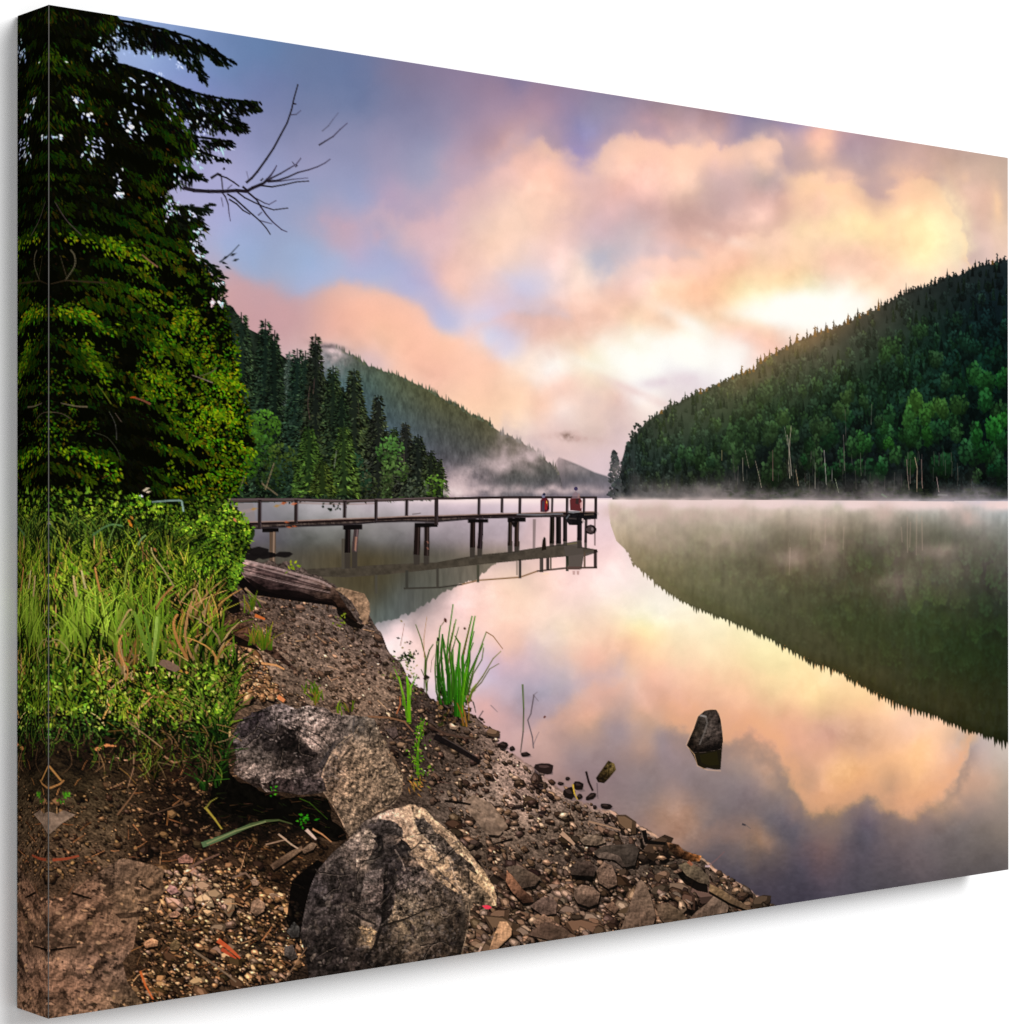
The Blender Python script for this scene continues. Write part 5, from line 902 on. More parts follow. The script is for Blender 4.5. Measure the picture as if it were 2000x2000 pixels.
# ---------------------------------------------------------------- in the water
P_WR = new_pid('printed_water_rock')
shape([(1341,1455),(1355,1470),(1372,1470),(1407,1464),(1411,1448),(1408,1490),(1407,1503),(1395,1503),(1381,1500),(1374,1502),(1362,1495),(1356,1480)], (34, 30, 20), 1, P_WR)
shape([(1366,1475),(1400,1468),(1404,1494),(1385,1496),(1370,1490)], (46, 42, 18), .5, P_WR)
relief([(1376,1389),(1388,1386),(1399,1387),(1404,1394),(1407,1405),(1411,1430),(1412,1448),(1407,1464),(1385,1468),(1372,1470),(1355,1470),(1341,1456),(1355,1424),(1363,1400)],
 [(1375,1398,70,64,60),(1390,1392,66,58,54),(1400,1400,44,38,36),(1372,1412,46,42,38),(1362,1430,40,35,30),(1350,1455,36,30,26),(1380,1420,86,78,74),(1395,1420,74,66,62),(1405,1430,60,53,50),(1375,1445,76,68,64),(1395,1445,72,64,60),(1402,1455,30,26,24),(1370,1465,24,20,18),(1390,1464,18,15,14)], 8, P_WR, .45, 6, 271, warp=3)
stroke([(1370,1397),(1379,1402),(1381,1412),(1376,1430),(1366,1455)], 4, 3, (120, 112, 106), .55, P_WR); stroke([(1368,1398),(1380,1400)], 4, 3, (150, 142, 138), .7, P_WR)
for (pp) in [[(1340,1455),(1354,1423),(1362,1399),(1376,1387),(1399,1385),(1408,1404),(1413,1448)], [(1341,1457),(1356,1474),(1362,1496),(1381,1504),(1408,1506)]]: stroke(pp, 1.8, 1.8, (246, 196, 156), .5)
def wet(x, y, rx, ry, a, c=(34, 27, 25), n=8):
    p = new_pid('printed_wet_stone'); conv(stone(x + 1, y + ry*.55, rx*1.05, ry*.7, a), (96, 82, 84), .5)
    conv(stone(x, y, rx, ry, a, n, .15), c, 1, p); conv(stone(x - rx*.1, y - ry*.3, rx*.55, ry*.3, a), [q*2.1 for q in c], .7, p)
wet(1064, 1501, 19, 11, .12, (44, 34, 32), 10)
relief([(1164,1520),(1178,1500),(1188,1486),(1200,1492),(1203,1504),(1190,1520),(1180,1530),(1168,1528)], [(1180,1505,70,58,36),(1195,1497,86,74,46),(1185,1520,44,36,24),(1170,1522,30,24,18)], 8, new_pid('printed_wet_stone'), .5, 5, 281, warp=2)
for a in [(1109,1521,5,4,0),(1095,1531,7,4,.1),(1130,1535,11,9,.3),(1112,1550,12,12,.5),(1132,1557,6,6,0),(1155,1556,12,6,-.5),(1183,1575,12,6,.1),(1162,1577,4,5,0),(983,1456,10,7,.3),(1001,1463,6,5,0),(1026,1474,10,5,.1),(1056,1535,7,5,.3),(1012,1577,10,4,0),(1060,1587,9,4,0)]: wet(*a)
stroke([(1145,1508),(1150,1528),(1158,1545)], 4, 4, (40, 30, 30), 1, new_pid('printed_stick')); stroke([(1119,1533),(1122,1550),(1128,1562)], 3.5, 2, (196, 160, 60), 1)
stroke([(1166,1530),(1168,1560)], 2, 1.2, (60, 50, 56), .6)
stroke([(1385,1690),(1400,1678),(1415,1663)], 2.4, 2, (120, 92, 92), .9); stroke([(1378,1692),(1386,1692)], 4, 4, (190, 160, 158), .8)
stroke([(1450,1610),(1456,1612)], 4, 3, (52, 50, 56), .9); stroke([(1457,1612),(1466,1619)], 1.6, 1.2, (96, 88, 88), .7)
conv(stone(1064, 1401, 2.6, 2, -.8), (90, 40, 30), 1)
P_ST = pid('printed_water_stem')
stroke([(1021,1338),(1023,1385),(1022,1430),(1017,1470)], 3.4, 2, (92, 110, 62), .9, P_ST, (84, 70, 72)); stroke([(1043,1358),(1037,1395),(1031,1407),(1040,1440),(1042,1462)], 2.4, 2.2, (96, 84, 88), .85, P_ST)
for pp in [[(1042,1358),(1052,1370)], [(1042,1358),(1050,1352)], [(1042,1455),(1048,1440),(1053,1430)], [(959,1378),(972,1391)], [(934,1404),(943,1389)]]: stroke(pp, 2, 1.2, (110, 96, 102), .6)
# ---------------------------------------------------------------- big spruce overhanging the left
P_SP = pid('printed_big_spruce')
right = [(20,215),(45,236),(70,200),(95,188),(115,205),(130,250),(160,300),(190,330),(215,345),(240,350),(265,372),(290,380),(310,366),(340,352),(365,345),(385,322),(400,345),(425,388),(450,392),(480,386),(505,394),(530,405),(545,425),(570,434),(600,436),(625,446),(650,456),(680,458),(710,464),(740,466),(780,474),(820,484),(850,486),(875,492),(905,482),(935,474),(960,462),(985,430),(1010,380)]
ry_ = [p[0] for p in right]; rx_ = [p[1] for p in right]
xe = np.interp(TY, ry_, rx_) + fbm(TX*.6, TY, 17, 4, 301)*34
sm = smooth(3, -3, TX - xe)*(TY < 1010)
dark = np.array([9, 10, 4], np.float32)*(1 + 1.2*np.clip(fbm(TX, TY*.7, 12, 3, 303), -.4, .5))[..., None]
img += sm[..., None]*(dark - img); ids[sm > .5] = P_SP
def xr(y): return lut(right, y)
def spray(x, y, ang, l, col, p=P_SP, droop=.2, w=None):
    """one needled twig: a stem with short side shoots"""
    n = max(3, int(l/4)); cx, cy = x, y
    for k in range(n):
        a = ang + droop*k/n; nx, ny = cx + l/n*math.cos(a), cy + l/n*math.sin(a)
        sl = l*.34*(1 - .55*k/n)
        for s in (-1, 1):
            leaf(cx, cy, sl*R.uniform(.7, 1.2), (w or 2.6)*R.uniform(.8, 1.3), a + s*R.uniform(.45, .8), jit(col, .16), .95, p)
        stroke([(cx, cy), (nx, ny)], 2.6, 2.2, [q*.8 for q in col], .95, p); cx, cy = nx, ny
# outer fronds against the sky
def frond(pts, hang, n, col, l0=22, l1=10, ang=1.2, jx=.5):
    stroke(pts, 7, 2.5, (10, 10, 6), 1, P_SP)
    seg = [math.dist(a, b) for a, b in zip(pts, pts[1:])]; T = sum(seg)
    for k in range(n):
        d = R.random()*T; i = 0
        while i < len(seg) - 1 and d > seg[i]: d -= seg[i]; i += 1
        t = d/seg[i]; x = pts[i][0] + (pts[i+1][0] - pts[i][0])*t; y = pts[i][1] + (pts[i+1][1] - pts[i][1])*t
        f = (sum(seg[:i]) + d)/T; h = hang*(1 - .75*f)*R.random()**1.3
        l = l0 + (l1 - l0)*f
        spray(x + R.uniform(-6, 6) + h*.15, y + h - 2, ang + R.gauss(0, jx)*.6 - .35*f, l*R.uniform(.7, 1.25), jit(col, .4) if R.random() < .8 else jit((26, 34, 8), .3), droop=R.uniform(-.1, .35))
DKS = (11, 13, 8)
frond([(150,30),(200,36),(260,44),(320,58),(370,72),(410,92),(442,112)], 58, 230, DKS, 24, 15, 1.2)
frond([(230,45),(290,62),(340,82),(380,112),(395,150)], 44, 120, DKS, 22, 14, 1.3)
frond([(300,60),(345,90),(372,130)], 34, 60, DKS, 20, 12, 1.35)
frond([(360,80),(400,100),(430,130)], 12, 24, DKS, 18, 12, .9)
frond([(150,108),(220,122),(262,134),(300,148),(332,162)], 50, 140, DKS, 22, 16, 1.2)
frond([(255,132),(300,146),(330,160),(370,178),(400,186),(440,194),(470,197),(504,199)], 74, 330, DKS, 24, 12, 1.1)
frond([(280,170),(340,190),(400,210),(440,222),(480,250)], 44, 170, DKS, 22, 12, 1.0)
frond([(300,215),(360,225),(420,235),(462,252)], 40, 130, DKS, 20, 12, 1.05)
frond([(330,255),(380,266),(420,272),(450,277)], 44, 100, DKS, 20, 12, 1.0)
frond([(340,285),(390,295),(430,310),(448,315)], 24, 46, DKS, 18, 10, .9)
frond([(330,320),(370,335),(400,346)], 26, 40, DKS, 18, 10, .9)
frond([(330,405),(370,405),(400,408),(408,400)], 40, 60, (20,26,16), 16, 12, .6)
frond([(350,430),(380,440),(402,445)], 20, 30, (20,26,16), 14, 10, .7)
frond([(360,460),(385,480),(398,492)], 18, 30, (20,30,16), 14, 10, .7)
frond([(370,500),(405,512),(420,530),(432,540)], 30, 46, (20,32,18), 16, 12, .7)
frond([(395,535),(420,548),(436,566)], 26, 40, (24,38,22), 14, 10, .7)
stroke([(430,512),(440,505),(452,495),(468,478)], 3, 1.4, (50,56,66), .9, P_SP)
for (x, y, a) in [(432,512,.3),(440,520,.5),(436,506,-.5),(450,500,-.4),(455,510,-.3)]: leaf(x, y, 13, 5, a, (40, 44, 50), .95, P_SP)
# interior lights: twigs by brightness of the photographed crown
LF = [(120,60,.10),(180,60,.12),(240,90,.05),(110,110,.35),(130,150,.22),(180,160,.12),(230,160,.08),(110,200,.25),(160,220,.30),(220,220,.15),(270,220,.10),(110,300,.45),(150,290,.25),(200,290,.08),(260,300,.12),(310,270,.2),(350,280,.35),(370,262,.55),(330,300,.3),(120,370,.3),(180,370,.15),(240,360,.1),(300,350,.25),(330,340,.4),(350,360,.3),
 (110,440,.3),(160,440,.12),(220,440,.06),(280,430,.2),(320,400,.4),(340,440,.35),(370,430,.2),(200,460,.55),(240,480,.65),(270,500,.7),(300,520,.55),(180,480,.35),(150,500,.2),(110,520,.15),(210,520,.2),(330,500,.3),(370,520,.35),(390,560,.35),(340,560,.45),(280,560,.35),(230,560,.3),(250,550,.55),(120,560,.15),(160,600,.55),(180,620,.5),(140,610,.55),(200,640,.5),(220,650,.55),(120,650,.2),(280,600,.2),(320,600,.45),(360,620,.6),(400,620,.4),(340,650,.7),(300,640,.4),(380,660,.6),(420,640,.3),(250,640,.08),
 (170,700,.45),(190,720,.5),(140,720,.4),(180,760,.5),(120,720,.25),(210,760,.3),(240,700,.1),(280,690,.25),(310,700,.6),(350,700,.55),(400,690,.6),(430,680,.55),(300,740,.7),(340,740,.6),(380,740,.5),(430,730,.85),(450,740,.8),(250,740,.3),(260,760,.4),(330,770,.6),(380,780,.7),(430,780,.9),(460,770,.8),(150,790,.15),(110,800,.12),(200,800,.1),(280,800,.12),(250,810,.05),(340,800,.5),(400,800,.9),(450,810,.9),(370,830,.7),(420,840,.8),(320,840,.25),(280,850,.1),(200,850,.15),(110,860,.4),(150,880,.6),(190,890,.65),(200,910,.6),(140,910,.3),(110,920,.3),(240,900,.06),(270,920,.06),(330,880,.35),(380,870,.5),(430,880,.5),(470,860,.6),(350,900,.3),(390,910,.2),(430,910,.5),(460,900,.6),(420,940,.6),(370,930,.45),(330,930,.3),(290,950,.15),(450,930,.5),(110,950,.5),(200,960,.2),(160,960,.2)]
lum = field([(x, y, v) for x, y, v in LF], 24)
def twig_col(L, y):
    g = R.random()
    a = (26, 40, 4) if g < .6 else ((16, 40, 8) if g < .9 else (48, 42, 8))
    b = (132, 156, 20) if g < .6 else ((84, 146, 20) if g < .9 else (166, 152, 26))
    return mixc(a, b, min(1, max(0, L)))
for i in range(12500):
    y = R.uniform(8, 985); x = R.uniform(94, min(496, xr(y) + 8))
    L = float(at_field(lum, x, y)[0]); L2 = L - .10 + 1.5*float(fbm(np.float32(x*.8 + y*.35), np.float32(y - x*.3), 30, 3, 311)) + .9*float(fbm(np.float32(x), np.float32(y), 11, 2, 313))*(.4 + L)
    if L2 < .12 and R.random() < .82: continue
    up = y < 470
    b = L2*R.uniform(.1, 1.25) - (.12 if up else .05)
    if b < .02: c = jit(R.choice([(14, 16, 4), (20, 20, 6), (26, 20, 8), (8, 12, 6)]), .3)
    else: c = twig_col(b*(.62 if up else .95), y)
    if up: leaf(x, y, R.uniform(8, 19), R.uniform(2.6, 4.6), R.gauss(1.05, .38), c, .92, P_SP)
    else:
        leaf(x, y, R.uniform(4, 10), R.uniform(2.8, 5.2), R.choice([R.gauss(.7, .5), R.gauss(2.3, .5), R.gauss(-.6, .5)]), c, .94, P_SP)
# layered drooping boughs, each a dark underside with lit twigs along its top
BO = []
for i in range(58):
    y0 = 20 + 930*(i + R.random())/58; x0 = R.uniform(70, 260); L_ = R.uniform(90, 210)
    BO.append((y0, x0, min(x0 + L_, xr(y0) - 4)))
for y0, x0, x1 in BO:
    if x1 - x0 < 40: continue
    sag = R.uniform(.18, .5); n = int((x1 - x0)*.55); up = y0 < 470
    for k in range(n):
        t = R.random(); x = x0 + (x1 - x0)*t; y = y0 + (x1 - x0)*sag*t*t
        for q in range(2): leaf(x + R.gauss(0, 5), y + R.uniform(6, 26), R.uniform(10, 20), R.uniform(4, 7), R.gauss(1.2, .3), (7, 8, 3), .85, P_SP)
    for k in range(int(n*1.0)):
        t = R.random(); x = x0 + (x1 - x0)*t; y = y0 + (x1 - x0)*sag*t*t
        b = float(at_field(lum, x, y)[0])*R.uniform(.45, 1.25)*(.4 + .75*t) - .06
        c = twig_col(b*(.72 if up else 1.0), y) if b > .05 else jit((16, 18, 6), .3)
        spray(x + R.gauss(0, 3), y + R.gauss(0, 4), R.gauss(.95, .35), R.uniform(8, 17), c, P_SP, R.uniform(-.1, .4), 2.8)
# hanging light-tipped branches
for (pts, n, L) in [([(130,445),(150,460),(200,465),(225,480),(250,500)],60,.7),([(200,458),(235,470),(262,495),(300,520)],70,.75),([(110,600),(150,600),(180,612),(215,640)],90,.8),([(160,660),(180,690),(200,730),(235,770)],80,.6),([(120,870),(150,875),(185,890),(215,910),(228,928)],90,.85),([(285,720),(315,735),(345,760)],60,.8),([(360,600),(345,630),(335,665)],60,.7),([(300,660),(320,700),(330,740)],50,.6),([(420,720),(450,735),(470,760)],80,.95),([(390,790),(430,800),(460,820)],110,.95),([(370,860),(420,850),(470,870),(492,878)],80,.85),([(330,960),(380,930),(420,920),(470,915)],70,.7),([(260,560),(290,565),(330,600)],50,.6)]:
    for k in range(n):
        t = R.random()*(len(pts) - 1); i = int(t); f = t - i
        x = pts[i][0] + (pts[i+1][0] - pts[i][0])*f; y = pts[i][1] + (pts[i+1][1] - pts[i][1])*f
        leaf(x + R.gauss(0, 9), y + abs(R.gauss(0, 9)), R.uniform(6, 12), R.uniform(3.5, 6), R.gauss(.8, .6), twig_col(L*R.uniform(.5, 1.15), y), .95, P_SP)
# sunlit outer leaves low on the right
k = 0
while k < 2400:
    x, y = R.uniform(255, 498), R.uniform(600, 975); k += 1
    L = float(at_field(lum, x, y)[0]) + 1.5*float(fbm(np.float32(x), np.float32(y), 24, 3, 317))
    if x > xr(y) + 8 or L < .52: continue
    leaf(x, y, R.uniform(5, 10), R.uniform(3, 5.4), R.choice([R.gauss(.7, .5), R.gauss(2.3, .5), R.gauss(-.6, .5)]), twig_col(L*R.uniform(.3, .98), y), .95, P_SP)
# bare twigs and branches in the crown
for (pp, w, c) in [([(108,395),(130,430),(160,460)],3,(92,80,76)),([(128,548),(146,520),(146,500),(138,488)],4.5,(104,96,76)),([(128,548),(160,550),(210,553)],5,(66,54,40)),([(100,555),(128,548)],4,(62,52,38)),([(118,500),(130,540)],3,(70,62,48)),([(278,498),(295,512),(309,522)],5,(158,116,90)),([(262,576),(280,592),(310,600)],3,(80,84,24)),([(120,788),(150,794),(172,795)],4.5,(120,108,84)),([(95,805),(120,808),(138,818)],3,(90,78,64)),([(258,776),(278,782),(295,790)],6,(150,90,70)),([(255,777),(266,776)],4,(196,84,30)),([(214,805),(226,830),(228,860)],2.6,(80,78,72)),([(226,808),(238,825)],2.4,(110,92,84)),([(186,846),(210,855),(230,880),(236,900)],3,(62,62,48)),([(375,733),(395,740),(416,748)],3.5,(150,130,118)),([(390,735),(412,728),(424,718)],3,(120,110,80)),([(200,935),(220,925)],2.5,(120,70,40)),([(470,955),(478,930)],3,(126,116,92)),([(190,750),(206,772),(218,790)],3.5,(110,116,40)),([(110,168),(122,150)],2,(40,44,36))]:
    stroke(spl(pp), w*.5, w*.75, [q*.8 for q in c], .85, P_SP)
# sky glimpsed through the crown
for i in range(330):
    g = R.choice([(205,90,28,26),(215,75,34,22),(190,100,14,12),(240,225,24,18),(252,245,20,16),(262,165,20,14),(285,185,26,30),(262,255,24,14),(180,290,14,24),(190,280,18,12),(175,225,12,8),(150,195,8,8),(290,105,26,18),(340,120,22,20),(310,140,16,10),(345,200,22,26),(370,240,26,14),(400,250,18,12),(395,205,20,16),(440,215,16,10),(425,295,14,14),(385,310,12,16),(345,340,20,20),(335,395,16,10),(350,410,18,8),(330,420,10,8),(235,350,10,14),(232,378,12,5),(375,420,10,6),(385,455,8,12),(380,480,8,10),(385,500,6,8),(415,590,4,5),(430,592,4,4),(425,555,6,8),(115,265,8,4)])
    x, y = R.gauss(g[0], g[2]*.6), R.gauss(g[1], g[3]*.6)
    q = to_g([(x, y)])[0].astype(int); 
    if not (0 <= q[0] < GW and 0 <= q[1] < GH): continue
    c = sky_f(np.array([[max(x, 300)]], np.float32), np.array([[y]], np.float32))[0, 0]
    c = mixc(list(c), (220, 226, 240), R.uniform(.15, .75))
    if R.random() < .15: c = (176, 214, 218)
    leaf(x, y, R.uniform(4, 11), R.uniform(2.4, 5), R.gauss(1.0, .5), c, R.uniform(.75, 1), P_SP)
for (x, y, r_) in [(232,378,5),(240,378,4),(130,121,2.6),(120,265,4),(148,196,5),(150,200,3),(173,225,5),(178,222,4),(257,248,6),(250,256,5),(416,591,4),(428,591,4),(268,975,5),(276,970,4)]: conv(stone(x, y, r_, r_*.7, .4), (222, 220, 224), .95, P_SP)
for (x, y) in [(248,378),(270,385),(325,290),(195,225),(205,240)]: leaf(x, y, 8, 4, .6, (130, 70, 28), .5, P_SP)
# the dead limb reaching out over the lake
P_DL = pid('printed_dead_branch')
def tz(px, py): return (380 + px/5.682, 140 + py/5.682)
def ln(pp, w0, w1, a=.95, c=(34, 28, 34)): stroke([tz(*q) for q in pp], w0, w1, c, a, P_DL, (74, 66, 92) if w1 < 1.8 else None)
ln([(-120,1290),(0,1320),(160,1330),(330,1330),(470,1320),(580,1330),(650,1290),(760,1245)], 7, 6)
ln([(760,1245),(810,1195),(850,1150),(890,1090),(915,1040)], 5, 1.6)
ln([(580,1230),(640,1180),(700,1110),(800,970),(880,850),(960,700),(1030,570),(1080,420),(1105,300),(1150,140)], 4.6, 2.2)
ln([(1065,480),(1130,475),(1185,430)], 2, 1.2, .7); ln([(1095,355),(1130,360)], 3, 2)
ln([(770,1240),(860,1180),(960,1130),(1060,1070),(1130,1030),(1185,960)], 3.6, 1.6)
ln([(800,1215),(920,1210),(1040,1170),(1150,1120),(1270,1090),(1370,1055),(1450,1015),(1510,970)], 3.6, 1.6)
ln([(820,1225),(960,1215),(1100,1195),(1260,1180)], 3, 1.2, .8); ln([(720,1260),(860,1280),(1000,1255),(1130,1225),(1275,1215)], 3.2, 1.8)
ln([(740,1210),(765,1185)], 3, 2); ln([(1110,1030),(1085,1000)], 2, 1.4, .7); ln([(1140,1040),(1120,1060)], 3, 2, .8)
ln([(600,1345),(690,1420),(740,1505),(800,1590),(870,1670),(970,1755),(1030,1780)], 3.6, 1.6)
ln([(480,1340),(560,1400),(660,1450),(770,1500),(880,1535),(1040,1515)], 2.8, 1.8); ln([(690,1410),(780,1460),(830,1475),(910,1430)], 2.2, 1.6, .8)
ln([(370,1360),(450,1410),(560,1510),(650,1590),(730,1660),(800,1740),(845,1810)], 3.4, 1.8); ln([(390,1420),(470,1470),(540,1540),(620,1585)], 3, 2); ln([(730,1655),(860,1690)], 2.4, 1.4, .7); ln([(710,1595),(750,1560)], 2.4, 1.6, .8)
ln([(300,1330),(345,1390),(375,1470),(385,1570),(400,1660)], 3, 1.2, .85); ln([(270,1150),(360,1180),(440,1230),(500,1275)], 2.8, 2.4); ln([(300,1160),(315,1310)], 2.6, 2, .8); ln([(370,1300),(420,1255)], 2.2, 1.6, .7); ln([(300,1400),(320,1500)], 2, 1.2, .6); ln([(580,1110),(600,1190)], 1.6, 1.2, .5); ln([(540,1280),(600,1330)], 4, 4)
ln([(190,1180),(260,1135),(300,1150)], 5, 3.4); conv(stone(*tz(330,1080), 2.4, 2.4, 0), (40,36,50), .9, P_DL)
ln([(1385,815),(1450,775),(1540,720),(1620,640),(1700,570)], 3, 1.6, .8); ln([(1420,660),(1490,600),(1540,530),(1600,455)], 2, 1.2, .5)

# ---------------------------------------------------------------- bush and grass bank
P_GB = pid('printed_grass_bank')
bankp = [(94,960),(150,965),(240,970),(330,975),(380,970),(420,975),(450,990),(475,1010),(492,1030),(490,1060),(478,1090),(470,1110),(468,1140),(450,1165),(440,1190),(425,1210),(430,1240),(445,1270),(462,1300),(470,1340),(460,1380),(440,1420),(425,1462),(410,1482),(380,1470),(350,1452),(300,1446),(230,1452),(160,1440),(94,1452)]
bankp = rough(bankp, .12, 3)
m_, sl = inside(bankp); bx, by = TX[sl], TY[sl]
bf = field([(110,980,20,26,8),(200,990,12,16,6),(300,1000,16,26,8),(420,1000,34,54,10),(470,1040,40,60,14),(150,1030,22,30,8),(250,1040,12,20,6),(340,1060,30,50,8),(430,1080,30,50,10),(120,1130,46,56,16),(200,1130,50,56,14),(280,1130,44,60,12),(380,1130,26,46,8),(450,1130,26,32,10),(120,1230,30,40,12),(200,1230,44,60,12),(280,1220,50,64,14),(360,1220,56,56,16),(420,1220,60,46,18),(120,1310,14,34,10),(200,1310,30,48,10),(270,1300,40,34,14),(330,1290,34,26,12),(400,1300,60,48,20),(120,1370,24,46,14),(200,1370,30,50,14),(280,1370,50,50,14),(350,1360,50,48,16),(420,1350,40,50,14),(120,1440,16,26,8),(200,1440,14,22,8),(300,1450,44,46,14),(380,1440,34,44,10),(420,1470,14,22,6)], 34)(bx, by)
bf = bf*(1 + .9*fbm(bx, by*.6, 9, 3, 321))[..., None]
r_ = img[sl]; r_ += (m_*.96)[..., None]*(bf - r_); ids[sl][m_ > .5] = P_GB
P_BU = pid('printed_leafy_bush')
def leaves(n, reg, cols, s0, s1, p, dark_=.3, weights=None, yo=0):
    x0 = min(q[0] for q in reg); x1 = max(q[0] for q in reg); y0 = min(q[1] for q in reg); y1 = max(q[1] for q in reg)
    k = 0
    while k < n:
        x, y = R.uniform(x0, x1), R.uniform(y0, y1)
        if not in_poly(x, y, reg): continue
        k += 1; f = float(fbm(np.float32(x), np.float32(y), 22, 3, 331))
        if R.random() < dark_ - f*.8: c = jit(R.choice([(10, 14, 4), (16, 22, 6), (22, 30, 10)]), .3)
        else: c = jit(R.choice(cols), .2); c = [q*(1 + 1.1*f) for q in c]
        leaf(x, y, R.uniform(s0, s1), R.uniform(s0, s1)*.6, R.uniform(-3.1, 3.1), c, .95, p)
GRN = [(70,108,16),(92,130,20),(116,148,26),(60,98,18),(144,160,40),(80,118,28),(104,126,20)]
leaves(1500, [(94,955),(220,962),(330,985),(410,975),(400,1030),(330,1060),(240,1050),(94,1050)], GRN, 6, 12, P_BU, .5)
leaves(2600, [(330,1000),(400,975),(430,965),(460,985),(478,1012),(494,1030),(488,1065),(476,1095),(464,1130),(440,1170),(400,1190),(350,1150),(310,1080)], GRN + [(110,150,24)], 5, 10, P_BU, .3)
leaves(260, [(440,1090),(478,1105),(470,1130),(455,1160),(440,1200),(430,1160)], [(70,112,24),(110,140,30)], 5, 9, P_BU, .35)
def blade(x, y, h, lean, w, col, bend=.5, p=P_GB, tipc=None):
    pts = []; n = 5
    for k in range(n + 1):
        t = k/n; pts.append((x + lean*h*(t*(1 - bend) + bend*t*t), y - h*(t - .18*abs(lean)*t*t)))
    stroke(pts, w, .9, [q*.72 for q in col], .95, p, tipc or col)
def grass(n, reg, cols, h0, h1, w0, w1, lean=.35, dark_=.25, p=P_GB):
    w0 *= 1.2; w1 *= 1.4; lean *= 1.25; dark_ += .08
    x0 = min(q[0] for q in reg); x1 = max(q[0] for q in reg); y0 = min(q[1] for q in reg); y1 = max(q[1] for q in reg); pts = []
    while len(pts) < n:
        x, y = R.uniform(x0, x1), R.uniform(y0, y1)
        if in_poly(x, y, reg): pts.append((y, x))
    for y, x in sorted(pts):
        f = float(fbm(np.float32(x), np.float32(y), 30, 3, 341))
        c = R.choice(cols) if R.random() > dark_ else R.choice([(22, 34, 8), (14, 22, 6), (30, 40, 12)])
        blade(x, y, R.uniform(h0, h1), R.gauss(0, lean), R.uniform(w0, w1), jit([q*(1 + .9*f) for q in c], .16), R.uniform(.5, 1.5), p)
GC = [(86,116,18),(108,136,24),(128,146,30),(70,104,18),(146,154,38),(94,120,20),(158,148,46),(116,140,28)]
DRY = [(176,124,60),(190,140,80),(150,104,50),(200,160,104),(160,120,40)]
grass(500, [(94,1060),(330,1060),(360,1110),(94,1120)], [(60,90,30),(84,112,34),(110,124,40)], 30, 80, 3, 5.5, .45, .4)
grass(1100, [(94,1110),(340,1100),(420,1180),(400,1220),(94,1210)], GC*3 + DRY[:2], 36, 90, 3, 5.5, .34, .36)
leaves(160, [(94,1090),(360,1090),(400,1200),(94,1200)], GRN, 7, 14, P_GB, .3)
grass(900, [(94,1200),(400,1200),(440,1290),(300,1300),(94,1310)], GC*3 + DRY[:3], 40, 95, 3, 5.5, .34, .36)
leaves(160, [(94,1190),(420,1190),(440,1290),(94,1290)], GRN, 7, 14, P_GB, .3)
leaves(500, [(94,1290),(230,1300),(220,1400),(94,1440)], [(62,110,28),(86,130,40),(52,94,24),(108,140,46)], 7, 15, P_GB, .42)
grass(150, [(94,1300),(220,1310),(210,1410),(94,1440)], GC, 30, 70, 2.6, 4.6, .5, .2)
grass(800, [(180,1310),(330,1290),(470,1330),(455,1440),(320,1450),(200,1420)], GC*2 + DRY, 26, 60, 2.5, 4.5, .5, .32)
leaves(260, [(180,1300),(440,1300),(430,1450),(220,1420)], GRN + DRY, 6, 13, P_GB, .35)
grass(300, [(370,1290),(462,1290),(468,1350),(445,1430),(410,1460),(370,1430)], [(84,122,24),(104,136,32),(66,104,26),(120,130,44),(150,120,60)], 26, 66, 2.6, 4.6, .42, .34)
leaves(120, [(380,1290),(466,1300),(466,1380),(420,1440)], GRN + [(170,170,70)], 6, 11, P_GB, .2)
leaves(500, [(94,1400),(260,1405),(420,1420),(400,1450),(240,1440),(94,1452)], [(46,76,24),(60,92,32),(36,60,18),(76,102,40)], 6, 13, P_GB, .62)
for i in range(170):
    x, y = R.uniform(96, 430), R.gauss(1455, 16); leaf(x, y, R.uniform(6, 14), R.uniform(2.5, 5), R.uniform(0, 3.1), jit(R.choice([(44,64,18),(30,44,12),(90,66,36),(60,44,26),(20,16,10)]), .2), .9, P_GB)
grass(150, [(375,1440),(446,1425),(446,1530),(395,1550)], [(36,70,18),(54,94,26),(26,54,14)], 22, 50, 2.4, 3.8, .7, .5)
grass(80, [(268,1465),(318,1465),(308,1530),(280,1525)], [(120,84,46),(96,68,38),(104,100,26),(80,86,20)], 20, 46, 2.2, 3.4, .45, .3)
grass(70, [(350,1200),(430,1190),(440,1300),(340,1310)], DRY + GC[:4], 40, 95, 3, 5.5, .4, .15)
grass(24, [(220,1270),(270,1270),(270,1320),(230,1330)], DRY, 40, 80, 3, 5, .4, .05)
for i in range(34):
    x, y = R.uniform(180, 430), R.uniform(1410, 1500); a = R.uniform(-.4, 1.2); l = R.uniform(14, 50)
    stroke([(x, y), (x + l*.5*math.cos(a), y + l*.4*math.sin(a)), (x + l*math.cos(a), y + l*math.sin(a))], 2.4, 1.2, jit([q*.7 for q in R.choice(DRY)], .2), .75, P_GB)
leaves(220, [(94,1300),(430,1290),(440,1400),(300,1430),(94,1420)], [(116,150,30),(138,164,44),(96,136,30),(150,160,60)], 6, 12, P_GB, .1)
grass(150, [(120,1200),(330,1190),(330,1280),(120,1290)], [(128,156,36),(146,170,48),(110,146,30)], 40, 90, 3, 5, .35, .0)
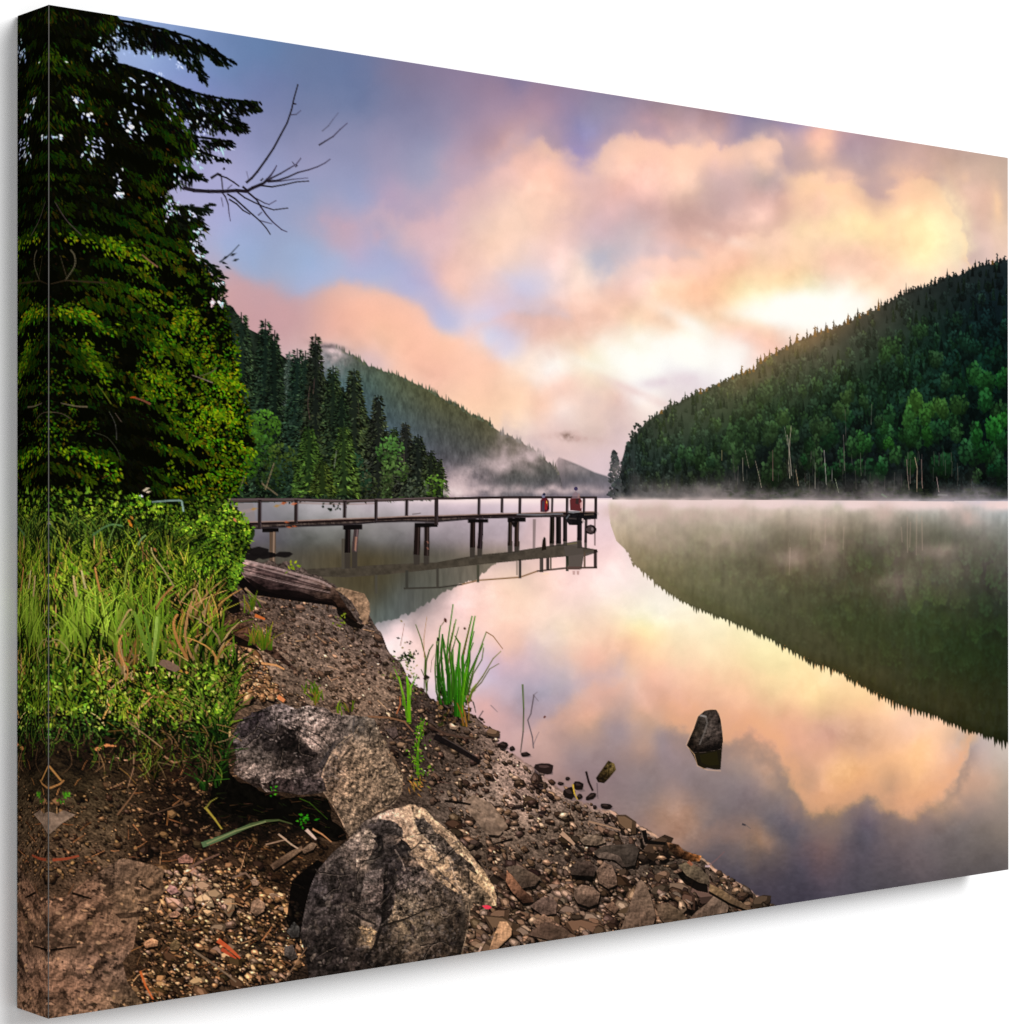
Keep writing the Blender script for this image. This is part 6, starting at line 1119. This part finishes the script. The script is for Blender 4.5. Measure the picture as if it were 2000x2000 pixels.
for i in range(330):      # the bank's ragged foot: shade, roots, hanging strands
    x = R.uniform(96, 425); yb = 1442 + 26*math.sin(x*.035) + 34*float(fbm(np.float32(x), np.float32(3), 24, 3, 351))*2; y = R.gauss(yb + 6, 24)
    leaf(x, y, R.uniform(6, 16), R.uniform(3, 6), R.uniform(.2, 2.9), jit(R.choice([(14, 12, 7), (24, 20, 12), (20, 28, 8), (36, 26, 16)]), .25), .9, P_GB)
    if R.random() < .3:
        a = R.gauss(1.5, .5); l = R.uniform(16, 52); stroke(spl([(x, y - 6), (x + l*.5*math.cos(a) + R.uniform(-6, 6), y + l*.5*math.sin(a)), (x + l*math.cos(a + .3), y + l*math.sin(a + .3))]), R.uniform(1.6, 3), 1, jit(R.choice([(84, 60, 40), (120, 86, 56), (60, 44, 30), (70, 96, 26), (96, 120, 34)]), .2), .85, P_GB)
# blades one notices
for (pp, w0, w1, c) in [([(298,1300),(285,1260),(270,1215),(262,1195)],13,9,(112,144,44)),([(298,1300),(292,1250),(282,1200)],9,6,(96,132,40)),([(300,1300),(303,1260),(308,1205)],11,10,(150,176,72)),([(300,1300),(310,1240),(312,1200)],6,5,(112,142,40)),([(230,1235),(250,1196),(258,1192)],6,4,(196,160,96)),([(262,1195),(240,1225),(225,1240)],6,5,(146,160,60)),([(366,1288),(345,1245),(340,1215),(348,1200)],9,6,(196,130,66)),([(375,1285),(362,1240),(370,1190),(376,1175)],7,5,(186,132,80)),([(305,1190),(320,1165),(340,1145)],6,5,(176,110,62)),([(340,1145),(318,1110),(300,1085),(296,1070)],5,3,(176,160,96)),([(210,1098),(240,1030),(262,1025),(335,1025)],1,1,(20,30,12)),([(182,1046),(205,1030),(222,1025),(240,1028)],6,4,(92,130,76)),([(210,1070),(218,1045),(232,1012)],4,3,(104,130,60)),([(270,1065),(278,1052),(286,1046)],6,4,(120,150,90)),([(150,1165),(146,1140),(144,1125)],8,5,(214,176,116)),([(168,1150),(163,1130),(160,1115)],7,4,(206,186,120)),([(196,1155),(190,1130),(186,1108)],7,4,(206,140,70)),([(196,1100),(199,1070),(198,1058)],6,4,(156,130,50)),([(243,1150),(250,1100),(264,1082)],6,4,(150,170,60)),([(95,1232),(115,1215)],4,3,(150,140,84)),([(95,1255),(112,1250),(128,1262),(136,1278),(124,1296)],4,3,(160,152,80)),([(240,1300),(232,1262),(240,1240)],7,4,(206,140,74)),([(245,1330),(250,1310),(232,1275)],5,4,(196,130,70)),([(330,1270),(350,1280),(368,1292)],5,3,(176,150,80)),([(352,1178),(380,1150),(395,1180)],4,3,(206,160,100)),([(298,981),(350,978),(356,984),(359,1000)],5,5,(132,158,146)),([(250,1410),(290,1440),(318,1462)],4,2.4,(160,120,86)),([(430,1285),(445,1330),(440,1370)],1,1,(60,80,20))]:
    stroke(spl(pp), w0*.7, w1*.7, [q*.82 for q in c], .92, P_GB, [min(255, q*1.05) for q in c])
for (x, y) in [(285,963),(278,960),(282,957)]: leaf(x, y, 12, 5, -.3, (196, 178, 150), .9, P_BU)
for (x, y, c) in [(253,1022,(220,130,30)),(250,1015,(196,110,30)),(255,1008,(176,120,40)),(300,1070,(170,100,60)),(456,1012,(206,110,80))]: leaf(x, y, 11, 6, .9, c, .9, P_BU)
conv(stone(335, 1302, 22, 9, .35), (132, 98, 84), .9, P_GB)
# long bent blade over the soil, small seedlings
stroke([(398,1650),(430,1638),(460,1625),(490,1612),(520,1604),(545,1602),(572,1610)], 11, 2, (92, 116, 76), .95, P_GB, (70, 76, 40)); stroke([(405,1648),(460,1624),(520,1605)], 3, 2, (150, 150, 96), .7, P_GB)
def seedling(x, y, n, s, cols, name):
    p = new_pid(name)
    for k in range(n): leaf(x + R.gauss(0, s*.5), y + R.gauss(0, s*.5), R.uniform(.4, .9)*s, R.uniform(.25, .5)*s, R.uniform(-3, 3), jit(R.choice(cols), .15), .95, p)
SG = [(50,130,24),(70,150,30),(36,100,20)]
seedling(592,1603,16,13,SG,'printed_seedling'); seedling(535,1545,7,8,SG,'printed_seedling'); seedling(128,1553,14,10,[(70,130,30),(90,140,40)],'printed_seedling'); seedling(118,1568,6,8,[(70,120,30)],'printed_seedling'); seedling(572,1108,14,10,[(150,160,30),(110,130,30)],'printed_seedling'); seedling(665,1212,12,10,[(120,130,40),(96,110,30)],'printed_seedling')
stroke([(586,1560),(605,1568),(640,1600)], 2, 1.2, (60,84,24), .8)
for (x, y, n, h) in [(515,1265,26,40),(500,1255,16,30),(618,1368,16,28),(612,1352,10,20),(676,1390,10,18),(490,1190,12,30)]:
    p = new_pid('printed_grass_tuft')
    for k in range(n): blade(x + R.gauss(0, 8), y + R.gauss(0, 4), h*R.uniform(.6, 1.2), R.gauss(0, .4), 3.4, jit(R.choice([(84,116,26),(110,130,30),(150,124,50)]), .15), .6, p)
# ---------------------------------------------------------------- reeds at the waterline
def rz(px, py): return (740 + px/4.83, 1150 + py/4.83)
P_RE = pid('printed_reed_clump')
for i in range(160):
    x, y = rz(R.uniform(560, 860), R.uniform(950, 1290)); conv(stone(x, y, R.uniform(2, 6), R.uniform(1.5, 4), R.uniform(0, 3)), jit(R.choice([(22,18,14),(60,46,36),(120,90,60),(40,46,20)]), .2), .85, P_RE)
RB = [([(590,1090),(560,950),(555,700),(575,400),(585,350)],6,3,(50,100,20)),([(640,1090),(610,850),(585,600),(600,440)],8,4,(44,92,20)),([(660,1080),(650,800),(615,560),(600,430)],9,4,(36,84,18)),([(680,1060),(665,800),(640,640),(655,480),(700,150)],10,2,(48,92,22)),([(700,1040),(690,780),(665,560),(690,470),(728,290)],9,2,(56,98,26)),([(640,1050),(600,900),(560,760)],8,4,(36,80,18)),([(710,1020),(720,850),(700,700),(700,570)],8,3,(50,94,24)),([(760,1190),(765,950),(750,700),(765,520),(720,450)],16,3,(56,110,22)),([(780,1150),(800,900),(790,650),(810,560),(880,260)],15,3,(48,104,18)),([(800,1060),(830,800),(850,600),(870,460),(908,260)],14,3,(60,112,26)),([(820,1000),(850,820),(930,640),(985,520)],10,2,(56,96,26)),([(840,1000),(870,850),(900,740),(960,560),(1015,410)],6,3,(80,104,40)),([(860,1050),(885,960),(980,830),(1080,660),(1155,590)],6,2,(110,108,50)),([(740,1200),(735,1000),(730,850),(760,600)],13,4,(44,98,18)),([(780,1210),(790,1000),(810,860),(830,740)],13,5,(76,124,24)),([(850,1060),(880,950),(920,900)],6,3,(110,130,40)),([(570,960),(560,700),(565,490)],7,4,(40,80,20)),([(600,870),(590,650),(610,480),(630,560)],6,3,(50,90,24)),([(660,700),(680,520),(712,330)],5,2,(96,96,50)),([(800,620),(830,480),(860,340)],5,3,(120,92,50)),([(1015,410),(1080,450),(1170,570)],3,2,(170,124,80)),([(760,520),(735,470),(718,445)],3,2,(100,90,50)),([(800,1290),(780,1180),(740,1080)],7,4,(150,104,44)),([(830,1300),(815,1200),(790,1100)],6,3,(176,124,56)),([(850,1240),(850,1120),(830,1010)],5,3,(160,120,60)),([(890,1070),(905,1120),(915,1170)],4,2,(90,84,76)),([(985,1155),(940,1225)],2.6,1.6,(120,96,96))]
for (pp, w0, w1, c) in RB[:18]:
    dx, k_ = R.uniform(-30, 34), R.uniform(.62, .95); bx_, by_ = pp[0]
    stroke([rz(bx_ + dx*.5 + (x - bx_)*R.uniform(.85, 1.15) + dx*.5*(by_ - y)/600, by_ + (y - by_)*k_) for x, y in pp], w0*.5, max(1, w1*.5), [v*.62 for v in c], .95, P_RE, [v*.95 for v in c])
for k, (pp, w0, w1, c) in enumerate(RB):
    q = [rz(*v) for v in pp]
    stroke(q, w0*.62, max(1, w1*.55), [v*.8 for v in c], .97, P_RE, [min(255, v*1.15) for v in c] if k < 20 else None)
    if w0 > 7: stroke([(x + 1.2, y) for x, y in q], 1.4, 1, [min(255, v*1.6) for v in c], .55, P_RE)
conv(stone(*rz(630,300), 2.6, 4.5, -.5), (84, 48, 40), .95, P_RE); conv(stone(*rz(812,378), 2.6, 2.4, .3), (80, 56, 40), .9, P_RE); conv(stone(*rz(560,480), 2.6, 4, .1), (20, 24, 10), .95, P_RE); stroke([rz(590,350), rz(620,310)], 1.6, 1.6, (110, 90, 60), .8, P_RE)
P_R2 = new_pid('printed_reed_clump')
for (pp, w0, w1, c) in [([(455,960),(435,800),(440,640),(400,480),(350,340)],6,2,(70,92,30)),([(440,820),(450,680),(480,580),(515,525)],6,3,(66,84,30)),([(430,650),(425,480),(455,265)],3,1.4,(176,140,110)),([(430,960),(430,830),(400,760)],3,2,(80,72,50)),([(450,990),(460,880),(470,830)],4,2,(80,84,44)),([(205,540),(225,440),(242,330)],2.4,1.2,(176,140,130)),([(490,790),(500,680),(530,620)],2,1.2,(150,130,120))]: stroke([rz(*v) for v in pp], w0*.62, w1*.6, c, .95, P_R2)
for (x, y) in [(450,830),(440,850),(465,840)]: conv(stone(*rz(x, y), 4, 3.4, .4), (40, 34, 26), .9, P_R2)
P_R3 = new_pid('printed_reed_clump')
for i in range(90):
    x, y = rz(R.gauss(240, 80), R.gauss(760, 130)); leaf(x, y, R.uniform(3, 8), R.uniform(2, 4), R.uniform(-3, 3), jit(R.choice([(40,56,22),(90,110,40),(60,46,36),(150,130,80),(30,30,22)]), .2), .85, P_R3)
for i in range(40):
    x, y = rz(R.gauss(270, 40), R.gauss(640, 22)); leaf(x, y, R.uniform(4, 8), R.uniform(2.5, 4.5), R.uniform(-3, 3), jit(R.choice([(24,40,16),(16,26,10),(60,80,30)]), .2), .95, P_R3)
for (pp, w0, w1, c) in [([(285,1250),(285,1050),(275,900),(265,830)],14,6,(96,150,24)),([(270,1220),(240,1050),(200,880),(150,760)],8,3,(84,124,30)),([(290,1050),(310,920),(360,820)],7,3,(90,130,40)),([(240,1040),(220,950),(190,830)],7,4,(110,146,40)),([(170,1180),(205,1090),(200,1020)],5,3,(150,90,60)),([(230,1100),(225,1000)],6,4,(70,110,26)),([(300,1000),(300,920),(320,900)],6,3,(120,160,50))]: stroke([rz(*v) for v in pp], w0*.62, w1*.6, c, .97, P_R3, [min(255, v*1.15) for v in c])
P_R4 = new_pid('printed_weed_sprig')
stroke([rz(370,1750), rz(365,1600), rz(375,1450), rz(430,1230)], 6, 2.4, (76, 120, 26), .95, P_R4)
for i in range(90):
    t = R.random(); x, y = rz(R.gauss(375 + 40*max(0, t - .7)*3, 26 + 30*(1 - t)), 1800 - 560*t); leaf(x, y, R.uniform(4, 9), R.uniform(2, 4), R.uniform(-3, 3), jit(R.choice([(70,112,24),(96,140,30),(120,150,40)]), .2), .92, P_R4)
for i in range(26):
    x, y = rz(R.gauss(350, 50), R.gauss(1830, 40)); leaf(x, y, R.uniform(6, 14), 2.6, R.gauss(.9, .9), jit(R.choice([(176,120,60),(150,110,50),(110,120,40)]), .2), .9, P_R4)

# ---------------------------------------------------------------- finish of the print
# a little more bite in land and leaves, as the print has
_land = ~np.isin(ids, [P_SKY, P_LAKE, P_REF, P_REF2])[..., None]
_l = img + .55*(img - blur(img, 1, 1)); _l = np.maximum((_l - 64)*1.10 + 61, _l*.72)
img[:] = np.where(_land, np.clip(_l, 0, 255), img)
_gb = np.isin(ids, [P_GB, P_BU])[..., None]; _m3 = img.mean(-1, keepdims=True); img[:] = np.where(_gb, img + .14*(_m3 - img), img)
_so = (ids == P_GR)[..., None]; img[:] = np.where(_so, img*np.array([1.06, 1.09, 1.11], np.float32), img)
# loose flecks of a tree that others cut off belong to the bank behind
def largest_only(k, into):
    m = ids == k; left = set(zip(*np.nonzero(m))); best = []; parts = []
    while left:
        st = [left.pop()]; comp = []
        while st:
            q = st.pop(); comp.append(q)
            for n_ in ((q[0] + 1, q[1]), (q[0] - 1, q[1]), (q[0], q[1] + 1), (q[0], q[1] - 1)):
                if n_ in left: left.remove(n_); st.append(n_)
        parts.append(comp)
    parts.sort(key=len)
    for c in parts[:-1]:
        a_ = np.array(c); ids[a_[:, 0], a_[:, 1]] = into
for k, n_ in enumerate(NAMES):
    if n_[-1] in ('printed_spruce', 'printed_young_spruce', 'printed_lakeside_bush'): largest_only(k, P_WB)

# ============================================================================
# The scene: one stretched canvas print hanging on a white wall.
# ============================================================================
import bpy, bmesh
from mathutils import Matrix, Vector
sc = bpy.context.scene
col = bpy.data.collections.new('Scene'); sc.collection.children.link(col)
CW, CH, CD = 1.2, .8, .052                 # canvas: metres wide, high, deep
LEVEL = 1.27                               # light that falls on the front of the canvas (calibrates the inks)
px = np.clip(img, 0, 255)/255
lin = np.where(px <= .04045, px/12.92, ((px + .055)/1.055)**2.4)/LEVEL
lin = np.clip(lin, 0, .98).astype(np.float32)

def ink_material():
    m = bpy.data.materials.new('printed_canvas'); m.use_nodes = True; nt = m.node_tree; nt.nodes.clear()
    out = nt.nodes.new('ShaderNodeOutputMaterial'); b = nt.nodes.new('ShaderNodeBsdfDiffuse'); b.inputs['Roughness'].default_value = .3
    at = nt.nodes.new('ShaderNodeAttribute'); at.attribute_name = 'Ink'
    tc = nt.nodes.new('ShaderNodeTexCoord'); no = nt.nodes.new('ShaderNodeTexNoise'); no.inputs['Scale'].default_value = 700; no.inputs['Detail'].default_value = 1
    mr = nt.nodes.new('ShaderNodeMapRange'); mr.inputs['To Min'].default_value = .975; mr.inputs['To Max'].default_value = 1.025
    mx = nt.nodes.new('ShaderNodeVectorMath'); mx.operation = 'SCALE'
    L = nt.links.new
    L(tc.outputs['Object'], no.inputs['Vector']); L(no.outputs['Fac'], mr.inputs['Value']); L(at.outputs['Color'], mx.inputs[0]); L(mr.outputs['Result'], mx.inputs['Scale'])
    L(mx.outputs['Vector'], b.inputs['Color']); L(b.outputs['BSDF'], out.inputs['Surface']); return m
INK = ink_material()
def plain(name, c, noise=0, scale=40, rough=.8):
    m = bpy.data.materials.new(name); m.use_nodes = True; nt = m.node_tree; b = nt.nodes['Principled BSDF']
    b.inputs['Base Color'].default_value = (*c, 1); b.inputs['Roughness'].default_value = rough; b.inputs['Specular IOR Level'].default_value = .1
    if noise:
        tc = nt.nodes.new('ShaderNodeTexCoord'); n = nt.nodes.new('ShaderNodeTexNoise'); n.inputs['Scale'].default_value = scale
        r = nt.nodes.new('ShaderNodeValToRGB'); r.color_ramp.elements[0].color = (*[q*(1 - noise) for q in c], 1); r.color_ramp.elements[1].color = (*[min(1, q*(1 + noise)) for q in c], 1)
        nt.links.new(tc.outputs['Object'], n.inputs['Vector']); nt.links.new(n.outputs['Fac'], r.inputs['Fac']); nt.links.new(r.outputs['Color'], b.inputs['Base Color'])
    return m
root = bpy.data.objects.new('canvas_print', None); col.objects.link(root); root.location = (0, 0, -CH/2)
root.empty_display_size = .1
root['label'] = 'stretched canvas print of a misty lake with a pier, hung on a white wall'; root['category'] = 'canvas print'
ORG = np.array([0, 0, -CH/2], np.float32)
def grid_mesh(name, V, C, quads, parent):
    """quads index V (world points); C is one ink colour per point"""
    u, inv = np.unique(quads, return_inverse=True); inv = inv.reshape(quads.shape)
    me = bpy.data.meshes.new(name); n, f = len(u), len(quads)
    me.vertices.add(n); me.vertices.foreach_set('co', (V[u] - ORG).astype(np.float32).ravel())
    me.loops.add(4*f); me.loops.foreach_set('vertex_index', inv.astype(np.int32).ravel())
    me.polygons.add(f); me.polygons.foreach_set('loop_start', np.arange(0, 4*f, 4, dtype=np.int32)); me.polygons.foreach_set('loop_total', np.full(f, 4, np.int32))
    at = me.attributes.new('Ink', 'FLOAT_COLOR', 'POINT')
    at.data.foreach_set('color', np.concatenate([C[u], np.ones((n, 1), np.float32)], 1).astype(np.float32).ravel())
    me.update(calc_edges=True); me.materials.append(INK)
    o = bpy.data.objects.new(name, me); col.objects.link(o); o.parent = parent
    return o
ii, jj = np.meshgrid(np.arange(GW), np.arange(GH))
FX = ii/(GW - 1)*CW - CW/2; FZ = CH/2 - jj/(GH - 1)*CH
V = np.stack([FX, np.full(FX.shape, -CD), FZ], -1).reshape(-1, 3); C = lin.reshape(-1, 3)
a = (jj[:-1, :-1]*GW + ii[:-1, :-1]).ravel()
Q = np.stack([a, a + GW, a + GW + 1, a + 1], 1); FI = ids[:-1, :-1].ravel()
order = np.argsort(FI, kind='stable'); cuts = np.searchsorted(FI[order], np.arange(len(NAMES) + 1))
made = {}
sizes = np.diff(cuts)
for k in sorted(range(len(NAMES)), key=lambda q: (len(NAMES[q]), q)):
    path = NAMES[k]; f = order[cuts[k]:cuts[k + 1]]
    if len(f) < 12 and len(f): FI[f] = FI[f - 1]   # a few stray dots
    if len(f) < 12: continue
    par = root if len(path) == 1 else made.get(path[0], root)
    o = grid_mesh(path[-1], V, C, Q[f], par)
    if len(path) == 1: made.setdefault(path[0], o)
LABEL = {'printed_sky': 'sunrise sky with pink and gold clouds', 'printed_lake': 'still lake mirroring the sky', 'printed_pier': 'old wooden pier on piles', 'printed_big_spruce': 'dark spruce overhanging the left side', 'printed_forest_hill': 'steep wooded hill on the far right shore', 'printed_grass_bank': 'sunlit grass bank', 'printed_water_rock': 'lone dark rock standing in the lake', 'printed_driftwood_log': 'weathered log with a stone at its end'}
for k, v in LABEL.items():
    if k in made: made[k]['label'] = v
made['printed_wooded_bank']['kind'] = 'stuff'
# the print runs on round the edges, mirrored
def wrap(name, n, at_edge):
    """n rows of dots folded back; at_edge(k, m) -> point, ink index"""
    pts, inks = at_edge(n); h, w = pts.shape[:2]
    J, I = np.meshgrid(np.arange(h), np.arange(w), indexing='ij'); b = (J[:-1, :-1]*w + I[:-1, :-1]).ravel()
    return grid_mesh(name, pts.reshape(-1, 3), inks.reshape(-1, 3), np.stack([b, b + w, b + w + 1, b + 1], 1), root)
nx = int(round(CD/CW*(GW - 1))); nz = int(round(CD/CH*(GH - 1)))
def side(xf, sl_):
    def f(n):
        k = np.arange(n + 1); y = -CD + k/n*CD
        P = np.stack(np.broadcast_arrays(np.full((1, 1), xf), y[None, :], FZ[:, :1]), -1)
        return P, lin[:, sl_(k)]
    return f
def flat(zf, sl_):
    def f(n):
        k = np.arange(n + 1); y = -CD + k/n*CD
        P = np.stack(np.broadcast_arrays(FX[:1, :], y[:, None], np.full((1, 1), zf)), -1)
        return P, lin[sl_(k), :]
    return f
wrap('folded_edge', nx, side(-CW/2, lambda k: k)); wrap('folded_edge', nx, side(CW/2, lambda k: GW - 1 - k))
wrap('folded_edge', nz, flat(CH/2, lambda k: k)); wrap('folded_edge', nz, flat(-CH/2, lambda k: GH - 1 - k))
def box(name, lo, hi, m, parent):
    bm = bmesh.new(); bmesh.ops.create_cube(bm, size=1)
    for v in bm.verts: v.co = [((hi[q] + lo[q])/2 + v.co[q]*(hi[q] - lo[q])) - (float(ORG[q]) if parent else 0) for q in range(3)]
    me = bpy.data.meshes.new(name); bm.to_mesh(me); bm.free(); me.materials.append(m)
    o = bpy.data.objects.new(name, me); col.objects.link(o)
    if parent: o.parent = parent
    return o
# where the cloth turns over the left edge the coating has cracked to a thin pale line
box('worn_fold', (-CW/2 - .0003, -CD - .0003, -CH/2), (-CW/2 + .00035, -CD + .0002, CH/2), plain('bare_canvas', (.085, .08, .075), .25, 60), root)
WOOD = plain('pine_bar', (.45, .32, .2), .25, 25)
e = .003; b_ = .04
for lo, hi in [((-CW/2 + e, -.030, -CH/2 + e), (-CW/2 + b_, -.0005, CH/2 - e)), ((CW/2 - b_, -.030, -CH/2 + e), (CW/2 - e, -.0005, CH/2 - e)), ((-CW/2 + b_, -.030, CH/2 - b_), (CW/2 - b_, -.0005, CH/2 - e)), ((-CW/2 + b_, -.030, -CH/2 + e), (CW/2 - b_, -.0005, -CH/2 + b_))]:
    box('stretcher_bar', lo, hi, WOOD, root)
# the white wall
w = box('wall', (-9, .002, -7), (9, .12, 7), plain('white_wall', (.88, .88, .88), .006, 6), None); w['kind'] = 'structure'

# ---------------------------------------------------------------- camera
cam = bpy.data.cameras.new('camera'); co = bpy.data.objects.new('camera', cam); col.objects.link(co); sc.camera = co
yaw, pitch, roll = -6.92823639e-01, 3.11794236e-03, -2.02883558e-04
pos = Vector((-1.47146849, -1.67435239, -6.17360169e-03))
f_ = Vector((-math.sin(yaw), math.cos(yaw), 0)); r_ = Vector((math.cos(yaw), math.sin(yaw), 0)); u_ = Vector((0, 0, 1))
f_, u_ = math.cos(pitch)*f_ + math.sin(pitch)*u_, math.cos(pitch)*u_ - math.sin(pitch)*f_
r_, u_ = math.cos(roll)*r_ + math.sin(roll)*u_, math.cos(roll)*u_ - math.sin(roll)*r_
Mx = Matrix((r_, u_, -f_)).transposed().to_4x4(); Mx.translation = pos; co.matrix_world = Mx
cam.sensor_width = 36; cam.lens = 4.46800244e+03/2000*36; cam.clip_start = .01; cam.clip_end = 100

# ---------------------------------------------------------------- light: even white room light and one big soft lamp, high on the right
wd = bpy.data.worlds.new('World'); sc.world = wd; wd.use_nodes = True
bg = wd.node_tree.nodes['Background']; bg.inputs['Color'].default_value = (1, 1, 1, 1); bg.inputs['Strength'].default_value = .63
def lamp(name, loc, target, size, power):
    l = bpy.data.lights.new(name, 'AREA'); l.shape = 'DISK'; l.size = size; l.energy = power; l.color = (1, 1, 1)
    o = bpy.data.objects.new(name, l); col.objects.link(o); o.location = loc
    d = Vector(target) - Vector(loc); o.rotation_euler = d.to_track_quat('-Z', 'Y').to_euler(); return o
lamp('softbox_light', (1.9, -8.0, 3.2), (0, 0, 0), 4.0, 625)
sc.view_settings.view_transform = 'Standard'; sc.view_settings.look = 'None'; sc.view_settings.exposure = 0; sc.view_settings.gamma = 1
sc.view_settings.use_curve_mapping = False
sc.cycles.max_bounces = 5; sc.cycles.diffuse_bounces = 3; sc.cycles.use_denoising = False
